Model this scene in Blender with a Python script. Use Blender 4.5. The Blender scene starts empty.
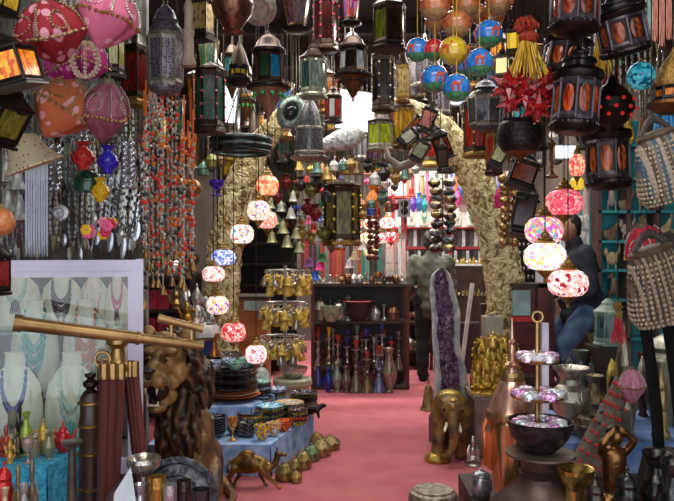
import bpy, math, random
from mathutils import Vector, Matrix, Euler
random.seed(7)
R = random.Random(11)
SC = bpy.context.scene
COL = SC.collection
PI = math.pi
F, CX, CY, CAMZ = 720.0, 337.0, 250.5, 1.5
CEIL = 3.6

def W(x, y, Y):
    return Vector(((x - CX) * Y / F, Y, CAMZ - (y - CY) * Y / F))

# ------------------------------------------------------------------ materials
def lin(c):
    if isinstance(c, str):
        c = [int(c[i:i + 2], 16) / 255 for i in (0, 2, 4)]
    return tuple(((v + .055) / 1.055) ** 2.4 if v > .04045 else v / 12.92 for v in c[:3]) + (1,)

MATS = {}
def newmat(key):
    m = bpy.data.materials.new(key); m.use_nodes = True
    nt = m.node_tree
    return m, nt, nt.nodes['Principled BSDF']

def N(nt, typ, **kw):
    n = nt.nodes.new(typ)
    for k, v in kw.items():
        if k in n.inputs.keys() if isinstance(k, str) else False:
            n.inputs[k].default_value = v
        else:
            setattr(n, k, v)
    return n

def ramp(nt, stops, interp='LINEAR'):
    r = nt.nodes.new('ShaderNodeValToRGB'); cr = r.color_ramp; cr.interpolation = interp
    while len(cr.elements) < len(stops): cr.elements.new(.5)
    for e, (p, c) in zip(cr.elements, stops):
        e.position = p; e.color = lin(c)
    return r

def coords(nt, scale=(1, 1, 1)):
    tc = nt.nodes.new('ShaderNodeTexCoord'); mp = nt.nodes.new('ShaderNodeMapping')
    mp.inputs['Scale'].default_value = scale
    nt.links.new(tc.outputs['Object'], mp.inputs['Vector'])
    return mp.outputs['Vector']

def setc(b, rough=.5, metal=0., spec=.5, emit=None, es=0., trans=0., coat=0.):
    b.inputs['Roughness'].default_value = rough
    b.inputs['Metallic'].default_value = metal
    b.inputs['Specular IOR Level'].default_value = spec
    b.inputs['Transmission Weight'].default_value = trans
    b.inputs['Coat Weight'].default_value = coat
    if emit is not None:
        b.inputs['Emission Color'].default_value = lin(emit); b.inputs['Emission Strength'].default_value = es

# mottled surface: two colours mixed by noise, optional bump
def mot(c1, c2=None, scale=8., rough=.5, metal=0., bump=0., bscale=None, world=False, **kw):
    key = ('mot', c1, c2, scale, rough, metal, bump, bscale, tuple(sorted(kw.items())))
    if key in MATS: return MATS[key]
    m, nt, b = newmat('surface_' + c1)
    setc(b, rough, metal, **kw)
    v = coords(nt)
    if c2 is None:
        b.inputs['Base Color'].default_value = lin(c1)
    else:
        n = N(nt, 'ShaderNodeTexNoise'); n.inputs['Scale'].default_value = scale; n.inputs['Detail'].default_value = 4
        nt.links.new(v, n.inputs['Vector'])
        r = ramp(nt, [(.36, c1), (.64, c2)])
        nt.links.new(n.outputs['Fac'], r.inputs['Fac']); nt.links.new(r.outputs['Color'], b.inputs['Base Color'])
    if bump:
        n2 = N(nt, 'ShaderNodeTexNoise'); n2.inputs['Scale'].default_value = bscale or scale * 2; n2.inputs['Detail'].default_value = 5
        nt.links.new(v, n2.inputs['Vector'])
        bp = nt.nodes.new('ShaderNodeBump'); bp.inputs['Strength'].default_value = bump; bp.inputs['Distance'].default_value = .02
        nt.links.new(n2.outputs['Fac'], bp.inputs['Height']); nt.links.new(bp.outputs['Normal'], b.inputs['Normal'])
    MATS[key] = m
    return m

# voronoi mosaic with a list of colours, optional inner light
def mosaic(cols, scale=6., emit=0., rough=.25, grout=None, metal=0., sc3=(1, 1, 1)):
    key = ('mosaic', tuple(cols), scale, emit, rough, grout, metal, sc3)
    if key in MATS: return MATS[key]
    m, nt, b = newmat('mosaic_' + cols[0])
    setc(b, rough, metal)
    v = coords(nt, sc3)
    vo = N(nt, 'ShaderNodeTexVoronoi'); vo.inputs['Scale'].default_value = scale
    nt.links.new(v, vo.inputs['Vector'])
    sep = nt.nodes.new('ShaderNodeSeparateColor'); nt.links.new(vo.outputs['Color'], sep.inputs['Color'])
    k = len(cols)
    r = ramp(nt, [(i / k, c) for i, c in enumerate(cols)], 'CONSTANT')
    nt.links.new(sep.outputs['Red'], r.inputs['Fac'])
    out = r.outputs['Color']
    if grout:
        ve = N(nt, 'ShaderNodeTexVoronoi'); ve.feature = 'DISTANCE_TO_EDGE'; ve.inputs['Scale'].default_value = scale
        nt.links.new(v, ve.inputs['Vector'])
        mt = nt.nodes.new('ShaderNodeMath'); mt.operation = 'LESS_THAN'; mt.inputs[1].default_value = .06
        nt.links.new(ve.outputs['Distance'], mt.inputs[0])
        mx = nt.nodes.new('ShaderNodeMix'); mx.data_type = 'RGBA'
        nt.links.new(mt.outputs[0], mx.inputs['Factor']); nt.links.new(out, mx.inputs['A']); mx.inputs['B'].default_value = lin(grout)
        out = mx.outputs['Result']
    nt.links.new(out, b.inputs['Base Color'])
    if emit:
        nt.links.new(out, b.inputs['Emission Color']); b.inputs['Emission Strength'].default_value = emit
    MATS[key] = m
    return m

# round dots of one colour on a ground
def dots(ground, dot, scale=5., size=.33, rough=.8, metal=0., bump=0., sc3=(1, 1, 1)):
    key = ('dots', ground, dot, scale, size, rough, metal, sc3)
    if key in MATS: return MATS[key]
    m, nt, b = newmat('dots_' + ground)
    setc(b, rough, metal)
    v = coords(nt, sc3)
    vo = N(nt, 'ShaderNodeTexVoronoi'); vo.inputs['Scale'].default_value = scale; vo.inputs['Randomness'].default_value = .55
    nt.links.new(v, vo.inputs['Vector'])
    r = ramp(nt, [(0, dot), (size, dot), (size + .05, ground)])
    nt.links.new(vo.outputs['Distance'], r.inputs['Fac']); nt.links.new(r.outputs['Color'], b.inputs['Base Color'])
    if bump:
        bp = nt.nodes.new('ShaderNodeBump'); bp.inputs['Strength'].default_value = bump; bp.inputs['Distance'].default_value = .02
        nt.links.new(vo.outputs['Distance'], bp.inputs['Height']); nt.links.new(bp.outputs['Normal'], b.inputs['Normal'])
    MATS[key] = m
    return m

def stripes(cols, scale=10., axis='X', rough=.7, dist=0., metal=0., bump=0.):
    key = ('str', tuple(cols), scale, axis, rough, dist, metal)
    if key in MATS: return MATS[key]
    m, nt, b = newmat('stripes_' + cols[0])
    setc(b, rough, metal)
    v = coords(nt)
    w = N(nt, 'ShaderNodeTexWave'); w.wave_type = 'BANDS'; w.bands_direction = axis; w.wave_profile = 'SAW'
    w.inputs['Scale'].default_value = scale; w.inputs['Distortion'].default_value = dist; w.inputs['Detail'].default_value = 2
    nt.links.new(v, w.inputs['Vector'])
    k = len(cols)
    r = ramp(nt, [(i / k, c) for i, c in enumerate(cols)], 'CONSTANT' if dist == 0 else 'LINEAR')
    nt.links.new(w.outputs['Fac'], r.inputs['Fac']); nt.links.new(r.outputs['Color'], b.inputs['Base Color'])
    if bump:
        bp = nt.nodes.new('ShaderNodeBump'); bp.inputs['Strength'].default_value = bump; bp.inputs['Distance'].default_value = .01
        nt.links.new(w.outputs['Fac'], bp.inputs['Height']); nt.links.new(bp.outputs['Normal'], b.inputs['Normal'])
    MATS[key] = m
    return m

def lamp(c, s):
    key = ('lamp', c, s)
    if key in MATS: return MATS[key]
    m, nt, b = newmat('glow_' + c); setc(b, .4, 0, emit=c, es=s); b.inputs['Base Color'].default_value = lin(c)
    MATS[key] = m
    return m

# clear pane: mostly see-through with a weak mirror
def clear_glass(tint='ffffff', refl=.07):
    key = ('clear', tint, refl)
    if key in MATS: return MATS[key]
    m = bpy.data.materials.new('clear_glass'); m.use_nodes = True; nt = m.node_tree; nt.nodes.clear()
    o = nt.nodes.new('ShaderNodeOutputMaterial'); mx = nt.nodes.new('ShaderNodeMixShader')
    t = nt.nodes.new('ShaderNodeBsdfTransparent'); g = nt.nodes.new('ShaderNodeBsdfGlossy')
    t.inputs['Color'].default_value = lin(tint); g.inputs['Roughness'].default_value = .03
    mx.inputs['Fac'].default_value = refl
    nt.links.new(t.outputs[0], mx.inputs[1]); nt.links.new(g.outputs[0], mx.inputs[2]); nt.links.new(mx.outputs[0], o.inputs['Surface'])
    MATS[key] = m
    return m

# stained lantern glass: coloured, partly see-through, rippled
def stain(c, c2=None):
    key = ('stain', c, c2)
    if key in MATS: return MATS[key]
    m, nt, b = newmat('stained_glass_' + c); setc(b, .18, 0, .6, trans=.35)
    v = coords(nt)
    n = N(nt, 'ShaderNodeTexNoise'); n.inputs['Scale'].default_value = 6; n.inputs['Detail'].default_value = 3
    nt.links.new(v, n.inputs['Vector'])
    r = ramp(nt, [(.38, c), (.62, c2 or c)])
    nt.links.new(n.outputs['Fac'], r.inputs['Fac']); nt.links.new(r.outputs['Color'], b.inputs['Base Color'])
    bp = nt.nodes.new('ShaderNodeBump'); bp.inputs['Strength'].default_value = .4
    nt.links.new(n.outputs['Fac'], bp.inputs['Height']); nt.links.new(bp.outputs['Normal'], b.inputs['Normal'])
    MATS[key] = m
    return m

BLACK = mot('14110f', '2a2320', 20, .35, .6)
DARKM = mot('2b211c', '4a3a30', 14, .4, .8)
BRONZE = mot('5a3b24', '8a6238', 14, .35, .9, bump=.3)
BRASS = mot('8c6c40', 'bc9a64', 10, .32, .8)
OLDBRASS = mot('75582c', 'b08d4c', 14, .38, .85, bump=.3, bscale=30)
GOLD = mot('94742a', 'd0b060', 12, .32, .7, bump=.5, bscale=22)
COPPER = mot('a06c50', 'dcb096', 8, .2, .9)
SILVER = mot('9c9a96', 'd8d6d0', 12, .3, .9)
PEWTER = mot('6a655c', 'a39c8e', 14, .38, .8, bump=.3, bscale=30)
PERF = dots('6f6972', '1c181a', 9, .36, .4, .5, 0, (1, 1, 4))
PERFB = dots('66666a', '1b1a1a', 10, .34, .35, .6, 0, (1, 1, 3.4))
FILI = dots('b59a62', '2a2015', 7, .34, .4, .5)
WOOD = stripes(['3e1c14', '5a2a1e', '4a2218'], 3, 'Z', .45, 6)
REDWOOD = mot('4a1714', '6b2620', 6, .35, 0, coat=.3)
PINEWOOD = mot('8a5426', 'b07038', 5, .5)
DARKWOOD = mot('20140e', '38241a', 6, .55)
WHITE = mot('dcdcdc', 'eeeef0', 5, .5)
CREAM = mot('d8d2bc', 'ece6d4', 6, .6)
BONE = mot('c9b98c', 'efe6c8', 7, .5, 0, bump=.8, bscale=11)
CORD = mot('57503f', '7d745c', 20, .8)
CHAIN = mot('2c2924', '4c483f', 30, .4, .7)
BLUEVELVET = mot('2c8cb8', '50b8d8', 30, .95, 0, bump=.6, bscale=50)
PALEBLUE = mot('7ca6e0', 'b8d6f8', 14, .95, 0, bump=.5, bscale=40)

# ------------------------------------------------------------------ mesh builder
class G:
    def __init__(s): s.v = []; s.f = []
    def add(s, vs, fs, M=None):
        o = len(s.v)
        if M is not None: vs = [M @ Vector(v) for v in vs]
        s.v.extend([tuple(v) for v in vs]); s.f.extend([tuple(i + o for i in f) for f in fs]); return s
    def lathe(s, prof, n=16, M=None, sy=1., a0=0., cap=True, rfun=None):
        vs = []; fs = []; k = len(prof)
        for (r, z) in prof:
            for i in range(n):
                a = a0 + 2 * PI * i / n
                rr = r * (rfun(a, z) if rfun else 1)
                vs.append((rr * math.cos(a), rr * math.sin(a) * sy, z))
        for j in range(k - 1):
            for i in range(n):
                a = j * n + i; b = j * n + (i + 1) % n
                fs.append((a, b, b + n, a + n))
        if cap:
            if prof[0][0] > 1e-5: fs.append(tuple(range(n - 1, -1, -1)))
            if prof[-1][0] > 1e-5: fs.append(tuple((k - 1) * n + i for i in range(n)))
        return s.add(vs, fs, M)
    def box(s, c, d, M=None, t=1., rot=None):
        x, y, z = d[0] / 2, d[1] / 2, d[2] / 2
        vs = [Vector(p) for p in [(-x, -y, -z), (x, -y, -z), (x, y, -z), (-x, y, -z), (-x * t, -y * t, z), (x * t, -y * t, z), (x * t, y * t, z), (-x * t, y * t, z)]]
        if rot is not None:
            E = Euler(rot).to_matrix(); vs = [E @ v for v in vs]
        c = Vector(c); vs = [v + c for v in vs]
        return s.add(vs, [(0, 3, 2, 1), (4, 5, 6, 7), (0, 1, 5, 4), (1, 2, 6, 5), (2, 3, 7, 6), (3, 0, 4, 7)], M)
    def ball(s, c, r, n=10, m=7, M=None, rot=None):
        if not hasattr(r, '__len__'): r = (r, r, r)
        vs = []; E = Euler(rot).to_matrix() if rot is not None else None; c = Vector(c)
        for j in range(m + 1):
            t = PI * j / m
            for i in range(n):
                a = 2 * PI * i / n
                p = Vector((r[0] * math.sin(t) * math.cos(a), r[1] * math.sin(t) * math.sin(a), -r[2] * math.cos(t)))
                if E: p = E @ p
                vs.append(p + c)
        fs = []
        for j in range(m):
            for i in range(n):
                a = j * n + i; b = j * n + (i + 1) % n
                fs.append((a, b, b + n, a + n))
        return s.add(vs, fs, M)
    def tube(s, pts, r, n=6, closed=False, M=None, flat=1.):
        pts = [Vector(p) for p in pts]; k = len(pts)
        if not hasattr(r, '__len__'): r = [r] * k
        vs = []; up = None
        for i in range(k):
            if closed: d = pts[(i + 1) % k] - pts[i - 1]
            else: d = pts[min(i + 1, k - 1)] - pts[max(i - 1, 0)]
            d = d.normalized() if d.length > 1e-9 else Vector((0, 0, 1))
            if up is None:
                up = Vector((0, 0, 1)) if abs(d.z) < .9 else Vector((1, 0, 0))
            u = up - d * up.dot(d)
            if u.length < 1e-6: u = d.orthogonal()
            u.normalize(); up = u; w = d.cross(u)
            for j in range(n):
                a = 2 * PI * j / n
                vs.append(pts[i] + (u * math.cos(a) + w * math.sin(a) * flat) * r[i])
        fs = []
        for i in range(k if closed else k - 1):
            for j in range(n):
                a = i * n + j; b = i * n + (j + 1) % n; i2 = (i + 1) % k
                fs.append((a, b, i2 * n + (j + 1) % n, i2 * n + j))
        if not closed:
            fs.append(tuple(range(n - 1, -1, -1))); fs.append(tuple((k - 1) * n + j for j in range(n)))
        return s.add(vs, fs, M)
    def torus(s, c, r, t, n=20, m=6, axis='Z', M=None, sx=1.):
        ps = []
        for i in range(n):
            a = 2 * PI * i / n; x, y = r * math.cos(a) * sx, r * math.sin(a)
            p = {'Z': (x, y, 0), 'Y': (x, 0, y), 'X': (0, x, y)}[axis]
            ps.append(Vector(c) + Vector(p))
        return s.tube(ps, t, m, True, M)
    def prism(s, poly, y0, y1, M=None):      # polygon in x,z, extruded along y
        n = len(poly)
        vs = [(p[0], y0, p[1]) for p in poly] + [(p[0], y1, p[1]) for p in poly]
        fs = [tuple(range(n)), tuple(range(2 * n - 1, n - 1, -1))] + [(i, i + n, (i + 1) % n + n, (i + 1) % n) for i in range(n)]
        return s.add(vs, fs, M)
    def cap(s, p0, r0, p1, r1, n=10):        # tapered capsule
        p0, p1 = Vector(p0), Vector(p1)
        s.tube([p0, p1], [r0, r1], n); s.ball(p0, r0, n, 6); s.ball(p1, r1, n, 6); return s

def mesh(name, g, m, smooth=True):
    me = bpy.data.meshes.new(name); me.from_pydata(g.v, [], g.f); me.validate()
    if m is not None: me.materials.append(m)
    if smooth:
        me.shade_smooth()
        me.set_sharp_from_angle(angle=math.radians(42))
    return me

def organic(name, g, m, voxel=.02, smooth=4, disp=None):
    me = mesh(name, g, m, False); o = bpy.data.objects.new('blank', me); COL.objects.link(o)
    r = o.modifiers.new('r', 'REMESH'); r.mode = 'VOXEL'; r.voxel_size = voxel
    s = o.modifiers.new('s', 'SMOOTH'); s.iterations = smooth; s.factor = .5
    dg = bpy.context.evaluated_depsgraph_get()
    out = bpy.data.meshes.new_from_object(o.evaluated_get(dg)); out.name = name
    bpy.data.objects.remove(o); bpy.data.meshes.remove(me)
    if disp:
        for v in out.vertices: v.co += v.normal * disp(v.co)
    if not out.materials: out.materials.append(m)
    out.shade_smooth(); return out

ALL = []
def meta(o, label, cat, group=None):
    o['label'] = label; o['category'] = cat
    if group: o['group'] = group
    ALL.append(o)

def link(name, me, parent=None, mat=None):
    o = bpy.data.objects.new(name, me); COL.objects.link(o)
    if parent is not None: o.parent = parent
    if mat is not None:
        o.material_slots[0].link = 'OBJECT'; o.material_slots[0].material = mat
    return o

def thing(name, label, cat, loc=(0, 0, 0), rot=(0, 0, 0), scale=1, group=None):
    o = bpy.data.objects.new(name, None); COL.objects.link(o); o.empty_display_size = .05
    o.location = loc; o.rotation_euler = rot
    o.scale = scale if hasattr(scale, '__len__') else (scale,) * 3
    meta(o, label, cat, group); return o

def part(root, name, g, m, smooth=True):
    return link(name, g if isinstance(g, bpy.types.Mesh) else mesh(name, g, m, smooth), root)

def struct(name, g, m, smooth=False):
    o = link(name, mesh(name, g, m, smooth)); o['kind'] = 'structure'; return o

MAKERS = {}
CACHE = {}
def maker(f): MAKERS[f.__name__] = f; return f

def inst(style, name, label, cat, loc, scale=1, rot=(0, 0, 0), group=None, mats=None, args=()):
    key = (style,) + tuple(args)
    if key not in CACHE:
        CACHE[key] = [(p[0], mesh(p[0], p[1], p[2]) if isinstance(p[1], G) else p[1], [(q[0], mesh(q[0], q[1], q[2])) for q in (p[3] if len(p) > 3 else [])], p[4] if len(p) > 4 else None) for p in MAKERS[style](*args)]
    parts = CACHE[key]; mats = dict(mats or {}); alt = mats.get('glass_pane') if isinstance(mats.get('glass_pane'), list) else None; k = 0
    sc = scale if hasattr(scale, '__len__') else (scale,) * 3
    if len(parts) == 1 and not parts[0][2]:
        o = link(name, parts[0][1], None, mats.get(parts[0][0], mats.get('*')))
        o.location = loc; o.rotation_euler = rot; o.scale = sc
        meta(o, label, cat, group); return o
    t = thing(name, label, cat, loc, rot, sc, group)
    for (pn, me, subs, off) in parts:
        mm = mats.get(pn)
        if alt and pn == 'glass_pane': mm = alt[k % len(alt)]; k += 1
        o = link(pn, me, t, mm)
        if off: o.location = off
        for (sn, sm) in subs: link(sn, sm, o, mats.get(sn))
    return t

def chain(root, top, zc=None, r=.003, m=None, name='chain', x=0):
    zc = CEIL if zc is None else zc
    if zc - top.z < .01: return
    Mx = Matrix.LocRotScale(root.location, root.rotation_euler, root.scale)
    g = G().tube([top, Vector((top.x + x, top.y, zc))], r, 4)
    o = part(root, name, g, m or CHAIN, False); o.matrix_parent_inverse = Mx.inverted(); return o

OW = 'first second third fourth fifth sixth seventh eighth ninth tenth eleventh twelfth thirteenth fourteenth fifteenth sixteenth seventeenth eighteenth nineteenth twentieth'.split()
def nth(i):
    if i < 20: return OW[i]
    k = i + 1
    return str(k) + ('st' if k % 10 == 1 else 'nd' if k % 10 == 2 else 'rd' if k % 10 == 3 else 'th')

def hangfit(style, box, Y, label, cat='lantern', name='lantern', mats=None, tilt=(0, 0, 0), group=None, zc=None, r=None, depth=1., chained=True, args=()):
    x0, y0, x1, y1 = box
    p = W((x0 + x1) / 2, y1, Y); h = (y1 - y0) * Y / F; rr = (x1 - x0) / 2 * Y / F
    E = Euler(tilt); c = Vector((0, 0, h / 2)); loc = p + c - E.to_matrix() @ c
    o = inst(style, name, label, cat, loc, (rr, rr * depth, h), tilt, group, mats, args)
    top = loc + E.to_matrix() @ Vector((0, 0, h))
    if chained: chain(o, top - Vector((0, 0, .002)), zc, r or .0015 + .0003 * Y)
    return o

def sitfit(style, box, Y, label, cat, name, mats=None, rz=0, group=None, depth=1., args=(), rot=None, z=None):
    x0, y0, x1, y1 = box
    p = W((x0 + x1) / 2, y1, Y); h = (y1 - y0) * Y / F; rr = (x1 - x0) / 2 * Y / F
    if z is not None: h = W(x0, y0, Y).z - z; p.z = z
    return inst(style, name, label, cat, p, (rr, rr * depth, h), rot or (0, 0, rz), group, mats, args)
# ------------------------------------------------------------------ lantern makers (radius 1, height 1)
def ringk(z, r=.12): return G().torus((0, 0, z), r, .03, 10, 5, 'Y')
def panes(n, r0, r1, z0, z1, ms, a0=0., inset=.86):
    out = []
    for i in range(n):
        g = G()
        a = a0 + 2 * PI * i / n; b = a0 + 2 * PI * (i + 1) / n; am = (a + b) / 2
        def P(an, r, z, k):
            c = Vector((math.cos(an) * r, math.sin(an) * r, z)); m = Vector((math.cos(am), math.sin(am), 0)) * r * math.cos(PI / n)
            m.z = z; return m + (c - m) * k
        q = [P(a, r0, z0, inset), P(b, r0, z0, inset), P(b, r1, z1, inset), P(a, r1, z1, inset)]
        d = Vector((math.cos(am), math.sin(am), 0)) * .04
        g.add(q + [v - d for v in q], [(0, 1, 2, 3), (7, 6, 5, 4), (0, 4, 5, 1), (1, 5, 6, 2), (2, 6, 7, 3), (3, 7, 4, 0)])
        out.append(('glass_pane', g, ms[i % len(ms)]))
    return out
def posts(n, r0, r1, z0, z1, t=.07, a0=0.):
    g = G()
    for i in range(n):
        a = a0 + 2 * PI * i / n
        g.tube([(math.cos(a) * r0, math.sin(a) * r0, z0), (math.cos(a) * r1, math.sin(a) * r1, z1)], t, 5)
        b = a0 + 2 * PI * (i + 1) / n
        for (r, z) in ((r0, z0 + .03), (r1, z1 - .03)):
            g.tube([(math.cos(a) * r, math.sin(a) * r, z), (math.cos(b) * r, math.sin(b) * r, z)], t * .8, 4)
    return g

@maker
def hexl(n=6, r0=.86, r1=.86):
    a0 = PI / n * .5
    base = G().lathe([(.62, 0), (1, .02), (1, .06), (.9, .09), (.9, .12)], n, a0=a0)
    fr = posts(n, r0, r1, .1, .68, .06, a0)
    for i in range(n):            # fretwork at the head of every pane
        a = a0 + 2 * PI * (i + .5) / n
        fr.ball((math.cos(a) * r1 * .87, math.sin(a) * r1 * .87, .62), (.12, .12, .03), 6, 4)
    roof = G().lathe([(r1 * 1.12, .66), (r1 * 1.12, .70), (r1 * .98, .72), (r1 * .62, .8), (r1 * .5, .84), (r1 * .52, .86), (.28, .91), (.1, .95), (.1, .965), (0, .97)], n, a0=a0)
    fin = G().torus((0, 0, .985), .1, .035, 10, 5, 'Y', sx=1).lathe([(.06, .95), (.12, .96), (.04, .97)], 8)
    return [('base', base, DARKM), ('frame', fr, DARKM), *panes(n, r0, r1, .13, .65, [stain('9a3a10', 'e08a20'), stain('702010', 'c05a18')], a0), ('roof', roof, DARKM), ('hanging_ring', fin, DARKM)]

@maker
def conel(n=8):
    a0 = .2
    cone = G().lathe([(.0, 0), (.08, .02), (.05, .05), (.14, .08), (.32, .17), (.62, .28), (.86, .35)], n * 2, a0=a0)
    rim = G().lathe([(.86, .345), (1, .36), (1.0, .39), (.8, .41)], n * 2, a0=a0)
    for i in range(16): rim.ball((math.cos(i * PI / 8) * 1.0, math.sin(i * PI / 8) * 1.0, .375), (.06, .06, .02), 5, 4)
    gems = []
    for i in range(9):
        a = a0 + i * 2 * PI / 9; gems.append(('glass_gem', G().ball((math.cos(a) * .68, math.sin(a) * .68, .29), (.13, .13, .03), 6, 5), stain('18a040', '40e070')))
    fr = posts(n, .74, .66, .4, .76, .05, a0)
    roof = G().lathe([(.78, .75), (.8, .78), (.6, .82), (.5, .88), (.3, .93), (.08, .96), (.05, 1)], n * 2, a0=a0)
    return [('bottom_cone', cone, BRONZE), ('rim', rim, BLACK), *gems, ('frame', fr, DARKM), *panes(n, .74, .66, .42, .75, [stain('1c4a2a', '3a7a40'), stain('5a1a10', '8a2a14')], a0), ('roof', roof, DARKM)]

@maker
def bulletl(n=12):
    body = G().lathe([(.74, .06), (.74, .1), (.70, .3), (.62, .55), (.5, .75), (.34, .88), (.16, .95), (.1, .96)], n)
    brim = G().lathe([(.3, 0), (.74, .0), (1, .04), (1, .065), (.76, .09)], 6)
    band = G().torus((0, 0, .5), .655, .03, n, 5).torus((0, 0, .12), .76, .03, n, 5)
    fin = G().lathe([(.12, .94), (.18, .955), (.06, .97), (.05, 1)], 8)
    return [('body', body, PERFB), ('brim', brim, PEWTER), ('band', band, PEWTER), ('finial', fin, PEWTER)]

@maker
def perfl(n=8):
    body = G().lathe([(.1, 0), (.5, .02), (.86, .06), (.9, .1), (.98, .38), (1, .62), (.92, .70), (.62, .78)], n)
    neck = G().lathe([(.64, .775), (.72, .8), (.6, .82), (.52, .87), (.42, .91), (.2, .95), (.1, .97)], n * 2)
    ribs = posts(n, .92, 1.0, .1, .64, .05)
    return [('body', body, PERF), ('dome', neck, PERF), ('rib', ribs, PEWTER), ('hanging_ring', ringk(.985), PEWTER)]

@maker
def taperl(n=6):      # wide at the top, narrowing to a dark foot
    fr = posts(n, .6, .92, .14, .92, .05, .3)
    base = G().lathe([(.3, 0), (1.0, .03), (1.05, .07), (.7, .11), (.62, .15)], n, a0=.3)
    roof = G().lathe([(.98, .9), (1.0, .93), (.5, .98), (.1, 1)], n, a0=.3)
    return [*panes(n, .6, .92, .14, .9, [stain('5a3038', '7c5058')], .3), ('frame', fr, BRONZE), ('base', base, BLACK), ('roof', roof, DARKM)]

@maker
def drumdome(n=14):   # dish below, band of coloured glass, dome above
    dish = G().lathe([(.3, 0), (.6, .02), (1, .12), (.98, .17), (.7, .2)], n)
    fr = posts(10, .76, .72, .18, .42, .05)
    dome = G().lathe([(.78, .4), (.8, .45), (.66, .58), (.5, .72), (.3, .84), (.12, .92), (.06, 1)], n)
    return [('dish', dish, BLACK), *panes(10, .72, .7, .2, .38, [stain('c8a010', 'f0d840')], 0, .8), ('frame', fr, BLACK), ('dome', dome, DARKM)]

@maker
def tubel(n=6):      # long plain glass body between dark plates with a studded post
    b = G().lathe([(.9, 0), (1, .02), (.95, .08), (.85, .1)], n)
    fr = posts(n, .86, .86, .08, .88, .08, .1)
    sm = mesh('stud', G().ball((0, 0, 0), (.1, .1, .022), 6, 4), stain('b01850', 'e04080')); st = []
    for i in range(n):
        a = .1 + i * 2 * PI / n
        for k in range(4): st.append(('stud', sm, None, [], (.92 * math.cos(a), .92 * math.sin(a), .2 + .18 * k)))
    rf = G().lathe([(.95, .86), (1, .89), (.5, .95), (.1, 1)], n)
    return [('base', b, DARKM), *panes(n, .82, .82, .1, .86, [stain('123a24', '1f6a44')], .1, .9), ('frame', fr, DARKM), *st, ('roof', rf, DARKM)]

@maker
def ballgem(n=14):   # small onion shaped lantern set with glass gems
    body = G().lathe([(.05, 0), (.2, .05), (.7, .22), (1, .42), (.95, .58), (.6, .76), (.25, .88), (.12, 1)], n)
    gm = mesh('glass_gem', G().ball((0, 0, 0), (.1, .1, .035), 6, 4), lamp('b82410', .45)); gem = []
    for j, z in enumerate((.3, .42, .56)):
        for i in range(9):
            a = 2 * PI * (i + .5 * j) / 9; r = (.84, 1.0, .95)[j]
            gem.append(('glass_gem', gm, None, [], (r * math.cos(a), r * math.sin(a), z)))
    return [('body', body, BLACK), *gem]

# ------------------------------------------------------------------ turkish mosaic lamp
@maker
def mosl():
    globe = G().lathe([(.42, .22), (.7, .25), (.93, .34), (1, .46), (.95, .58), (.72, .68), (.45, .72)], 22)
    cap = G().lathe([(.46, .71), (.5, .745), (.36, .79), (.38, .81), (.22, .86), (.2, .9), (.08, .94), (.05, 1)], 14)
    foot = G().lathe([(.0, 0), (.07, .01), (.1, .05), (.05, .07), (.2, .12), (.36, .18), (.46, .22)], 14)
    beads = G()
    for i in range(14): beads.ball((.47 * math.cos(i * PI / 7), .47 * math.sin(i * PI / 7), .23), (.045, .045, .02), 5, 4)
    return [('glass_globe', globe, WHITE), ('cap', cap, OLDBRASS), ('foot', foot, OLDBRASS), ('bead_rim', beads, BRASS)]

# ------------------------------------------------------------------ painted ball ornament with camels (radius 1)
@maker
def ballorn():
    top = G(); n = 24
    top.lathe([(math.cos(t) * 1, math.sin(t)) for t in [(-.42 + i * (PI / 2 + .42) / 9) for i in range(10)]], n, cap=False)
    low = G().lathe([(math.cos(t) * 1, math.sin(t)) for t in [(-PI / 2 + i * (PI / 2 - .42) / 6) for i in range(7)]], n, cap=False)
    cams = []
    def sp(u, v, r=1.012): return Vector((math.sin(u) * math.cos(v) * r, -math.cos(u) * math.cos(v) * r, math.sin(v) * r))
    def quad(u0, v0, u1, v1, w):
        cam.tube([sp(u0 + (u1 - u0) * k / 3, v0 + (v1 - v0) * k / 3) for k in range(4)], w, 5)
    for c in (-1.9, 0.15, 2.1):
        cam = G(); cams.append(('painted_camel', cam, mot('c0502c', 'd8703c', 4, .4)))
        quad(c - .25, .12, c + .2, .12, .13); quad(c - .05, .22, c + .0, .3, .1)
        for dx in (-.3, -.2, .12, .22): quad(c + dx, .1, c + dx + .02, -.38, .045)
        quad(c + .2, .1, c + .38, .18, .06); quad(c + .38, .18, c + .42, .45, .05); quad(c + .42, .45, c + .55, .42, .055)
    cap = G().lathe([(.16, .97), (.14, 1.06), (.05, 1.1), (.03, 1.3)], 8)
    return [('ball', top, mot('1f6fc0', '3a8ede', 2, .18, coat=.6)), ('painted_ground', low, mot('2a6a44', '4a8a60', 3, .2, coat=.6)), *cams, ('cap', cap, BRASS)]

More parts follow.
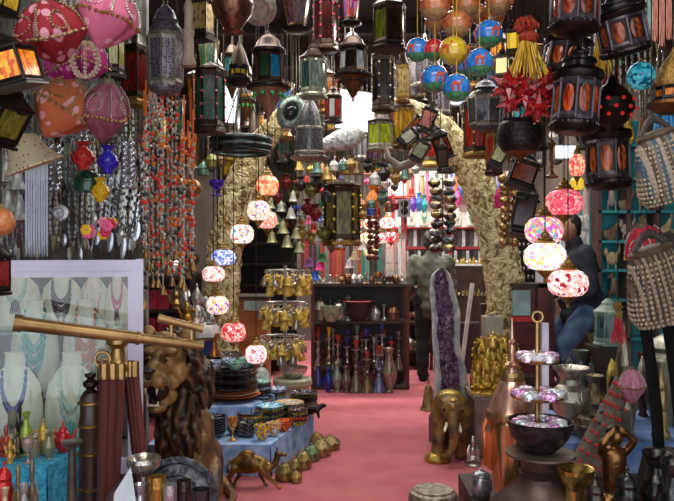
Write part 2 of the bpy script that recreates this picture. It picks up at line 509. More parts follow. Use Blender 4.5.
@maker
def globe():
    n = 24
    return [('ball', G().lathe([(math.cos(-PI / 2 + i * PI / 14), math.sin(-PI / 2 + i * PI / 14)) for i in range(15)], n, cap=False), BRASS), ('cap', G().lathe([(.3, .93), (.28, 1.02), (.12, 1.1), (.05, 1.3)], 12), BRASS)]
@maker
def starorn():       # many pointed puffy star, radius 1
    phi = (1 + 5 ** .5) / 2
    g = G(); rnd = random.Random(3)
    dirs = []
    for s1 in (-1, 1):
        for s2 in (-1, 1):
            dirs += [(0, s1, s2 * phi), (s1, s2 * phi, 0), (s2 * phi, 0, s1)]
    for d in dirs:
        d = Vector(d).normalized(); u = d.orthogonal().normalized(); w = d.cross(u)
        base = [d * .26 + (u * math.cos(a) + w * math.sin(a)) * .34 for a in [i * 2 * PI / 5 for i in range(5)]]
        g.add(base + [d], [(i, (i + 1) % 5, 5) for i in range(5)])
    rib = G()
    for d in dirs:
        d = Vector(d).normalized(); rib.ball(d * 1.0, .06, 5, 4)
        rib.tube([d * .55, d], [.05, .02], 4)
    return [('star_body', g, mot('5a0a10', 'a81a1c', 4, .25, coat=.3)), ('seam', rib, mot('d8362a', None, rough=.35))]

@maker
def tassel():        # radius 1, height 1
    pom = G(); rnd = random.Random(5)
    for i in range(60):
        d = Vector((rnd.gauss(0, 1), rnd.gauss(0, 1), rnd.gauss(0, 1))).normalized()
        pom.tube([Vector((0, 0, .86)) + Vector((d.x * .15, d.y * .15, d.z * .03)), Vector((0, 0, .86)) + Vector((d.x * .6, d.y * .6, d.z * .13))], [.07, .02], 4)
    pom.ball((0, 0, .86), (.4, .4, .09), 10, 6)
    pom.ball((.1, 0, .66), (.5, .5, .1), 10, 6)
    fr = G()
    for i in range(46):
        a = rnd.random() * 2 * PI; q = rnd.random() ** .5
        fr.tube([(.25 * q * math.cos(a), .25 * q * math.sin(a), .66), (.6 * q * math.cos(a), .6 * q * math.sin(a), .35), (q * math.cos(a), q * math.sin(a), rnd.random() * .12)], .035, 4)
    cordg = G().tube([(0, 0, .9), (0, 0, 1.0)], .06, 5)
    return [('fringe', fr, mot('b88a1c', 'e8c040', 6, .5)), ('pompom', pom, mot('8a2a14', 'b84024', 10, .8)), ('cord', cordg, CORD)]

# ------------------------------------------------------------------ stuffed pouch ornament (radius 1, height 1)
@maker
def pouch(kind=0):
    def rf(a, z): return (1 + .15 * math.cos(4 * a) - .05 * math.cos(8 * a)) * (1 + .03 * math.sin(11 * a + 9 * z))
    body = G().lathe([(.04, 0), (.22, .05), (.54, .18), (.8, .32), (.95, .43), (.97, .54), (.84, .7), (.6, .84), (.3, .94), (.16, 1)], 32, rfun=rf)
    trim = G()
    for i in range(40):
        a = 2 * PI * i / 40; r = rf(a, 0) * 1.01
        trim.ball((r * math.cos(a), r * math.sin(a), .465), (.075, .075, .032), 6, 4)
    embs = []
    for k in range(4):
        emb = G(); embs.append(('embroidery', emb, SILVER))
        a = k * PI / 2 + .4
        pts = []
        for i in range(20):
            t = i / 19 * 2 * PI; z = .68 + .13 * math.cos(t); aa = a + .32 * math.sin(t)
            r = rf(aa, z) * (1.02 - max(0, z - .54) * 1.15)
            pts.append((r * math.cos(aa), r * math.sin(aa), z))
            emb.ball(pts[-1], (.045, .045, .02), 5, 4)
    for k in range(4):
        emb = G(); embs.append(('embroidery', emb, SILVER))
        a = k * PI / 2 + 1.2
        for i in range(12):
            z = .52 + .035 * i; r = rf(a, z) * (1.0 - .8 * max(0, z - .54) - 1.0 * max(0, z - .74))
            emb.ball((r * math.cos(a), r * math.sin(a), z), (.05, .05, .022), 5, 4)
    tie = G().torus((0, 0, .97), .2, .06, 12, 5).tube([(0, 0, .96), (.05, 0, 1.03), (0, 0, 1.08)], .05, 5)
    return [('body', body, WHITE), ('beaded_trim', trim, BRASS), *embs, ('drawstring', tie, CORD)]

@maker
def beadloops():     # drooping loops of beads, radius 1 height 1
    g = G()
    for k in range(5):
        a = k * PI / 5
        for i in range(26):
            t = i / 25 * 2 * PI
            x = math.sin(t) * (.55 + .1 * k); z = .5 + .48 * math.cos(t)
            g.ball((x * math.cos(a), x * math.sin(a), z), (.07, .07, .05), 5, 4)
    return [('bead_loop', g, mot('b8a488', 'e8dcc4', 20, .25))]

@maker
def beadbag():       # handbag with rows of beadwork, radius 1 height 1
    body = G().lathe([(.3, 0), (.8, .03), (1, .2), (.95, .45), (.75, .72), (.6, .8)], 28, sy=.55)
    rows = G()
    for k in range(34):
        a = 2 * PI * k / 34
        for i in range(13):
            z = .05 + .055 * i
            r = 1.0 - max(0, z - .25) * .62 - max(0, .15 - z) * 1.5
            rows.ball((r * 1.01 * math.cos(a), r * 1.01 * .55 * math.sin(a), z), (.06, .05, .022), 5, 4)
    neck = G().lathe([(.6, .79), (.7, .83), (.5, .86)], 20, sy=.55)
    strap = G().tube([(-.55 + 1.1 * i / 10, 0, .83 + .17 * math.sin(PI * i / 10)) for i in range(11)], .05, 6)
    return [('body', body, stripes(['6a5844', '443628', '8c7c64', '3a342e'], 1.0, 'X', .85)), ('beadwork', rows, mot('7a6a50', 'b4a488', 14, .35)), ('mouth', neck, mot('4a3a2c', '6a5a48', 10)), ('strap', strap, mot('2a2420', '4a4038', 10))]

# ------------------------------------------------------------------ strings
@maker
def bellstring(seed=0, h=1.0):   # real metres: knotted cord with pompoms, beads and a bell
    rnd = random.Random(seed); z = 0.
    cord = G().tube([(0, 0, 0), (0, 0, -h * .22)], .005, 5); cord2 = G().tube([(0, 0, -h * .2), (0, 0, -h)], .0036, 4)
    z = -h * (.18 + .05 * rnd.random()); out = []
    while z > -h * .97:
        k = rnd.random(); nm = 'red_pompom' if k < .3 else 'orange_pompom' if k < .52 else 'dark_bead' if k < .8 else 'silver_bead'
        out.append((nm, BEADM[(nm, rnd.randrange(2))], None, [], (rnd.uniform(-.012, .012), rnd.uniform(-.01, .01), z)))
        cord2.ball((rnd.uniform(-.008, .008), 0, z - .016), (.007, .007, .012), 6, 4)
        z -= rnd.uniform(.028, .05)
    bell = G().lathe([(.023, -h - .05), (.025, -h - .046), (.018, -h - .03), (.012, -h - .01), (.006, -h), (0, -h + .005)], 10)
    return [('cord', cord, mot('d05a20', 'e87838', 20, .7)), ('thread', cord2, mot('a89c8c', 'd0c8b8', 20, .4, .2)), *out, ('bell', bell, BRASS)]
BEADM = {}
for _n, _m in (('red_pompom', mot('c01c28', 'e04038', 30, .8)), ('orange_pompom', mot('c8541c', 'e87830', 30, .8)), ('dark_bead', mot('1f6a78', '3a2a34', 18, .4)), ('silver_bead', SILVER)):
    for _k, _r in enumerate((.0105, .0145)): BEADM[(_n, _k)] = mesh(_n, G().ball((0, 0, 0), _r * (.8 if _n == 'silver_bead' else 1), 8, 6), _m)

@maker
def necklace(kind=0):   # height 1, half width about .17; origin at the bottom of the pendant
    g = G(); bd = G(); pd = G(); rnd = random.Random(kind * 7 + 1)
    n = 26
    for i in range(n):
        t = i / n * 2 * PI
        x = .16 * math.sin(t) * (1 if kind % 3 else .8); z = .58 + .42 * math.cos(t)
        if kind % 2 == 0: bd.ball((x, -.03, z), (.035, .03, .035) if i % 3 else (.05, .04, .05), 6, 4)
        else:
            bd.box((x, -.03, z), (.06, .02, .1), rot=(0, -t, 0))
    g.torus((0, -.02, .58), .42, .012, 24, 4, 'Y', sx=.38)
    if kind % 3 == 0: pd.lathe([(0, -.02), (.11, 0), (.11, .02), (0, .03)], 12, Matrix.Translation((0, -.05, .08)) @ Matrix.Rotation(PI / 2, 4, 'X'))
    elif kind % 3 == 1:
        for k in range(5): pd.tube([(-.08 + .04 * k, -.04, .16), (-.1 + .05 * k, -.04, .0 + .03 * abs(k - 2))], .016, 5)
        pd.ball((0, -.04, .16), (.11, .03, .05), 8, 5)
    else: pd.prism([(0, 0), (.09, .1), (.06, .2), (-.06, .2), (-.09, .1)], -.06, -.02)
    for k in range(3): pd.ball((rnd.uniform(-.05, .05), -.05, .05 + .03 * k), .02, 5, 4)
    return [('cord', g, CORD), ('bead_strand', bd, SILVER), ('pendant', pd, SILVER)]

@maker
def strands(n=7):     # hank of bead strands hanging straight, width 2, height 1
    g = G(); rnd = random.Random(n)
    for i in range(n):
        x = -1 + 2 * (i + .5) / n; x2 = x + rnd.uniform(-.12, .12); zb = rnd.uniform(0, .12)
        pts = [(x * .8, rnd.uniform(-.2, .2), 1), (x, -.1, .5), (x2, 0, zb)]
        g.tube(pts, .8 / n, 5)
    k = G().tube([(-1, .15, 1), (1, .15, 1)], .12, 5)
    return [('strand', g, mot('b01c28', 'd84038', 3, .35)), ('tie', k, CORD)]

@maker
def ballgarland(n=9):  # metal balls bunched on one cord, width 2, height 1
    g = G(); rnd = random.Random(4)
    for i in range(n):
        z = (i + .5) / n
        for s in (-1, 1): g.ball((s * .48 + rnd.uniform(-.1, .1), rnd.uniform(-.4, .4), z + rnd.uniform(-.02, .02)), (.46, .46, .062), 10, 7)
    c = G().tube([(0, 0, 0), (0, 0, 1)], .07, 5)
    return [('ball', g, mosaic(['6a5a3c', '8a8f94', '4a3a2c', 'a08a50', '3a4650'], 2.2, 0, .3, None, .5, (1, 1, 8))), ('cord', c, CORD)]

# ------------------------------------------------------------------ jewellery busts (half width 1, height 1)
BP = [(.66, 0), (.92, .08), (1, .3), (.98, .5), (.86, .7), (.6, .81), (.38, .87), (.34, .97), (.38, 1)]
def bpr(z):
    for (r0, z0), (r1, z1) in zip(BP, BP[1:]):
        if z <= z1: return r0 + (r1 - r0) * max(0, (z - z0)) / (z1 - z0)
    return BP[-1][0]
@maker
def bust():
    return [('bust', G().lathe(BP, 24, sy=.42), mot('c2c0ae', 'd6d5c8', 4, .7))]
def bfront(x, z): 
    r = bpr(z); return -.42 * math.sqrt(max(0.0, r * r - x * x)) - .03
@maker
def collar(kind=0):
    bd = G(); pd = G(); rows = (1, 2, 3)[kind % 3]
    for q in range(rows):
        drop = .42 + .13 * q
        for i in range(25):
            t = -1 + 2 * i / 24; z = .88 - drop * (1 - t * t); x = t * (.39 + .10 * q * (1 - abs(t)) + .18 * math.sin(PI * (1 - abs(t))))
            y = bfront(x, z); s = .058 + .036 * (1 - abs(t))
            bd.ball((x, y, z), (s, s * .7, s * .55), 6, 5)
    if kind % 2 == 0:
        z = .88 - (.42 + .13 * (rows - 1)) - .06
        pd.ball((0, bfront(0, max(z, .05)) - .03, z), (.17, .08, .1), 10, 6)
        for k in range(5): pd.tube([(-.16 + .08 * k, bfront(0, .1) - .05, z - .03), (-.2 + .1 * k, bfront(0, .1) - .05, z - .13)], .025, 5)
    else:
        for i in range(13):
            t = -1 + 2 * i / 12; z = .8 - (.42 + .13 * (rows - 1)) * (1 - t * t); x = t * .5
            pd.tube([(x, bfront(x, max(z, .03)) - .03, z), (x * 1.1, bfront(x, max(z, .03)) - .05, z - .12)], .03, 5)
    return [('bead_strand', bd, SILVER), ('pendant', pd, SILVER)]

# ------------------------------------------------------------------ pots (radius 1, height 1)
PROF = {
 'vase': [(.5, 0), (.55, .02), (.4, .06), (.5, .12), (.9, .3), (1, .45), (.85, .62), (.45, .74), (.38, .84), (.6, .95), (.72, 1), (.66, 1), (.34, .86)],
 'urn': [(.55, 0), (.6, .03), (.3, .1), (.4, .15), (.85, .3), (1, .5), (.9, .66), (.6, .74), (.55, .82), (.75, .92), (.95, .97), (.95, 1), (.85, .99), (.5, .86)],
 'jar': [(.7, 0), (.75, .02), (.95, .2), (1, .4), (.92, .62), (.75, .7), (.78, .73)],
 'bowl': [(.4, 0), (.42, .05), (.62, .2), (.85, .5), (.97, .85), (1, 1), (.94, 1), (.8, .55), (.55, .25), (.0, .18)],
 'plate': [(.55, 0), (.58, .1), (.95, .8), (1, 1), (.95, 1), (.6, .45), (.0, .4)],
 'goblet': [(.7, 0), (.75, .04), (.3, .1), (.14, .2), (.2, .34), (.14, .42), (.5, .5), (.9, .66), (1, .85), (.95, 1), (.88, 1), (.8, .7), (0, .55)],
 'bell': [(1, 0), (1, .04), (.85, .12), (.66, .35), (.55, .62), (.42, .78), (.15, .84), (.1, .88), (.14, .94), (.08, 1), (0, 1)],
 'candle': [(1, 0), (1, .05), (.5, .1), (.2, .2), (.3, .28), (.16, .36), (.2, .6), (.32, .66), (.2, .74), (.55, .88), (.7, .92), (.4, .94), (.3, 1), (.22, 1)],
 'pedestal': [(1, 0), (1, .1), (.9, .2), (.82, .3), (.8, .7), (.9, .78), (1.0, .86), (1.0, .97), (.95, 1)],
 'domebox': [(.9, 0), (.95, .03), (1, .2), (.98, .42), (1.03, .45), (1.03, .5), (.92, .56), (.7, .74), (.35, .86), (.12, .9), (.1, .93), (.17, .96), (.08, 1), (0, 1)],
 'meshcup': [(.5, 0), (.45, .04), (.16, .12), (.2, .3), (.14, .5), (.22, .7), (.16, .76), (.6, .82), (.96, .9), (1, .95), (.94, 1), (.86, .98), (.5, .88), (0, .86)],
 'flare': [(.62, 0), (.55, .04), (.42, .2), (.45, .5), (.5, .72), (.98, .9), (1, .94), (.9, .93), (.45, .8)],
 'minaret': [(.9, 0), (1, .03), (.75, .1), (.7, .35), (.85, .4), (.6, .44), (.55, .62), (.7, .66), (.42, .74), (.2, .86), (.06, .93), (.09, .95), (.03, 1), (0, 1)],
}
@maker
def pot(kind='vase', n=20):
    p = PROF[kind]
    band = G()
    ks = sorted(p, key=lambda q: -q[0])[:1]
    for (r, z) in ks: band.torus((0, 0, z), r * 1.005, .035, n, 5)
    return [('body', G().lathe(p, n), PEWTER), ('rim', band, PEWTER)]
@maker
def plain(kind='bowl', n=20):
    return [(kind, G().lathe(PROF[kind], n), PEWTER)]
@maker
def lidpot(kind='jar', n=20):
    lid = G().lathe([(.8, .72), (.84, .75), (.7, .82), (.4, .88), (.14, .91), (.1, .93), (.18, .965), (.08, 1), (0, 1)], n)
    return [('body', G().lathe(PROF[kind], n), PEWTER), ('lid', lid, PEWTER)]
@maker
def ewer(n=20):        # arabian coffee pot: spout left, handle right
    body = G().lathe([(.55, 0), (.62, .02), (.58, .06), (.66, .14), (.7, .24), (.55, .36), (.34, .45), (.36, .5), (.48, .58), (.5, .62)], n)
    lid = G().lathe([(.52, .62), (.5, .66), (.36, .76), (.16, .86), (.08, .9), (.12, .93), (.04, 1), (0, 1)], n)
    sp = G().tube([(-.5, 0, .28), (-.78, 0, .36), (-.9, 0, .5), (-1.15, 0, .62), (-1.3, 0, .62)], [.18, .15, .11, .09, .03], 8)
    hd = G().tube([(.45, 0, .56), (.8, 0, .6), (1.05, 0, .5), (1.0, 0, .34), (.66, 0, .18)], [.07, .08, .09, .08, .06], 7)
    return [('body', body, PEWTER), ('lid', lid, PEWTER), ('spout', sp, PEWTER), ('handle', hd, PEWTER)]
@maker
def teapot(n=16):
    body = G().lathe([(.4, 0), (.45, .04), (.75, .2), (.85, .4), (.6, .6), (.4, .66)], n)
    lid = G().lathe([(.42, .66), (.36, .74), (.12, .84), (.1, .9), (.14, .95), (0, 1)], n)
    sp = G().tube([(-.7, 0, .3), (-1, 0, .4), (-1.25, 0, .66), (-1.4, 0, .7)], [.16, .12, .08, .05], 7)
    hd = G().tube([(.6, 0, .56), (.95, 0, .62), (1.1, 0, .4), (.75, 0, .22)], .07, 6)
    return [('body', body, PEWTER), ('lid', lid, PEWTER), ('spout', sp, PEWTER), ('handle', hd, PEWTER)]
@maker
def hookah(n=14):
    base = G().lathe([(.95, 0), (1, .02), (.98, .05), (.75, .16), (.55, .26), (.42, .33), (.44, .36)], n)
    stem = G().lathe([(.3, .35), (.4, .38), (.2, .41), (.2, .44), (.38, .48), (.38, .5), (.2, .53), (.18, .58), (.34, .62), (.34, .65), (.18, .68), (.17, .74), (.28, .77), (.2, .8)], n)
    tray = G().lathe([(.2, .795), (.66, .81), (.68, .825), (.2, .82)], n)
    bowl = G().lathe([(.16, .82), (.2, .86), (.42, .95), (.46, 1), (.36, 1), (.15, .9)], n)
    hose = G().tube([(.3, 0, .4), (.8, -.2, .46), (1.05, -.4, .36), (.95, -.7, .2), (.7, -.95, .28), (.35, -.9, .5)], .07, 6)
    return [('base', base, mot('2a3a7a', '4a5a9a', 6, .2)), ('stem', stem, SILVER), ('tray', tray, SILVER), ('bowl', bowl, mot('8a2a20', 'a84a30', 6)), ('hose', hose, mot('3a1c1c', '5a3030', 8))]
@maker
def figurine(n=12):     # small seated figure on a plinth
    base = G().lathe([(1, 0), (1, .06), (.8, .1), (.85, .14)], n)
    b = G().ball((0, 0, .25), (.85, .6, .12), 10, 6).ball((0, .05, .45), (.45, .35, .22), 10, 7)
    for s in (-1, 1): b.tube([(s * .4, 0, .58), (s * .75, -.1, .42), (s * .4, -.4, .3)], [.16, .13, .1], 7); b.ball((s * .6, -.2, .22), (.35, .3, .09), 8, 5)
    hd = G().ball((0, 0, .76), (.3, .28, .13), 10, 7).lathe([(.34, .8), (.36, .84), (.3, .88), (.24, .96), (.1, 1), (0, 1)], 10)
    return [('plinth', base, GOLD), ('body', b, GOLD), ('head', hd, GOLD)]
@maker
def keyring(kind=0):    # real metres, hangs from z=0
    g = G().torus((0, 0, -.012), .011, .002, 8, 4, 'Y').tube([(0, 0, -.022), (.003, 0, -.04)], .003, 4)
    t = G()
    if kind == 0: t.ball((0, 0, -.06), (.018, .014, .022), 7, 5).ball((.008, -.006, -.09), (.014, .012, .02), 7, 5).ball((-.012, .004, -.098), (.012, .01, .016), 6, 5)
    elif kind == 1: t.prism([(-.018, -.11), (.014, -.12), (.022, -.06), (0, -.035), (-.022, -.065)], -.006, .006).ball((0, -.008, -.08), (.013, .01, .02), 6, 5)
    else: t.lathe([(.024, -.125), (.026, -.12), (.018, -.07), (.004, -.04)], 9)
    return [('ring', g, SILVER), ('tag', t, mot('c09a2c', 'f2dc7c', 40, .3, .1))]
@maker
def hexd(n=8):       # dark lantern: solid pierced body with oval coloured windows, tiered dome
    a0 = PI / n
    body = G().lathe([(.55, 0), (.92, .03), (1, .08), (.95, .12), (.86, .14), (.86, .58), (.98, .62), (1.02, .66), (.96, .7)], n, a0=a0)
    rib = posts(n, .88, .88, .14, .58, .055, a0)
    for i in range(n * 3):
        a = a0 + 2 * PI * i / (n * 3); rib.ball((.93 * math.cos(a), .93 * math.sin(a), .1), (.05, .05, .02), 5, 4)
    win = []
    for i in range(n):
        a = a0 + 2 * PI * (i + .5) / n; d = .86 * math.cos(PI / n)
        M = Matrix.Translation((math.cos(a) * d, math.sin(a) * d, .36)) @ Matrix.Rotation(a, 4, 'Z')
        win.append(('glass_pane', G().ball((0, 0, 0), (.05, .22, .17), 12, 8, M), stain('5a1408', 'e8641c')))
    roof = G().lathe([(.98, .69), (.74, .715), (.66, .73), (.62, .79), (.7, .80), (.68, .83), (.44, .86), (.34, .88), (.38, .905), (.22, .94), (.1, .96), (0, .97)], n * 2)
    return [('body', body, BLACK), ('rib', rib, mot('2a2628', '585058', 5, .3, .6)), *win, ('roof', roof, mot('1c191b', '3c373b', 5, .3, .6)), ('hanging_ring', ringk(.985), BLACK)]
@maker
def gilded(kind=0):   # ornate gilt deity like figure with halo, radius 1 height 1
    base = G().lathe([(1, 0), (1, .06), (.7, .1), (.78, .15)], 14)
    halo = G().torus((0, .25, .56), .72, .1, 20, 6, 'Y')
    M = Matrix.Translation((0, 0, .56)) @ Matrix.Diagonal((1, 1, .5, 1)) @ Matrix.Translation((0, 0, -.56))
    halo.v = [tuple(M @ Vector(v)) for v in halo.v]
    for i in range(11):
        a = -.5 + (PI + 1) * i / 10; halo.ball((.86 * math.cos(a), .25, .56 + .43 * math.sin(a)), (.13, .1, .06), 6, 4)
    b = G().ball((0, -.05, .27), (.72, .5, .12), 12, 7).ball((0, -.1, .44), (.4, .36, .16), 10, 7)
    for s in (-1, 1):
        b.tube([(s * .35, -.1, .52), (s * .7, -.2, .46), (s * .6, -.4, .58)], [.13, .11, .09], 7); b.tube([(s * .35, -.1, .46), (s * .66, -.3, .34), (s * .4, -.5, .3)], [.13, .1, .09], 7)
        b.ball((s * .62, -.3, .2), (.34, .3, .07), 8, 5)
    hd = G().ball((0, -.15, .68), (.3, .3, .1), 10, 7).lathe([(.34, .74), (.3, .78), (.2, .84), (.08, .9), (0, .93)], 12)
    if kind: hd.tube([(0, -.42, .66), (.05, -.52, .54), (-.08, -.5, .44)], [.13, .09, .06], 7); hd.ball((-.34, -.1, .69), (.16, .08, .08), 8, 5).ball((.34, -.1, .69), (.16, .08, .08), 8, 5)
    return [('plinth', base, GOLD), ('halo', halo, GOLD), ('body', b, GOLD), ('head', hd, GOLD)]
@maker
def earring():
    return [('hook', G().tube([(0, 0, .03), (0, -.006, .036), (0, -.01, .026)], .002, 4), SILVER), ('drop', G().ball((0, -.008, .012), (.011, .006, .018), 7, 5), SILVER)]
@maker
def copperewer(n=32):
    def fl(a, z): return 1 + (.05 * math.cos(8 * a) if z < .5 else 0)
    body = G().lathe([(.6, 0), (.66, .02), (.5, .05), (.62, .14), (.74, .3), (.8, .42), (.84, .5), (.8, .53)], n, rfun=fl)
    roof = G().lathe([(.82, .525), (1, .53), (1.0, .545), (.86, .575), (.66, .64), (.46, .695), (.4, .705), (.42, .715), (.22, .735), (.2, .75), (.16, .76), (.26, .775), (.12, .79), (.14, .83), (.1, .87), (.16, .885), (.07, .9), (.03, 1), (0, 1)], n)
    hd = G().tube([(-.8, 0, .5), (-1.0, -.1, .505), (-1.15, -.15, .46), (-1.05, -.1, .38), (-.72, 0, .34)], [.02, .022, .022, .02, .02], 8, flat=5)
    sp = G().tube([(.72, 0, .3), (.95, 0, .34), (1.05, 0, .42), (1.2, 0, .47)], [.05, .04, .03, .02], 8, flat=2.5)
    rg = G().torus((0, 0, .538), 1.0, .02, n, 6).torus((0, 0, .71), .42, .03, n, 5)
    return [('body', body, mot('a07440', 'e0bc84', 5, .2, .85)), ('lid', roof, mot('c08468', 'ecc4ac', 5, .22, .75)), ('handle', hd, mot('b8542c', 'd87848', 8, .3, .4)), ('spout', sp, COPPER), ('ring', rg, BRASS)]
@maker
def carving(kind=0):    # small rough wooden animal, width 2, height 1
    g = G()
    if kind == 0: g.ball((0, 0, .4), (.75, .4, .22), 10, 7).ball((-.75, 0, .6), (.28, .2, .14), 8, 6).tube([(.6, 0, .45), (1, 0, .75), (.9, 0, .95)], [.16, .1, .05], 7)
    elif kind == 1: g.ball((0, 0, .5), (.45, .35, .32), 10, 7).ball((-.3, 0, .85), (.25, .2, .14), 8, 6).tube([(-.5, 0, .86), (-.8, 0, .82)], [.08, .03], 6)
    else: g.tube([(-.95, 0, .35), (-.4, 0, .2), (.3, 0, .3), (.9, 0, .7)], [.1, .25, .28, .12], 9).ball((.95, 0, .8), (.2, .18, .12), 8, 6)
    lg = [('leg', G().cap((x, 0, .3), .1, (x * 1.15, 0, .05), .07, 7), BRONZE) for x in (-.45, .42)]
    return [('body', g, mot('6a5038', 'a88c60', 4, .7)), *lg]
@maker
def trinket(kind=0):    # small glittery lidded box, radius 1 height 1
    def hf(a, z): return 1 + (.12 * math.cos(2 * a) if kind else .05 * math.cos(6 * a))
    return [('box', G().lathe([(.85, 0), (1, .1), (1, .5)], 18, rfun=hf), mosaic(['d8a0c8', 'f0e0f0', 'b870b0', 'ffffff', 'c88ab8'], 9, 0, .2, None, .3)), ('lid', G().lathe([(1.05, .5), (1.05, .6), (.9, .82), (.5, .96), (0, 1)], 18, rfun=hf), mosaic(['d8a0c8', 'f0e0f0', 'b870b0', 'ffffff', 'c88ab8'], 9, 0, .2, None, .3))]
@maker
def speaker():
    b = G().box((0, 0, .5), (2, 1.6, 1)); c = [('cone', G().lathe([(.6, 0), (.62, .02), (.45, .0), (.2, .06), (0, .08)], 16, Matrix.Translation((0, -.8, z)) @ Matrix.Diagonal((1, 1, .34, 1)) @ Matrix.Rotation(PI / 2, 4, 'X')), BLACK) for z in (.3, .7)]
    return [('box', b, mot('8a8890', 'a4a2aa', 5, .6)), *c]
@maker
def bellcluster(n=6):
    out = []
    rnd = random.Random(n)
    return [('bell', G().lathe([(1, 0), (1, .05), (.8, .4), (.6, .7), (.3, .85), (.12, .88), (.12, 1)], 12), mot('8a8a64', 'b8b890', 6, .35, .6))]
@maker
def sconce():
    return [('pan', G().lathe([(1, .0), (1, .1), (.9, .2), (.6, .24), (.55, .2), (.5, .12), (0, .1)], 20), PEWTER)]
# ------------------------------------------------------------------ setting
struct('floor', G().box((0.1, 5.4, -.03), (6.6, 13.4, .06)), mot('b25c66', 'be6a70', 3.5, .95, 0, bump=.25, bscale=120))
struct('ceiling', G().box((0.1, 5.4, CEIL + .05), (6.6, 13.4, .1)), mot('2a2522', '3a332e', 4, .9))
struct('wall_left', G().box((-3.05, 5.4, 1.8), (.1, 13.4, 3.6)), mot('2e2824', '3e3630', 3, .9))
struct('wall_right', G().box((3.25, 5.4, 1.8), (.1, 13.4, 3.6)), mot('4a4038', '5c5046', 3, .9))
struct('wall_back', G().box((0.1, 12.05, 1.8), (6.6, .1, 3.6)), mot('544c46', '665e56', 3, .9))
struct('wall_partition', G().box((-2.14, 4.86, 1.8), (1.72, .08, 3.6)), mot('5c5a56', '84827c', 9, .9))
for i, y in enumerate((2.6, 4.2, 5.4, 6.6, 7.8, 9.2)):
    struct('trim_%d' % (i + 1), G().box((.1, y, CEIL - .06), (6.2, .09, .12)), DARKWOOD)

# ------------------------------------------------------------------ furniture
def boxthing(name, label, cat, x0, x1, y0, y1, z0, z1, m, group=None, bev=0):
    c = ((x0 + x1) / 2, (y0 + y1) / 2, z0)
    g = G().box((0, 0, (z1 - z0) / 2), (x1 - x0, y1 - y0, z1 - z0))
    o = link(name, mesh(name, g, m, False)); o.location = c; meta(o, label, cat, group); return o

def unit(name, label, cat, x0, x1, y0, y1, z1, shelves, m, back=None, group=None, t=.03, post=.035, m2=None):
    o = thing(name, label, cat, ((x0 + x1) / 2, (y0 + y1) / 2, 0), group=group)
    w, d = x1 - x0, y1 - y0
    for sx in (-1, 1):
        for sy in (-1, 1): part(o, 'post', G().box((sx * (w / 2 - post / 2), sy * (d / 2 - post / 2), z1 / 2), (post, post, z1)), m2 or m, False)
    for z in shelves: part(o, 'shelf', G().box((0, 0, z - t / 2), (w - .002, d - .002, t)), m, False)
    if back: part(o, 'back_panel', G().box((0, d / 2 - .012, z1 / 2), (w - post * 2, .02, z1)), back, False)
    return o

def clothtable(name, label, cat, poly, z0, z1, m):      # poly = top outline (x,y) counter-clockwise
    cx = sum(p[0] for p in poly) / len(poly); cy = sum(p[1] for p in poly) / len(poly)
    o = thing(name, label, cat, (cx, cy, z0))
    P = [(p[0] - cx, p[1] - cy) for p in poly]; n = len(P); H = z1 - z0
    top = G().add([(x, y, H - .02) for x, y in P] + [(x * 1.01, y * 1.01, H) for x, y in P], [tuple(range(n, 2 * n))] + [(i, (i + 1) % n, (i + 1) % n + n, i + n) for i in range(n)])
    part(o, 'tabletop', top, m, False)
    sk = G(); rnd = random.Random(n)
    for i in range(n):
        a, b = Vector(P[i]), Vector(P[(i + 1) % n]); L = (b - a).length; k = max(4, int(L / .04)); nn = Vector((b.y - a.y, a.x - b.x)).normalized()
        vs = []
        for q in range(k + 1):
            p = a + (b - a) * q / k
            for (zz, am) in ((H - .004, 0), (H * .6, .006), (.0, .016)):
                off = am * math.sin(q * 1.9 + i) + .004
                vs.append((p.x + nn.x * off, p.y + nn.y * off, zz))
        fs = []
        for q in range(k):
            for e in range(2): fs.append((q * 3 + e, q * 3 + e + 3, q * 3 + e + 4, q * 3 + e + 1))
        sk.add(vs, fs)
    part(o, 'cloth_skirt', sk, m, True); return o

# low blue platform that carries the bowls, left of the aisle
clothtable('display_platform', 'low platform draped in pale blue cloth, left side of the aisle, covered with painted bowls', 'platform', [(-1.25, 4.79), (-.446, 4.79), (-.19, 5.72), (-.62, 6.1), (-1.25, 6.1)], 0, .21, PALEBLUE)
clothtable('display_block', 'raised block in pale blue cloth under the stack of orange rimmed platters', 'platform', [(-1.05, 5.2), (-.62, 5.2), (-.43, 5.9), (-.62, 6.0), (-1.05, 6.0)], .21, .37, PALEBLUE)
clothtable('lamp_table', 'turquoise velvet covered table with small figurines and oil lamps at the left edge', 'table', [(-1.75, 2.60), (-1.13, 2.80), (-1.07, 3.12), (-1.75, 2.93)], 0, .66, BLUEVELVET)
boxthing('display_board', 'dark low board carrying figurines in front of the turquoise table', 'board', -1.9, -1.06, 2.2, 2.58, .0, .52, DARKWOOD)
boxthing('wooden_crate', 'dark crate at the bottom edge under the goblets', 'crate', -.8, -.42, 2.45, 2.79, 0, .42, DARKWOOD)
boxthing('wooden_crate', 'dark crate behind the goblets under the leaning metal tray', 'crate', -.67, -.36, 2.82, 3.12, 0, .26, DARKWOOD)
clothtable('vessel_table', 'blue cloth covered table behind the metal pots on the right', 'table', [(1.18, 3.75), (2.3, 3.75), (2.3, 4.5), (1.18, 4.5)], 0, .5, mot('5674ac', '84a0cc', 12, .95))
boxthing('display_counter', 'dark low counter at front right under the copper and black vessels', 'counter', .62, 2.1, 2.3, 3.68, 0, .36, DARKWOOD)
boxthing('display_riser', 'dark riser under the black pots at lower right', 'riser', .86, 1.36, 2.32, 2.62, .36, .5, DARKWOOD)
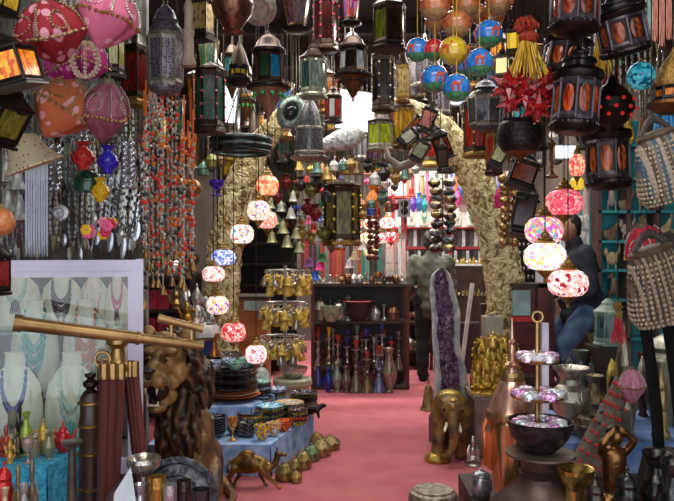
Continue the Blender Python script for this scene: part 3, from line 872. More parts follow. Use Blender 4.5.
# carved arch table under the gold figures
o = thing('side_table', 'grey carved side table with arched apron under the gold figurines', 'table', (1.26, 5.35, 0))
cw = mot('6a5a50', '8c7c70', 9, .6, 0, bump=.6)
part(o, 'tabletop', G().box((0, 0, .44), (.56, .4, .03)), cw, False)
part(o, 'apron', G().prism([(-.27, .42), (-.27, .02), (-.2, .02), (-.19, .18), (-.12, .27), (-.05, .28), (0, .33), (.05, .28), (.12, .27), (.19, .18), (.2, .02), (.27, .02), (.27, .42)], -.19, -.15), cw, False)
for s in (-1, 1): part(o, 'leg', G().box((s * .24, .16, .21), (.05, .05, .42)), cw, False)
# back hookah unit
DARKRED = mot('3a1210', '5a221e', 6, .5)
unit('shelf_unit', 'dark wooden shelf unit at the back of the aisle full of hookahs and pots', 'shelf', -.28, .78, 7.75, 8.2, 1.14, [.03, .74, 1.14], DARKWOOD, mot('181210', '241a16', 6), m2=DARKRED)
unit('side_shelf', 'narrow dark shelf unit right of the hookah shelves', 'shelf', .82, 1.2, 9.0, 9.4, 1.2, [.25, .6, .9, 1.2], DARKWOOD, mot('241814', '33241e', 6))
# left mid shelves
unit('display_shelf', 'dark shelf unit with coffee pots behind the strings of red beads', 'shelf', -1.95, -1.22, 6.15, 6.5, 1.3, [.5, .76, 1.0, 1.28], DARKWOOD, mot('2c2220', '3d302c', 5))
# dark recess cabinet
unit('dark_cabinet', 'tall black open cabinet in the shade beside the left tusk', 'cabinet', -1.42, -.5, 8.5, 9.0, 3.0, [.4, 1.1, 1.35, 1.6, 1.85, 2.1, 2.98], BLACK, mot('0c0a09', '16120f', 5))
o = thing('wooden_chest', 'orange brown wooden chest behind the row of lit lamps', 'chest', (-.96, 7.7, 0))
part(o, 'carcass', G().box((0, 0, .5), (.46, .5, 1.0)), PINEWOOD, False); part(o, 'lid', G().box((0, 0, 1.01), (.5, .54, .03)), DARKWOOD, False)
part(o, 'label_panel', G().box((.1, -.26, .93), (.2, .02, .1)), mot('7a9a9a', 'a8c0c0', 8), False)
# white jewellery wall display at the back right
o = thing('jewellery_display', 'white wall display with red rails behind the standing man', 'display', (1.9, 11.5, 0))
part(o, 'panel', G().box((0, .3, 1.9), (2.2, .06, 1.8)), mot('e0dede', 'f2f0f0', 4), False)
RAIL = mot('a8242c', 'c83840', 6, .4)
for z in (1.3, 1.54, 1.86, 2.36): part(o, 'rail', G().box((0, .15, z), (2.2, .26, .03)), RAIL if z > 1.5 else DARKM, False)
for x in (-1.0, -.1, .75): part(o, 'upright', G().box((x, .02, 1.75), (.05, .04, 1.3)), RAIL, False)
part(o, 'base_cabinet', G().box((0, .1, .6), (2.2, .6, 1.2)), DARKWOOD, False)
# ring counter
o = thing('ring_counter', 'counter with glass top and trays of rings behind the amethyst', 'counter', (1.6, 8.9, 0))
part(o, 'top', G().box((0, 0, 1.3), (.66, .5, .03)), DARKWOOD, False)
part(o, 'shelf', G().box((0, 0, .92), (.62, .46, .02)), DARKWOOD, False)
for sx in (-1, 1):
    for sy in (-1, 1): part(o, 'leg', G().box((sx * .31, sy * .23, .65), (.03, .03, 1.3)), DARKM, False)
part(o, 'lower_cabinet', G().box((0, .05, .3), (.6, .36, .6)), mot('2a1c20', '3c2a2e', 5), False)
boxthing('angled_easel_leg', 'pale grey slanted board leaning against the ring counter', 'board', 1.32, 1.36, 7.9, 7.94, 0, 1.15, mot('a8a4a0', 'c4c0bc', 8)).rotation_euler = (0, .13, 0)
boxthing('dark_screen', 'tall dark burgundy panel beside the right tusk', 'panel', 1.48, 1.62, 7.4, 7.5, 0, .95, mot('2c1a1e', '3c262a', 6))
# earring board
o = thing('earring_board', 'black board with rows of silver earrings right of the big tusk', 'board', (1.98, 7.6, 0))
part(o, 'panel', G().box((0, .05, 1.33), (.24, .04, .72)), BLACK, False)
part(o, 'foot', G().box((0, .1, .49), (.2, .2, .97)), DARKWOOD, False)
SHEET = boxthing('price_sheet', 'blank white sheet beside the black earring board', 'sheet', 2.09, 2.19, 7.635, 7.665, 0.98, 1.48, mot('d0d0e0', 'e4e4f0', 4))
# red brown cabinet with display window
o = thing('glass_cabinet', 'red brown wooden cabinet with a pale panel, right of the gold figures', 'cabinet', (1.54, 5.75, 0))
part(o, 'carcass', G().box((.05, .12, .6), (.32, .16, 1.2)), REDWOOD, False)
part(o, 'corner_post', G().box((.12, 0, .62), (.12, .06, 1.24)), mot('3c1614', '6a2c24', 4, .3), False)
part(o, 'pale_panel', G().box((-.06, .035, 1.08), (.14, .03, .2)), mot('8aa8a4', 'a8c4be', 4, .3), False)
part(o, 'red_strip', G().box((-.05, .035, .95), (.18, .03, .04)), mot('b02018', 'c83028', 6), False)
part(o, 'top', G().box((.05, .1, 1.22), (.36, .26, .03)), DARKWOOD, False)
# turquoise shelving on the right
TURQ = mot('1f8088', '36a0a4', 4, .7)
o = thing('turquoise_shelves', 'turquoise painted shelving with carved animals behind the seated person', 'shelf', (2.76, 6.5, 0))
part(o, 'back_panel', G().box((0, .2, 1.35), (.82, .03, 2.7)), TURQ, False)
for x in (-.39, -.13, .13, .39): part(o, 'upright', G().box((x, .09, 1.35), (.03, .2, 2.7)), mot('4a3430', '6a4a40', 6), False)
for z in (.7, 1.05, 1.32, 1.58, 1.85, 2.15, 2.45): part(o, 'shelf', G().box((0, .09, z), (.8, .2, .025)), TURQ, False)

# ------------------------------------------------------------------ glass display case with white frame
FX0, FX1, FY, FB = -2.0, -.895, 3.25, 3.95
o = CASE = thing('display_case', 'white framed glass jewellery case behind the brass telescope', 'display case', (FX1 + .02, FY, 0), (0, 0, math.radians(15)))
wf = mot('c9c6dc', 'd9d6ea', 3, .4); CWD, CDP = 1.2, .72
zt, zb = 1.455, .56; mx_ = -CWD / 2
part(o, 'top_rail', G().box((mx_, .02, zt - .035), (CWD, .05, .075)).box((mx_, -.008, zt - .035), (CWD - .1, .01, .02)), wf, False)
part(o, 'bottom_rail', G().box((mx_, .02, zb - .03), (CWD, .05, .06)), wf, False)
for x in (-.033, -CWD + .033): part(o, 'corner_post', G().box((x, .018, (zt + zb) / 2), (.066, .052, zt - zb)), wf, False)
for x in (-.02, -CWD + .02): part(o, 'rear_post', G().box((x, CDP - .03, (zt + zb) / 2), (.04, .04, zt - zb)), wf, False)
part(o, 'front_glass', G().box((mx_, .02, (zt + zb) / 2), (CWD - .13, .006, zt - zb - .1)), clear_glass('fcfffd', .04), False)
part(o, 'floor_panel', G().box((mx_, CDP / 2, zb - .02), (CWD, CDP, .03)), mot('5a5458', '6c666a', 5), False)
part(o, 'back_panel', G().box((mx_, CDP - .015, 1.0), (CWD, .03, .9)), mot('5c4a50', '7a666c', 5), False)
part(o, 'shelf', G().box((mx_, .54, 1.1), (CWD - .08, .32, .012)), clear_glass('f4fcf8', .08), False)
part(o, 'cushion_step', G().box((mx_, .54, .69), (CWD - .08, .3, .24)), mot('4a3840', '6a525a', 8, .95), False)
part(o, 'base_cabinet', G().box((mx_, CDP / 2, .265), (CWD - .04, CDP - .04, .53)), DARKWOOD, False)
CM_ = Matrix.Translation((FX1 + .02, FY, 0)) @ Matrix.Rotation(math.radians(15), 4, 'Z')
def case_pt(px, d):      # X,Y inside the case on the view line of px at depth d behind the glass
    n = Vector((-math.sin(math.radians(15)), math.cos(math.radians(15)))); k = (px - CX) / F
    Y = ((FX1 + .02) * n.x + FY * n.y + d) / (k * n.x + n.y); return Y

# ------------------------------------------------------------------ tusks
def tusk(label, pts, Y, rad, name='carved_tusk'):
    # pts in pixels along the centre line, base first, rad in pixels
    P = [W(x, y, Y) for x, y in pts]; base = P[0].copy()
    # dense Catmull-Rom
    def cr(a, i, t):
        p0, p1, p2, p3 = a[max(i - 1, 0)], a[i], a[min(i + 1, len(a) - 1)], a[min(i + 2, len(a) - 1)]
        return .5 * ((2 * p1) + (p2 - p0) * t + (2 * p0 - 5 * p1 + 4 * p2 - p3) * t * t + (3 * p1 - p0 - 3 * p2 + p3) * t ** 3)
    D = []; RR = []
    for i in range(len(P) - 1):
        for k in range(10):
            t = k / 10; D.append(cr(P, i, t) - base); RR.append(cr(rad, i, t) * Y / F)
    D.append(P[-1] - base); RR.append(rad[-1] * Y / F)
    g = G(); n = 20; vs = []
    rnd = random.Random(2)
    for i, (p, r) in enumerate(zip(D, RR)):
        d = (D[min(i + 1, len(D) - 1)] - D[max(i - 1, 0)]).normalized(); w = Vector((0, 1, 0)); u = w.cross(d).normalized()
        for j in range(n):
            a = 2 * PI * j / n
            bump = 1 + .05 * math.sin(i * .9 + 3 * a) * math.sin(2 * a + i * .37) + .035 * math.sin(i * 2.3 - 5 * a) + (.05 if (i % 7 == 0) else 0)
            vs.append(p + (u * math.cos(a) + w * math.sin(a) * .75) * r * bump)
    fs = [(i * n + j, i * n + (j + 1) % n, (i + 1) * n + (j + 1) % n, (i + 1) * n + j) for i in range(len(D) - 1) for j in range(n)]
    fs += [tuple(range(n - 1, -1, -1)), tuple((len(D) - 1) * n + j for j in range(n))]
    g.add(vs, fs)
    o = thing(name, label, 'tusk', base)
    sc = g; k = 0      # scrolls in relief on the side that faces the aisle mouth
    for i in range(3, len(D) - 4, 3):
        d = (D[i + 1] - D[i - 1]).normalized(); u = Vector((0, 1, 0)).cross(d).normalized(); r = RR[i]
        for s in (-.42, .38):
            k += 1; c = D[i] + u * s * r + Vector((0, -.75 * r * math.sqrt(1 - s * s) - .002, 0))
            pts2 = [c + (u * math.cos(a) + d * math.sin(a) * 1.2) * r * (.3 - .03 * q) for q, a in enumerate([k * 1.3 + .75 * q for q in range(8)])]
            sc.tube(pts2, r * .045, 5)
    part(o, 'tusk_body', g, CARVED)
    b = G().lathe([(1.5 * RR[0], -base.z), (1.5 * RR[0], -base.z + .06), (1.25 * RR[0], -base.z + .1), (1.2 * RR[0], -.02), (1.0 * RR[0], .02)], 16)
    part(o, 'stand', b, DARKWOOD); return o
def carvedmat():
    m, nt, b = newmat('carved_tusk'); setc(b, .5)
    v = coords(nt, (1, 1, .8)); n = N(nt, 'ShaderNodeTexNoise'); n.inputs['Scale'].default_value = 15; n.inputs['Detail'].default_value = 3; n.inputs['Distortion'].default_value = 1.6
    nt.links.new(v, n.inputs['Vector'])
    r = ramp(nt, [(.36, '6e5832'), (.46, 'b8a468'), (.56, 'ddd0a0'), (.7, 'c8b888')])
    nt.links.new(n.outputs['Fac'], r.inputs['Fac']); nt.links.new(r.outputs['Color'], b.inputs['Base Color'])
    bp = nt.nodes.new('ShaderNodeBump'); bp.inputs['Strength'].default_value = 1; bp.inputs['Distance'].default_value = .05
    nt.links.new(n.outputs['Fac'], bp.inputs['Height']); nt.links.new(bp.outputs['Normal'], b.inputs['Normal']); return m
CARVED = carvedmat()
tusk('carved ivory coloured tusk curving up on the right side of the aisle', [(503, 352), (506, 300), (498, 245), (483, 198), (463, 155), (438, 125), (412, 108), (392, 101)], 6.0, [20, 19.5, 19, 17.5, 15.5, 12, 8, 4])
tusk('carved ivory coloured tusk left of the aisle behind the ring of lamps', [(219, 352), (220, 300), (226, 245), (238, 195), (254, 155), (276, 125), (296, 104), (312, 92)], 6.4, [19, 18.5, 18, 17, 14, 11, 8, 4])

# ------------------------------------------------------------------ amethyst geode
o = thing('amethyst_geode', 'tall split amethyst geode with purple crystals standing beside the man', 'geode', (.93, 5.6, 0))
rk = mot('4a5262', '8a8e98', 7, .8, 0, bump=.8); PX = 5.6 / F
def gw(z):  # half width outline in metres over height
    t = (z - .26) / 1.10
    return (.135 - .045 * t + .008 * math.sin(t * 11)) * (1 if t < .9 else math.sqrt(max(.03, 1 - ((t - .9) / .1) ** 2)))
zs = [.26 + 1.10 * (1 - (1 - i / 22) ** 1.7) for i in range(23)]
def cxo(z): t = (z - .26) / 1.1; return -.03 - .09 * t + .008 * math.sin(z * 14)
def band(f0, f1, y0, y1, mirror=True):
    g = G(); n = 10
    vs = []
    for z in zs:
        for i in range(n + 1):
            a = -PI / 2 + PI * i / n
            pass
    return g
sh = G(); vs = []; n = 14
for k, z in enumerate(zs):
    for i in range(n):
        a = PI * i / (n - 1); w = gw(z) * (1 + .05 * math.sin(5 * a + k))
        vs.append((cxo(z) + math.cos(a) * w, math.sin(a) * w * 1.0, z))
sh.add(vs, [(k * n + i, k * n + i + 1, (k + 1) * n + i + 1, (k + 1) * n + i) for k in range(22) for i in range(n - 1)])
part(o, 'outer_rock', sh, rk)
rim = G(); vs = []
for k, z in enumerate(zs):
    w = gw(z); q = .60 + .05 * math.sin(k * 1.7)
    for x, y in ((-1, 0), (-.82, -.02), (-q, .0), (-q + .05, .05)): vs.append((cxo(z) + x * w, y, z))
    for x, y in ((q - .05, .05), (q, .0), (.82, -.02), (1, 0)): vs.append((cxo(z) + x * w, y, z))
rim.add(vs, [(k * 8 + i, k * 8 + i + 1, (k + 1) * 8 + i + 1, (k + 1) * 8 + i) for k in range(22) for i in (0, 1, 2, 4, 5, 6)])
part(o, 'agate_rim', rim, mot('949ca8', 'd2d2cc', 12, .45, 0, bump=.5))
cr = G(); rnd = random.Random(9)
cv = []
for k, z in enumerate(zs):
    for i in range(7): 
        a = PI * i / 6; cv.append((cxo(z) + math.cos(a) * gw(z) * .66, math.sin(a) * .055 + .01, z))
cr.add(cv, [(k * 7 + i, k * 7 + i + 1, (k + 1) * 7 + i + 1, (k + 1) * 7 + i) for k in range(22) for i in range(6)])
for i in range(520):
    z = rnd.uniform(.27, 1.3); w = gw(z) * .6; x = rnd.uniform(-w, w); y = .05 * math.sqrt(max(0, 1 - (x / w) ** 2)) + .012
    s = rnd.uniform(.006, .014); M = Matrix.Translation((cxo(z) + x, y, z)) @ Euler((PI / 2 + rnd.uniform(-.6, .6), rnd.uniform(-.6, .6), 0)).to_matrix().to_4x4()
    cr.lathe([(s, -.01), (s, s * .9), (0, s * 2.4)], 6, M)
part(o, 'amethyst_crystal', cr, mot('4a3450', '94788e', 22, .2), False)
part(o, 'wooden_base', G().lathe([(.17, 0), (.17, .2), (.14, .26), (.12, .28)], 8, Matrix.Translation((-.04, .05, 0))), mot('5a4038', '74564a', 8, .5), False)

# ------------------------------------------------------------------ telescope on tripod
TB = mot('7c6038', 'a88658', 7, .36, .7)
A = W(16, 323, 2.72); B = W(203, 346, 3.0); D = (B - A)
mid = A + D * .53
o = thing('brass_telescope', 'large brass telescope on a wooden tripod in front of the glass case', 'telescope', (mid.x, mid.y, 0))
def L(p): return Vector(p) - Vector((mid.x, mid.y, 0))
def seg(ts, rs, n=20): return G().tube([L(A + D * t) for t in ts], rs, n)
part(o, 'tube', seg([0, .02, .021, .3, .62, .621, .64, .641], [.032, .033, .0285, .0265, .025, .028, .028, .025]), TB)
part(o, 'draw_tube', seg([.63, .82, .821, .86, .861, 1.0], [.021, .0205, .023, .023, .019, .018]), TB)
part(o, 'objective_lens', G().tube([L(A + D * .001), L(A + D * -.002)], .027, 20), mot('101418', None, rough=.05))
part(o, 'dust_cap', seg([-.012, .03], [.0335, .034]), TB)
fa, fb = W(158, 318, 2.95), W(203, 329, 3.0)
fd = part(o, 'finder_scope', G().tube([L(fa + (fb - fa) * t) for t in (0, .1, .101, .75, .751, 1)], [.019, .019, .0165, .0155, .018, .018], 14), TB)
for t in (.3, .75):
    p = fa + (fb - fa) * t; part(o, 'finder_bracket', G().tube([L(p), L((p.x, p.y, p.z - .09))], .008, 6), BRASS)
hub = A + D * .52; hub = Vector((hub.x, hub.y, 0)); tz = (A + D * .52).z
part(o, 'mount', G().lathe([(.045, 1.02), (.05, 1.04), (.03, 1.07), (.026, tz - .05), (.045, tz - .03), (.045, tz - .015)], 14, Matrix.Translation(L(hub))), BRASS)
part(o, 'focus_wheel', G().torus(L(hub + Vector((-.05, -.03, tz - .09))), .03, .007, 16, 6, 'Y').tube([L(hub + Vector((-.05, -.03, tz - .09))), L(hub + Vector((0, 0, tz - .09)))], .006, 6), BRASS)
wd = stripes(['4a2420', '6a3830', '582c26'], 1.2, 'X', .4, 3)
for (tx, ty, bx, by, wdt) in ((-.004, -.06, .0, -.18, .042), (.05, .0, .12, .12, .019), (-.05, .03, -.12, .2, .03)):
    lg = G(); tp = hub + Vector((tx, ty, 1.03)); bp = hub + Vector((bx, by, 0.0))
    for s in (-1, 0, 1):
        off = Vector((s * wdt * .8, 0, 0)); lg.tube([L(tp + off), L(bp + off * .6)], [.018, .015], 4)
    leg = part(o, 'leg', lg, wd, False)
    f = G()
    for s in (-1, 0, 1): f.tube([L(tp + Vector((s * wdt * .8, 0, .03))), L(tp + Vector((s * wdt * .8, 0, -.03)))], .02, 8)
    part(leg, 'brass_fitting', f, BRASS)
# turned column and pole beside it
p = W(90.5, 501, 2.85)
o = thing('telescopic_stand', 'dark turned wooden column with brass rings beside the tripod', 'column', (p.x, p.y, 0))
z1 = W(90, 385, 2.85).z
part(o, 'shaft', G().lathe([(.055, 0), (.055, .1), (.046, .12), (.044, .5), (.047, .52), (.044, .54), (.043, .8), (.046, .82), (.04, .85), (.04, z1 - .05), (.03, z1 - .03)], 20), mot('2c1c14', '4c3426', 12, .35))
for z in (.3, .51, .56, .70, .81, .90): part(o, 'ring', G().torus((0, 0, z), .045, .007, 20, 6), OLDBRASS)
part(o, 'knob', G().lathe([(.03, z1 - .03), (.015, z1 - .015), (.03, z1), (.03, z1 + .012), (.012, z1 + .025), (.022, z1 + .035), (.022, z1 + .045), (0, z1 + .05)], 16), DARKM)
p = W(72, 501, 2.66); z1 = W(72, 441, 2.66).z
o = thing('flared_horn_stand', 'slim dark horn with flat flared top beside the turquoise table', 'horn', (p.x, p.y, 0))
part(o, 'stem', G().lathe([(.05, 0), (.03, .3), (.018, .6), (.013, z1 - .02)], 12), mot('3a2c22', '54443a', 10, .4)); part(o, 'flare', G().lathe([(.014, z1 - .03), (.036, z1 - .006), (.038, z1), (.02, z1)], 14), PEWTER)

# ------------------------------------------------------------------ lion
LM = mot('3c2a1c', '94703f', 7, .42, .2, bump=.5, bscale=40); LG = mot('5c4226', 'b08850', 9, .4, .15, bump=.3, bscale=30)
mane_m = stripes(['140d08', '3c2a1c', '74583c', '281a10'], 6, 'X', .5, 7, .1, .8)
o = thing('lion_statue', 'large carved lion statue with open mouth, left foreground below the telescope', 'statue', (-.88, 4.1, 0), (0, 0, 0))
b = G().ball((.03, .18, .36), (.12, .28, .23), 14, 10).ball((.01, -.02, .42), (.12, .15, .24), 14, 10).ball((.06, .3, .2), (.13, .2, .18), 12, 8)
for s, x in ((-1, -.07), (1, .1)):
    b.cap((x, -.06, .42), .075, (x + .02, -.14, .1), .05); b.ball((x + .02, -.2, .05), (.065, .1, .05), 10, 7)
b.cap((.12, .2, .2), .085, (.175, .02, .12), .055); b.ball((.18, -.05, .05), (.06, .1, .05), 10, 7)
b.cap((-.04, .3, .18), .1, (-.04, .1, .08), .05)
part(o, 'body', organic('body', b, LM, .014, 6), LM)
tl = G().tube([(.12, .42, .1), (.2, .36, .04), (.26, .2, .035), (.27, .05, .035)], [.035, .03, .025, .02], 8).ball((.27, .0, .04), (.035, .06, .035), 8, 6)
part(o, 'tail', tl, LM)
HM = Matrix.Translation((-.055, -.12, .865)) @ Euler((.08, 0, -.2)).to_matrix().to_4x4() @ Matrix.Diagonal((1.08, 1.12, 1.3, 1))
mn = G(); rnd = random.Random(8)
mn.ball((-.005, .06, .79), (.115, .16, .19), 14, 10).ball((-.005, -.02, .56), (.115, .15, .2), 14, 10)
for i in range(120):
    a = rnd.uniform(-PI * .12, PI * 1.12) if i % 3 else rnd.uniform(0, 2 * PI)
    r0 = rnd.uniform(.09, .125); yb = rnd.uniform(-.12, .12)
    p0 = Vector((math.cos(a) * r0 * .9, yb, math.sin(a) * r0 + .0)) + Vector((.0, .03, .80)); 
    dv = Vector((math.cos(a) * .35, .15, min(math.sin(a), .3) * .5 - .75)).normalized() * rnd.uniform(.1, .17)
    mn.tube([p0, p0 + dv * .35 + Vector((math.cos(a) * .025, -.02, .02)), p0 + dv * .75 + Vector((math.cos(a) * .025, -.01, 0)), p0 + dv], [.016, .023, .018, .004], 7)
for i in range(44):      # ruff framing the face
    a = -.9 + (PI + 1.8) * i / 43; rr_ = .112 + .012 * (i % 3)
    q = HM @ Vector((math.cos(a) * rr_, .01 + .03 * (i % 2), .02 + math.sin(a) * rr_ * .95)); e = Vector((math.cos(a) * .03, .05, math.sin(a) * .02 - .03))
    mn.tube([q - e * .4, q + e * .4, q + e * 1.1 + Vector((0, 0, -.02)), q + e * 1.6 + Vector((0, 0, -.06))], [.012, .019, .016, .004], 7)
for i in range(60):
    x = rnd.uniform(-.12, .11); z = rnd.uniform(.42, .62); y = -.13 - .05 * math.cos((x - .02) * 8) + rnd.uniform(-.02, .04)
    mn.tube([(x, y + .06, z + .09), (x + .01, y, z), (x + .02, y + .02, z - .12)], [.014, .022, .004], 7)
part(o, 'mane', organic('mane', mn, mane_m, .009, 2), mane_m)
hd = G()
def hb(c, r): hd.ball(HM @ Vector(c), r, 12, 9)
hb((0, 0, .03), (.105, .12, .115)); hb((0, -.11, .005), (.062, .1, .056)); hb((-.036, -.17, -.026), (.048, .052, .044)); hb((.036, -.17, -.026), (.048, .052, .044)); hb((0, -.14, .03), (.04, .08, .034)); hb((0, -.05, -.06), (.09, .07, .06))
hb((-.052, -.075, .078), (.042, .05, .024)); hb((.052, -.075, .078), (.042, .05, .024)); hb((0, -.08, .06), (.03, .08, .04)); hb((-.075, -.02, -.02), (.045, .06, .065)); hb((.075, -.02, -.02), (.045, .06, .065)); hb((0, -.02, .12), (.07, .07, .04))
for s in (-1, 1): hb((s * .11, .02, .13), (.045, .03, .05))
part(o, 'head', organic('head', hd, LG, .009, 3), LG)
jw = G().ball(HM @ Vector((0, -.13, -.15)), (.052, .07, .03), 12, 8).ball(HM @ Vector((0, -.05, -.12)), (.075, .08, .06), 12, 8)
part(o, 'lower_jaw', organic('lower_jaw', jw, LG, .009, 2), LG)
part(o, 'mouth', G().ball(HM @ Vector((0, -.1, -.09)), (.052, .088, .05), 12, 8), mot('1a0c0a', '2c1512', 8, .4))
te = G()
for s in (-1, 1):
    te.lathe([(.009, 0), (0, -.038)], 7, Matrix.Translation(HM @ Vector((s * .03, -.19, -.055)))); te.lathe([(.008, 0), (0, .032)], 7, Matrix.Translation(HM @ Vector((s * .028, -.18, -.13))))
for k in range(-2, 3): te.ball(HM @ Vector((k * .011, -.19, -.126)), (.006, .005, .008), 6, 4)
part(o, 'tooth', te, BONE)
part(o, 'nose', G().ball(HM @ Vector((0, -.215, .022)), (.04, .022, .02), 10, 7).ball(HM @ Vector((0, -.214, .0)), (.014, .018, .024), 8, 6), mot('1c120e', '30201a', 10, .35))
for s in (-1, 1):
    e = part(o, 'eye', G().ball(HM @ Vector((s * .048, -.105, .05)), (.017, .014, .012), 10, 7), mot('8a6c34', 'a88a50', 10, .2))
    part(e, 'pupil', G().ball(HM @ Vector((s * .048, -.117, .049)), (.009, .005, .009), 8, 6), BLACK)

# ------------------------------------------------------------------ elephant
EM = mot('40301c', '94753c', 9, .5, .2, bump=.6, bscale=26)
o = thing('elephant_statue', 'brown and gold carved elephant statue at the right edge of the carpet', 'statue', (.83, 5.2, 0), (0, 0, -.2))
b = G().ball((-.02, .1, .33), (.125, .2, .135), 14, 10).ball((.015, -.11, .36), (.085, .09, .095), 12, 9)
for x, y, x2, y2 in ((-.08, -.04, -.1, -.07), (.06, -.02, .06, -.02), (-.08, .22, -.09, .24), (.06, .22, .07, .24)): b.cap((x, y, .26), .06, (x2, y2, .05), .046)
part(o, 'body', organic('body', b, EM, .013, 4), EM)
part(o, 'trunk', G().tube([(.015, -.17, .36), (.02, -.22, .29), (.025, -.225, .2), (.01, -.21, .12), (-.02, -.23, .08), (-.04, -.26, .09)], [.046, .04, .033, .027, .022, .016], 10), EM)
for s in (-1, 1):
    part(o, 'ear', G().lathe([(.2, -.01), (.95, -.006), (1, .004), (.2, .012)], 14, Matrix.Translation((.015 + s * .095, -.09, .35)) @ Euler((PI / 2, 0, s * .7)).to_matrix().to_4x4() @ Matrix.Diagonal((.065, .095, 1, 1))), EM)
    part(o, 'tusk', G().tube([(.015 + s * .04, -.17, .29), (.015 + s * .055, -.23, .25), (.015 + s * .05, -.27, .26)], [.013, .01, .003], 7), BONE)
    part(o, 'eye', G().ball((.015 + s * .062, -.165, .385), .011, 8, 6), BLACK)
part(o, 'saddle_cloth', organic('saddle_cloth', G().ball((-.02, .12, .35), (.13, .13, .13), 14, 10), GOLD, .012, 2), GOLD)
part(o, 'headdress', G().ball((.015, -.12, .445), (.035, .04, .018), 10, 7).ball((.015, -.19, .41), (.02, .018, .026), 8, 6), mot('8a6c2c', 'c09c4c', 20, .4, .4, bump=.5))
part(o, 'pedestal', G().lathe([(.09, 0), (.095, .02), (.075, .045), (.06, .06)], 14, Matrix.Translation((-.1, -.09, 0))), GOLD)

# ------------------------------------------------------------------ camel
CM = mot('4a3216', '9a7432', 8, .34, .6, bump=.3)
o = thing('camel_statue', 'bronze camel statue in mid stride on the carpet before the blue platform', 'statue', (-.56, 4.56, 0), (0, 0, 0))
b = G().ball((0, 0, .15), (.115, .05, .065), 14, 10).ball((-.01, 0, .2), (.055, .035, .04), 12, 8)
b.tube([(.08, 0, .15), (.13, 0, .125), (.17, 0, .15), (.185, 0, .2)], [.042, .032, .024, .02], 9).ball((.19, 0, .21), (.03, .02, .022), 10, 7).ball((.222, 0, .207), (.026, .014, .014), 10, 7)
for (x, y, kx, fx) in ((-.085, -.03, -.12, -.1), (-.075, .03, -.06, -.1), (.08, -.03, .13, .19), (.08, .03, .07, .1)):
    b.cap((x, y, .13), .025, (kx, y, .07), .015); b.cap((kx, y, .07), .014, (fx, y, .014), .01); b.ball((fx + .008, y, .01), (.02, .013, .011), 8, 5)
part(o, 'body', organic('body', b, CM, .007, 3), CM)
part(o, 'tail', G().tube([(-.11, 0, .17), (-.135, 0, .13), (-.13, 0, .09)], [.008, .006, .01], 6), CM)
for s in (-1, 1): part(o, 'ear', G().ball((.18, s * .016, .235), (.006, .006, .014), 6, 5), CM)

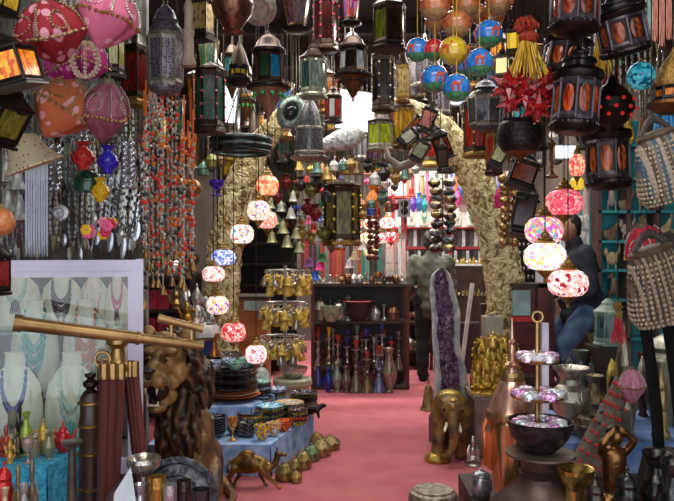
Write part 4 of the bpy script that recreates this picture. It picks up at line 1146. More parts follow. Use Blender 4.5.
# ------------------------------------------------------------------ people
def person(label, loc, rz, pose, jm, tm, hm, skin, shoe):
    bd = G()
    P = {k: Vector(v) for k, v in pose.items()}
    def limb(g, a, r0, c, r1): g.cap(P[a], r0, P[c], r1, 12)
    bd.ball(P['head'], (.078, .095, .115), 14, 10).ball(P['head'] + P['face'] * .05 + Vector((0, 0, -.05)), (.055, .06, .06), 12, 8)
    bd.ball(P['head'] + P['face'] * .1 + Vector((0, 0, -.01)), (.014, .02, .024), 8, 6)
    side = P['face'].cross(Vector((0, 0, 1)))
    for s in (-1, 1): bd.ball(P['head'] + side * s * .08, (.018, .02, .032), 8, 6)
    bd.cap(P['neck'], .055, P['head'] - Vector((0, 0, .05)), .05, 10)
    bd.cap(P['chest'], .1, P['pelvis'], .1, 12); 
    for s in 'lr':
        limb(bd, 'sh_' + s, .05, 'el_' + s, .036); limb(bd, 'el_' + s, .036, 'wr_' + s, .028)
        limb(bd, 'hip_' + s, .085, 'kn_' + s, .055); limb(bd, 'kn_' + s, .055, 'an_' + s, .04)
        w, d = P['wr_' + s], (P['wr_' + s] - P['el_' + s]).normalized()
        bd.ball(w + d * .05, (.04, .028, .045), 8, 6)
        u = d.orthogonal().normalized()
        for k in range(4): bd.cap(w + d * .08 + u * (k - 1.5) * .017, .0085, w + d * (.15 + .012 * (k in (1, 2))) + u * (k - 1.5) * .02 + Vector((0, 0, -.012)), .007, 6)
        bd.cap(w + d * .03 + u * .03, .011, w + d * .09 + u * .055, .008, 6)
        bd.cap(P['an_' + s], .038, P['an_' + s] + P['toe'] * .14 - Vector((0, 0, .05)), .03, 8)
    me = organic('person', bd, skin, .013, 2)
    root = link('person', me); root.location = loc; root.rotation_euler = (0, 0, rz); meta(root, label, 'person')
    j = G()
    j.cap(P['chest'] + (P['sh_l'] - P['chest']) * .45, .135, P['pelvis'] + side * .05, .15, 14); j.cap(P['chest'] + (P['sh_r'] - P['chest']) * .45, .135, P['pelvis'] - side * .05, .15, 14)
    j.cap(P['pelvis'], .16, P['hem'], .165, 14)
    for s in 'lr': limb(j, 'sh_' + s, .082, 'el_' + s, .064); limb(j, 'el_' + s, .064, 'wr_' + s, .05)
    j.cap(P['chest'] + Vector((0, 0, .08)), .1, P['neck'] + Vector((0, 0, .02)), .075, 10)
    part(root, 'jacket', organic('jacket', j, jm, .016, 3, lambda c: .007 * math.sin(c.z * 48 + c.x * 20) * math.sin(c.x * 31 + c.y * 17)), jm)
    t = G().cap(P['hip_l'], .12, P['hip_r'], .12, 12)
    for s in 'lr': limb(t, 'hip_' + s, .112, 'kn_' + s, .08); limb(t, 'kn_' + s, .08, 'an_' + s, .065)
    part(root, 'trousers', organic('trousers', t, tm, .018, 3, lambda c: .004 * math.sin(c.z * 40 + c.x * 9)), tm)
    h = G().ball(P['head'] - P['face'] * .025 + Vector((0, 0, .03)), (.088, .1, .1), 14, 10).ball(P['head'] - P['face'] * .05 - Vector((0, 0, .02)), (.075, .06, .07), 12, 8)
    part(root, 'hair', organic('hair', h, hm, .012, 2, lambda c: .004 * math.sin(c.x * 90) * math.sin(c.z * 70)), hm)
    for s in 'lr':
        a = P['an_' + s]; part(root, 'shoe', organic('shoe', G().ball(a + P['toe'] * .03 - Vector((0, 0, .03)), (.05, .06, .05), 10, 8).cap(a - Vector((0, 0, .045)) - P['toe'] * .02, .045, a + P['toe'] * .16 - Vector((0, 0, .05)), .038, 10), shoe, .012, 2), shoe)
        part(root, 'eye', G().ball(P['head'] + P['face'] * .088 + side * (.03 if s == 'l' else -.03) + Vector((0, 0, .012)), .008, 8, 6), BLACK)
    return root
hair = mot('14100c', '2a211a', 16, .6)
SKIN = mot('9a6a4c', 'b07e5c', 8, .55)
pose = dict(head=(0, 0, 1.6), face=(.5, .86, 0), neck=(0, -.02, 1.44), chest=(0, -.02, 1.24), pelvis=(0, 0, .95), hem=(0, 0, .85), toe=(.4, .9, 0),
            sh_l=(-.19, -.02, 1.38), sh_r=(.19, .0, 1.38), el_l=(-.26, -.03, 1.1), el_r=(.25, .04, 1.1), wr_l=(-.2, .2, 1.02), wr_r=(.18, .26, 1.06),
            hip_l=(-.09, 0, .92), hip_r=(.09, 0, .92), kn_l=(-.1, .02, .5), kn_r=(.1, .03, .5), an_l=(-.1, -.02, .09), an_r=(.11, .02, .09))
p = W(431, 250, 8.3)
person('person seen from behind in a grey green jacket and black trousers, standing', (p.x, 8.3, 0), 0, pose, mot('4a4c42', '5e6054', 9, .85, bump=.8), mot('0c0b0c', '171618', 8, .9), hair, SKIN, BLACK)
pose = dict(head=(-.1, 0, 1.62), face=(-.95, -.3, 0), neck=(-.05, 0, 1.47), chest=(-.02, 0, 1.26), pelvis=(.04, 0, .95), hem=(.0, 0, .9), toe=(-.9, -.4, 0),
            sh_l=(-.02, -.19, 1.4), sh_r=(-.0, .19, 1.4), el_l=(.0, -.25, 1.12), el_r=(-.06, .24, 1.12), wr_l=(-.2, -.18, 1.0), wr_r=(-.25, .14, 1.02),
            hip_l=(.02, -.1, .9), hip_r=(.02, .1, .9), kn_l=(-.2, -.2, .66), kn_r=(-.22, .1, .66), an_l=(-.08, -.2, .34), an_r=(-.1, .1, .34))
p = W(580, 250, 6.0)
person('person in dark navy jacket and blue jeans sitting behind lit lamps', (p.x, 6.0, .07), 0, pose, mot('171c26', '262e3a', 6, .8, bump=.4), mot('3a5070', '5a7494', 10, .9), hair, SKIN, BLACK)
o = thing('bar_stool', 'tall dark stool under the person in the navy jacket', 'stool', (p.x + .04, 6.0, 0))
part(o, 'seat', G().lathe([(.17, .81), (.18, .83), (.18, .85), (.15, .86)], 18), DARKWOOD)
for s in (-1, 1):
    for q in (-1, 1): part(o, 'leg', G().tube([(s * .1, q * .1, .82), (s * .17, q * .17, 0)], .016, 8), DARKWOOD)
part(o, 'footrest', G().torus((0, 0, .26), .2, .012, 20, 6), PEWTER)

# ------------------------------------------------------------------ camera, lights, world
cam = bpy.data.cameras.new('camera'); co = bpy.data.objects.new('camera', cam); COL.objects.link(co)
co.location = (0, 0, CAMZ); co.rotation_euler = (PI / 2, 0, 0); cam.sensor_width = 36; cam.sensor_fit = 'HORIZONTAL'; cam.lens = 36 * F / 674; cam.clip_start = .05
SC.camera = co
w = bpy.data.worlds.new('world'); SC.world = w; w.use_nodes = True
w.node_tree.nodes['Background'].inputs['Color'].default_value = (.85, .92, 1, 1); w.node_tree.nodes['Background'].inputs['Strength'].default_value = 1.9
def area(name, loc, rot, sx, sy, e, c=(1, .95, .88)):
    l = bpy.data.lights.new(name, 'AREA'); l.shape = 'RECTANGLE'; l.size = sx; l.size_y = sy; l.energy = e; l.color = c
    o = bpy.data.objects.new(name, l); COL.objects.link(o); o.location = loc; o.rotation_euler = rot; return o
area('overhead_light', (.2, 1.2, 3.4), (0, 0, 0), 2.2, 1.0, 40)  # added wide overhead light, stands in for daylight from the open shop front
area('overhead_light', (.2, 4.8, 3.45), (0, 0, 0), 3.6, .25, 45)
area('overhead_light', (.2, 6.0, 3.45), (0, 0, 0), 3.6, .25, 60)
area('overhead_light', (.2, 7.2, 3.45), (0, 0, 0), 3.6, .25, 90)
area('overhead_light', (.2, 8.5, 3.45), (0, 0, 0), 3.6, .25, 120)
area('overhead_light', (.6, 10.3, 3.45), (0, 0, 0), 4.2, .3, 150)
SC.view_settings.view_transform = 'Standard'; SC.view_settings.look = 'None'; SC.view_settings.gamma = 1; SC.view_settings.use_curve_mapping = False
SC.view_settings.exposure = .27
# ================================================================== LEFT SIDE
def allm(m, *names): return {n: m for n in ('body', 'rim', 'lid', 'spout', 'handle', '*') + names}
EMB = lambda *n: None
PINKM = mot('c05a7c', 'e08aa4', 4, .8)
# ---- stuffed pouches, upper left
def pch(box, Y, label, bm, tilt=(0, 0, 0), trim=None):
    m = {'body': bm}
    if trim: m['beaded_trim'] = trim; m['embroidery'] = trim
    return hangfit('pouch', box, Y, label, 'ornament', 'fabric_pouch', m, tilt, None, None, .002)
GT = mot('7a6238', 'a89060', 14, .5, .3)
pch((18, 0, 84, 64), 2.3, 'red stuffed pouch with pink dots and gold trim, upper left', dots('8a1424', 'c88898', 2.6, .36), (.35, -.3, .3), GT)
pch((80, -16, 137, 50), 2.35, 'pink stuffed pouch with silver paisley beading, upper left', dots('c0607e', 'd898aa', 2.2, .25), (.2, .2, .8))
pch((46, 42, 84, 90), 2.85, 'magenta stuffed pouch with pale dots under the red dotted pouch', dots('a0186c', 'd084a8', 3, .3), (.1, -.4, .2), GT)
pch((70, 40, 108, 82), 2.8, 'magenta pouch with beaded loops under the pink paisley pouch', dots('a8206c', 'd87ca4', 3, .3), (.1, .3, .2))
pch((35, 76, 90, 142), 2.58, 'orange stuffed pouch with pink dots and gold braid', dots('ac5a30', 'c89090', 2.6, .3), (.35, .4, 1.1), GT)
pch((82, 80, 128, 144), 2.6, 'mauve stuffed pouch with oval silver beading', mot('6c3242', '8c4c5c', 5, .6), (.4, -.15, .9))
hangfit('beadloops', (62, 42, 108, 78), 2.55, 'loops of pale beads hanging in front of the magenta pouches', 'beads', 'bead_loops')
hangfit('beadloops', (58, -14, 84, 10), 2.7, 'loops of pale beads above the red dotted pouch', 'beads', 'bead_loops')
# ---- dark lanterns at the left edge
AMB = {'glass_pane': stain('d86a10', 'f0a020')}
hangfit('hexl', (-26, 32, 42, 90), 2.1, 'black lantern with bright orange glass at the left edge', mats={'glass_pane': mosaic(['f08a18', 'd86010', 'f8a830', 'b84808', 'f09020'], 11, .35, .2), 'frame': BLACK, 'base': BLACK, 'roof': BLACK}, tilt=(.1, -.28, .3), args=(4, .86, .86))
hangfit('hexl', (-10, -30, 22, 16), 2.2, 'black lantern with yellow glass in the top left corner', mats={'glass_pane': stain('b89018', 'e8c83a'), 'frame': BLACK, 'base': BLACK}, tilt=(0, .2, 0), args=(4, .86, .86))
hangfit('hexl', (-34, 76, 32, 142), 2.42, 'tilted black lantern with olive yellow glass at the left edge', mats={'glass_pane': stain('6a6a18', '98a030'), 'frame': BLACK, 'base': BLACK, 'roof': BLACK}, tilt=(.2, .5, .2), args=(4, .86, .86))
hangfit('hexl', (-18, 238, 11, 296), 2.3, 'black lantern with dark red glass beside the white display case', mats={'glass_pane': stain('6a1010', '9a1c18'), 'frame': BLACK, 'base': BLACK, 'roof': BLACK}, args=(4, .86, .86))
p = W(26, 165, 2.7)
hangfit('plain', (-4, 128, 56, 168), 2.7, 'beige dotted cone lampshade at the left edge', 'lampshade', 'cone_lampshade', {'bell': dots('cdbf9a', '8a4a40', 7, .2)}, (.2, -.35, 0), args=('bell', 24))
o = inst('globe', 'painted_ball', 'orange painted ball at the left edge above the case', 'ornament', W(1, 222, 2.5), 14 * 2.5 / F, mats={'ball': mot('b8683a', 'd08a58', 3, .3), 'painted_ground': mot('b8683a', 'd08a58', 3, .3), 'painted_camel': mot('b8683a', None)}); chain(o, W(1, 205, 2.5))
# ---- glass teapot ornaments on threads
for bx, lab, c, c2 in (((71, 142, 95, 170), 'red and clear glass bauble on a thread below the orange pouch', 'a8181c', 'd84a3a'), ((97, 146, 119, 174), 'deep blue glass bauble with copper cap below the mauve pouch', '1c1c9a', '4a3ad0'), ((91, 178, 110, 202), 'yellow glass bauble beside the green glass dish', 'c89a10', 'f0cc30')):
    o = hangfit('plain', bx, 2.9, lab, 'ornament', 'glass_bauble', {'vase': stain(c, c2)}, args=('vase', 16), r=.0015)
    part(o, 'cap', G().lathe([(.5, .9), (.4, 1), (.1, 1.06)], 12), COPPER)
hangfit('plain', (74, 168, 104, 192), 3.0, 'dark green glass dish hanging below the red bauble', 'dish', 'glass_dish', {'domebox': stain('1c3a2a', '3a6a50')}, args=('domebox', 18), r=.0015)
# flower posy
pc = W(99, 229, 3.05); o = thing('flower_posy', 'posy of pink and yellow artificial flowers hanging above the display case', 'flowers', pc)
rnd = random.Random(4)
for i in range(10):
    c = Vector((rnd.uniform(-.06, .06), rnd.uniform(-.03, .03), rnd.uniform(-.035, .04))); g = G()
    for k in range(6):
        a = k * PI / 3; g.ball(c + Vector((math.cos(a) * .014, -.01, math.sin(a) * .014)), (.012, .007, .012), 7, 5)
    part(o, 'flower', g, mot(['d85a80', 'e8c020', 'c83050', 'e88aa4'][i % 4], None, rough=.7))
chain(o, pc, r=.0015)
# crystal bead curtains: separate strands
for i in range(9):
    o = hangfit('strands', (25 + i * 2.6, 172, 27.2 + i * 2.6, 256), 3.6, nth(i) + ' strand from the left in the pale clear crystal curtain', 'beads', 'crystal_strand', {'strand': mot('b8c4dc', 'eef4ff', 60, .1, 0, coat=.5), 'tie': SILVER}, group='crystal strands', args=(2,), r=.0012)
# ---- necklaces on the partition
NM = [mot('c8c6c0', 'e8e6e0', 20, .3, .6), mot('8a8880', 'b8b4a8', 20, .3, .6), mot('2a2a2c', '4a4a4c', 20, .3), mot('9a8a5c', 'c8b880', 20, .3, .5), mot('5a5a4c', '84846c', 20, .4), mot('b0b4b8', 'dcdfe4', 20, .2, .8), mot('4a6a60', '7a9a8c', 20, .4), mot('7a2a30', 'a83a40', 20, .4)]
NC = ['white', 'grey', 'black', 'gold toned', 'olive', 'silver', 'green', 'red']
NW = [0, 1, 2, 3, 4, 5, 5, 1, 0, 5, 2, 0, 4, 6, 7]
rnd = random.Random(21)
for row, (y0, y1) in enumerate(((96, 172), (138, 216), (186, 264))):
    g = boxthing('hanging_rod', ('upper', 'middle', 'lower')[row] + ' metal rod of necklaces on the dark partition', 'rod', -2.4, -1.28, 4.6 - .06 * row, 4.612 - .06 * row, W(0, y0 + 1, 4.6).z, W(0, y0 + 1, 4.6).z + .012, PEWTER)
    for k in range(2): part(g, 'bracket', G().box((-.4 + .8 * k, .11 + .03 * row, .006), (.012, .2 + .06 * row, .012)), PEWTER, False)
    n = 27
    for i in range(n):
        x = 3 + i * 5.5 + rnd.uniform(-2, 2); k = NW[(i * 7 + row * 4) % 15]; L = (y1 - y0) * rnd.uniform(.75, 1.0)
        sitfit('necklace', (x - 23, y0, x + 23, y0 + L), 4.57 - .06 * row, '%s necklace, %s from the left on the %s rod of the dark partition' % (NC[k], nth(i), ('upper', 'middle', 'lower')[row]), 'necklace', 'necklace', {'bead_strand': NM[k], 'pendant': NM[(k * 3 + i) % 6]}, group='necklaces on the partition', args=((i * 5 + row) % 6,))
for i in range(12):
    x = 98 + i * 4.4; k = (0, 2, 0, 5, 2, 0, 1, 0, 2, 0, 5, 2)[i]
    hangfit('necklace', (x - 26, 150 + (i * 7) % 22, x + 26, 232 + (i * 11) % 26), 4.3, 'chunky %s necklace, %s from the left before the right end of the partition' % (NC[k], nth(i)), 'necklace', 'necklace', {'bead_strand': NM[k], 'pendant': NM[(0, 5, 2)[i % 3]]}, (0, .12, 0), args=(1 + 2 * (i % 3),), r=.001)
for i, (x, y, w) in enumerate(((6, 152, 10), (17, 160, 9), (8, 182, 9), (19, 190, 8))):
    hangfit('plain', (x - w, y, x + w, y + 30), 3.9, 'pale grey metal bell, %s at the left edge' % ('upper left', 'upper right', 'lower left', 'lower right')[i], 'bell', 'bell', {'bell': mot('8a8a84', 'c8c8c0', 4, .4, .3)}, args=('bell', 16), r=.001)
o = inst('sconce', 'medallion', 'round silver medallion hanging among the necklaces of the partition', 'ornament', W(60, 213, 4.2), (.05, .05, .03), (PI / 2, 0, 0), mats={'*': mot('9a9a9a', 'd8d8d8', 4, .3, .6)}); chain(o, W(60, 206, 4.2), r=.001)
# silver ball bunches among the necklaces
for i, (x, y, c) in enumerate(((55, 168, '8a8a8c'), (84, 120, '9a9ca0'), (128, 165, 'b8bcc8'), (112, 112, '7a7264'))):
    o = hangfit('ballgarland', (x - 7, y - 24, x + 7, y + 24), 4.2, ('first', 'second', 'third', 'fourth')[(0, 1, 3, 2)[i]] + ' from the left of the silver ball bunches before the partition', 'ornament', 'ball_bunch', {'ball': mot(c, 'd8dce4', 12, .25, .8)}, group='silver ball bunches')
# ---- contents of the glass case
TQ = mot('3a8a90', '7ac0c0', 20, .35); BL = mot('2a3a7a', '4a5aa0', 20, .35); CORAL = mot('a85040', 'd08060', 20, .4); PEARL = mot('c8b8b8', 'f0e4e4', 20, .25); DKB = mot('3a3038', '5c4c58', 20, .35); PALE = mot('8aa89a', 'b8ccc0', 20, .4)
def bustset(i, bx, d, lab, nk, m1, m2, z=None):
    Y = case_pt((bx[0] + bx[2]) / 2, d); 
    sitfit('bust', bx, Y, 'white display bust ' + lab, 'display bust', 'display_bust', group='busts in the case', z=z, rz=.26)
    sitfit('collar', bx, Y, nk + ' on the bust ' + lab, 'necklace', 'bust_necklace', {'bead_strand': m1, 'pendant': m2}, group='necklaces in the case', z=z, rz=.26, args=(i,))
bustset(0, (-6, 268, 40, 312), .5, 'upper left in the glass case', 'round collar of white petals', PALE, DKB, 1.107)
bustset(2, (42, 270, 82, 308), .5, 'second on the upper case shelf', 'layered dark bead necklace', DKB, NM[1], 1.107)
bustset(1, (80, 272, 108, 306), .52, 'third on the upper case shelf', 'pale pink drop necklace', PEARL, CORAL, 1.107)
bustset(4, (105, 274, 129, 306), .5, 'fourth on the upper case shelf', 'dark pink round bead necklace', mot('a03a5c', 'c86a8a', 20, .3), DKB, 1.107)
bustset(2, (12, 300, 58, 362), .46, 'behind the tube, left of two', 'turquoise and brown layered necklace', TQ, DKB, .815)
bustset(5, (64, 299, 108, 364), .46, 'behind the tube, right of two', 'brown and coral drop necklace', CORAL, TQ, .815)
bustset(3, (106, 306, 130, 350), .5, 'by the white post, tube height', 'gold disc pendant necklace', PALE, BRASS, .815)
bustset(0, (-12, 352, 42, 424), .16, 'in front row, left edge', 'dark blue bead necklace with silver leaf drops', BL, NM[4], .556)
bustset(4, (46, 352, 98, 424), .16, 'in front row beside the turned column', 'broad turquoise mosaic collar', PALE, TQ, .556)
# ---- turquoise table: lamps and little figures
pm = lambda c, c2, r=.3, me=.3: mot(c, c2, 12, r, me)
tb = 0.66
rnd = random.Random(3)
for i, (x, yt, w, Y, st, c1, c2, lab) in enumerate([
    (6, 425, 7, 2.95, 'figurine', '8a2a20', 'c05040', 'red robed figurine at the left edge of the turquoise table'),
    (15, 428, 6, 2.92, 'figurine', '5a4a3a', '8a7458', 'brown figurine second from the left on the turquoise table'),
    (26, 412, 6, 2.95, 'pot', '2c8a4a', 'c8c03a', 'small green and yellow striped vase on the turquoise table'),
    (20, 402, 5, 3.0, 'figurine', '14100e', '2a2420', 'black figurine against the case behind the striped vase'),
    (34, 430, 6, 2.92, 'lidpot', '7a6a58', 'b0a08a', 'pewter lidded pot in the middle of the turquoise table'),
    (28, 438, 6, 2.84, 'plain', '8a7068', 'c0a8a0', 'pale pinkish goblet at the front of the turquoise table'),
    (10, 436, 5, 2.84, 'ewer', 'a8702c', 'd8a850', 'tiny brass pot at the front left of the turquoise table'),
    (49, 432, 6, 2.9, 'pot', '6a6a4c', '9a9a78', 'olive metal vase near the corner of the turquoise table'),
    (43, 418, 9, 3.0, 'teapot', 'b08a30', 'e0bc60', 'brass oil lamp with long spout behind the olive vase'),
    (63, 420, 10, 3.0, 'teapot', 'a81c20', 'd84048', 'red enamelled oil lamp with looped handle on the turquoise table')]):
    sitfit(st, (x - w, yt, x + w, 470), Y, lab, 'lamp' if st == 'teapot' else 'figurine' if st == 'figurine' else 'pot', {'figurine': 'figurine', 'pot': 'vase', 'lidpot': 'lidded_pot', 'plain': 'goblet', 'ewer': 'coffee_pot', 'teapot': 'oil_lamp'}[st], {n: pm(c1, c2) for n in ('body', 'lid', 'spout', 'handle', 'head', 'plinth', 'rim', 'goblet')}, z=tb, args=(('goblet', 14) if st == 'plain' else ()), rz=(PI if st == 'teapot' else 0))
# front board figurines
for i, (x, yt, w, c1, c2, st, lab) in enumerate([
    (4, 461, 9, 'b01418', 'd83830', 'lidpot', 'round red lacquer pot with lid in the bottom left corner'),
    (18, 464, 7, '5a4a34', '9a8058', 'figurine', 'brown and gold figurine beside the red lacquer pot'),
    (32, 458, 8, '4a3a44', '8a7a54', 'figurine', 'figurine in purple headdress and gold robe before the turquoise table'),
    (24, 484, 7, '7a7a80', 'a8a8b0', 'pot', 'small grey metal vase between the two front figurines'),
    (5, 488, 6, 'b0986a', 'd8c8a0', 'pot', 'cream vase in the bottom left corner'), ]):
    Y = 2.55 - .05 * (i % 2) - (.1 if i > 2 else 0)
    o = sitfit(st, (x - w, yt, x + w, 520), Y, lab, 'figurine' if st == 'figurine' else 'pot', 'figurine' if st == 'figurine' else 'vase' if st == 'pot' else 'lidded_pot', {n: pm(c1, c2) for n in ('body', 'lid', 'head', 'plinth', 'rim')}, z=.52)
# ---- crate with tray and goblets
pt = W(176, 512, 3.05)
o = thing('metal_tray', 'large dark engraved round tray leaning against the lion', 'tray', (pt.x, 3.0, .262), (1.25, 0, 0)); 
part(o, 'dish', G().lathe([(.0, .012), (.10, .014), (.105, .02), (.125, .012), (.15, .012), (.155, .03), (.18, .034), (.182, .028), (.15, 0), (0, 0)], 32, Matrix.Translation((0, .183, 0))), mot('3c3c40', '6a6a70', 30, .35, .8, bump=.3))
for i, (x, yt, w, Y, st, c1, c2, lab) in enumerate([
    (144, 457, 17, 2.7, 'meshcup', '8a8478', 'd0cabc', 'tall goblet with wide silver mesh bowl before the tripod'),
    (157, 476, 9, 2.62, 'goblet', '9a7430', 'd8b060', 'brass cup in front of the metal tray'),
    (170, 484, 7, 2.6, 'goblet', 'a8a8a8', 'e0e0e0', 'small silver cup in front of the metal tray'),
    (184, 480, 8, 2.68, 'goblet', '3a3430', '7a7068', 'dark goblet at the right of the metal tray'),
    (201, 489, 10, 2.6, 'bowl', '3a3a3e', '5c5c60', 'dark metal bowl at the lion\'s paw'),
    (140, 484, 9, 2.6, 'vase', 'b8b8c0', 'e8e8f0', 'sparkling silver vase under the mesh goblet')]):
    sitfit('plain', (x - w, yt, x + w, 520), Y, lab, 'goblet' if st in ('goblet', 'meshcup') else st, {'meshcup': 'mesh_goblet', 'flare': 'mesh_goblet', 'goblet': 'goblet', 'bowl': 'bowl', 'vase': 'vase'}[st], {st: pm(c1, c2, .25, .8)}, z=.42, args=(st, 18))
# plastic wrapped pyramid
p = W(118, 501, 2.58); o = thing('plastic_bag', 'crumpled clear plastic wrapping in front of the tripod legs', 'plastic bag', (p.x, 2.53, .0))
part(o, 'bundle', G().lathe([(.1, 0), (.11, .3), (.09, .44)], 12, sy=.5), mot('8a8690', 'b0acb8', 6, .8))
rnd = random.Random(12); n = 12; vs = [(.06, 0, .30)]; 
for q in (1, 2, 3):
    for i in range(n): 
        a = 2 * PI * i / n; r = .055 * q * rnd.uniform(.8, 1.15); vs.append((.06 - .03 * q + r * math.cos(a), r * math.sin(a) * .4, max(0, .30 - .1 * q + rnd.uniform(-.02, .02)) if q < 3 else 0))
fs = [(0, 1 + i, 1 + (i + 1) % n) for i in range(n)] + [(1 + q * n + i, 1 + (q + 1) * n + i, 1 + (q + 1) * n + (i + 1) % n, 1 + q * n + (i + 1) % n) for q in range(2) for i in range(n)]
part(o, 'film', G().add([(a, b, c + .44) for a, b, c in vs], fs), clear_glass('e8e8f0', .3), False)
part(o, 'paper_lining', G().lathe([(.07, 0), (.055, .05), (.01, .12)], 7, Matrix.Translation((0, 0, .44))), mot('c0bcd0', 'e0dcec', 9, .8), False)

# ---- strings of red and orange beads with bells
for i, (x, yt, yb) in enumerate([(146, 80, 250), (149, 58, 262), (153, 48, 280), (158, 58, 280), (163, 52, 286), (168, 28, 268), (172, 55, 278), (176, 40, 250), (184, 95, 282), (191, 88, 262), (193, 110, 262), (181, 130, 280), (161, 60, 232), (188, 120, 270), (144, 90, 300)]):
    Y = 4.0 + .1 * ((i * 3) % 4); top = W(x, yt, Y); h = (yb - yt) * Y / F
    o = inst('bellstring', 'bead_string', nth(i) + ' in making order of the strings', 'beads', top, 1, group='strings of red and orange beads', args=(i, round(h, 2)))
    chain(o, top, r=.002)
    o['_x'] = x
SX = sorted([o for o in ALL if '_x' in o], key=lambda o: o['_x'])
for i, o in enumerate(SX): o['label'] = nth(i) + ' string from the left of red and orange beads ending in a brass bell'; del o['_x']
# ---- lanterns over the bead strings
hangfit('perfl', (147, 2, 184, 96), 3.9, 'large pierced grey metal lantern above the red bead strings')
o = hangfit('plain', (181, -20, 196, 66), 3.6, 'turned pale wooden spindle hanging beside the pierced grey lantern', 'spindle', 'wooden_spindle', {'minaret': mot('8a7462', 'b09a86', 8, .6)}, args=('minaret', 16))
hangfit('hexl', (190, -20, 216, 42), 4.0, 'brass filigree box lantern at the top beside the wooden spindle', mats={'glass_pane': FILI, 'base': BLACK}, args=(4, .86, .86))
hangfit('hexl', (120, 20, 150, 108), 4.3, 'lantern with dark red glass behind the pink paisley pouch', mats={'glass_pane': stain('5a1010', 'a82414'), 'base': OLDBRASS}, args=(4, .86, .86))
hangfit('hexl', (100, 0, 126, 80), 4.1, 'lantern with yellow green glass behind the pink paisley pouch', mats={'glass_pane': stain('8a8a20', 'c8c840'), 'base': BLACK})
hangfit('tubel', (194, 62, 226, 134), 4.9, 'tall lantern with dark green glass and pink studs', mats={})
hangfit('plain', (176, 175, 196, 204), 4.3, 'gold glass ball hanging behind the red bead strings', 'ornament', 'glass_ball', {'vase': stain('8a5a18', 'd8a840')}, args=('vase', 18)) if False else None
o = inst('globe', 'gold_ball', 'shiny gold ball hanging right of the red bead strings', 'ornament', W(192, 189, 4.3), 10 * 4.3 / F, mats={'ball': BRASS, 'painted_ground': BRASS, 'painted_camel': OLDBRASS}); chain(o, W(192, 176, 4.3))
o = inst('globe', 'gold_ball', 'dull copper ball hanging behind the shiny gold ball', 'ornament', W(177, 184, 4.4), 8 * 4.4 / F, mats={'ball': COPPER, 'painted_ground': BRONZE, 'painted_camel': COPPER}); chain(o, W(177, 174, 4.4))
hangfit('plain', (209, 180, 225, 196), 5.0, 'small unlit lamp of purple blue glass left of the tusk', 'lamp', 'glass_lamp', {'goblet': stain('3a1c9a', '6a4ad0')}, args=('goblet', 16))
# ---- mosaic lamps by the left tusk
def mos(box, Y, label, cols, e, sc=7, grout=None, zc=None):
    return hangfit('mosl', box, Y, label, 'lamp', 'mosaic_lamp', {'glass_globe': mosaic(cols, sc * .8, e * .72, .3, grout, 0, (1, 1, 3))}, zc=zc)
RDW = ['e8604a', 'f8e0c8', 'f09078', 'fff0e0', 'd84838', 'f8c8a8']
mos((256, 165, 279, 204), 5.5, 'red orange lit mosaic lamp, highest of the group beside the left tusk', ['e86048', 'f8a070', 'f8d0a0', 'e87858', 'f0b080'], 1.0, 5)
mos((247, 190, 270, 229), 5.4, 'lit mosaic lamp with white and blue stars below the red orange lamp', ['fff4e0', 'f8c8a0', 'fff0d8', '9a6ac0', 'f8a890', 'fff8ec'], 1.15)
mos((257, 202, 277, 236), 5.6, 'pink lit mosaic lamp partly behind the starred lamp', ['f8b0a0', 'e87868', 'fcd8c0', 'f09888'], 1.0)
mos((230, 214, 254, 252), 5.3, 'white lit mosaic lamp with orange dots before the left tusk', ['fff4e8', 'f8c0a0', 'fff0e0', 'e85a48', 'fff8f0', '58a0b0'], 1.2)
mos((211, 241, 236, 272), 5.1, 'blue lit mosaic lamp on the left tusk', ['6a80d8', 'c8d4f8', '8a9ce8', 'e8ecff', '4a60c8'], 1.0)
mos((202, 258, 225, 288), 5.0, 'white lit mosaic lamp with dark red flowers left of the tusk', ['fff0ec', 'f8d8d0', 'b83038', 'fff4f0', 'e8a098'], 1.05)
mos((206, 286, 229, 322), 5.1, 'white lit mosaic lamp with purple and yellow stars above the ceramic bowls', ['fff0e0', '8a58b8', 'f8e0b8', 'f0b060', 'fff4e8'], 1.05)
mos((221, 312, 246, 350), 5.0, 'red lit mosaic lamp above the stacked plates', ['d83a40', 'f8a8a0', 'e86060', 'fcd8d0', 'c82c34'], .95)
mos((245, 335, 267, 371), 5.2, 'lowest pink and white lit mosaic lamp above the stacked plates', ['fff0f0', 'f8c0c0', 'e05a68', 'fff4f4'], 1.05)
# ring chandelier that carries them
pr = W(241, 147, 5.4); o = thing('ring_chandelier', 'black iron ring chandelier in front of the left tusk', 'chandelier', pr)
R0 = 29 * 5.4 / F
part(o, 'ring', G().torus((0, 0, .05), R0, .022, 32, 8).torus((0, 0, 0), R0 * 1.02, .018, 32, 8).torus((0, 0, -.04), R0 * .96, .014, 32, 8).lathe([(R0 * .97, -.05), (R0, .06)], 32, cap=False), mot('262a2a', '4a5250', 14, .35, .7))
for k in range(3):
    a = k * 2.1 + .4; part(o, 'chain', G().tube([(R0 * math.cos(a), R0 * math.sin(a), .05), (0, 0, .5)], .005, 4), CHAIN, False)
part(o, 'stem', G().tube([(0, 0, .48), (0, 0, CEIL - pr.z)], .012, 6), CHAIN)
# ================================================================== CENTRE
# ---- earrings on the black board
for r in range(8):
    for c in range(5): inst('earring', 'earring', 'small silver drop earring on the black earring board', 'earring', (1.89 + .045 * c, 7.628, 1.04 + .085 * r), 1, group='earrings on the board')
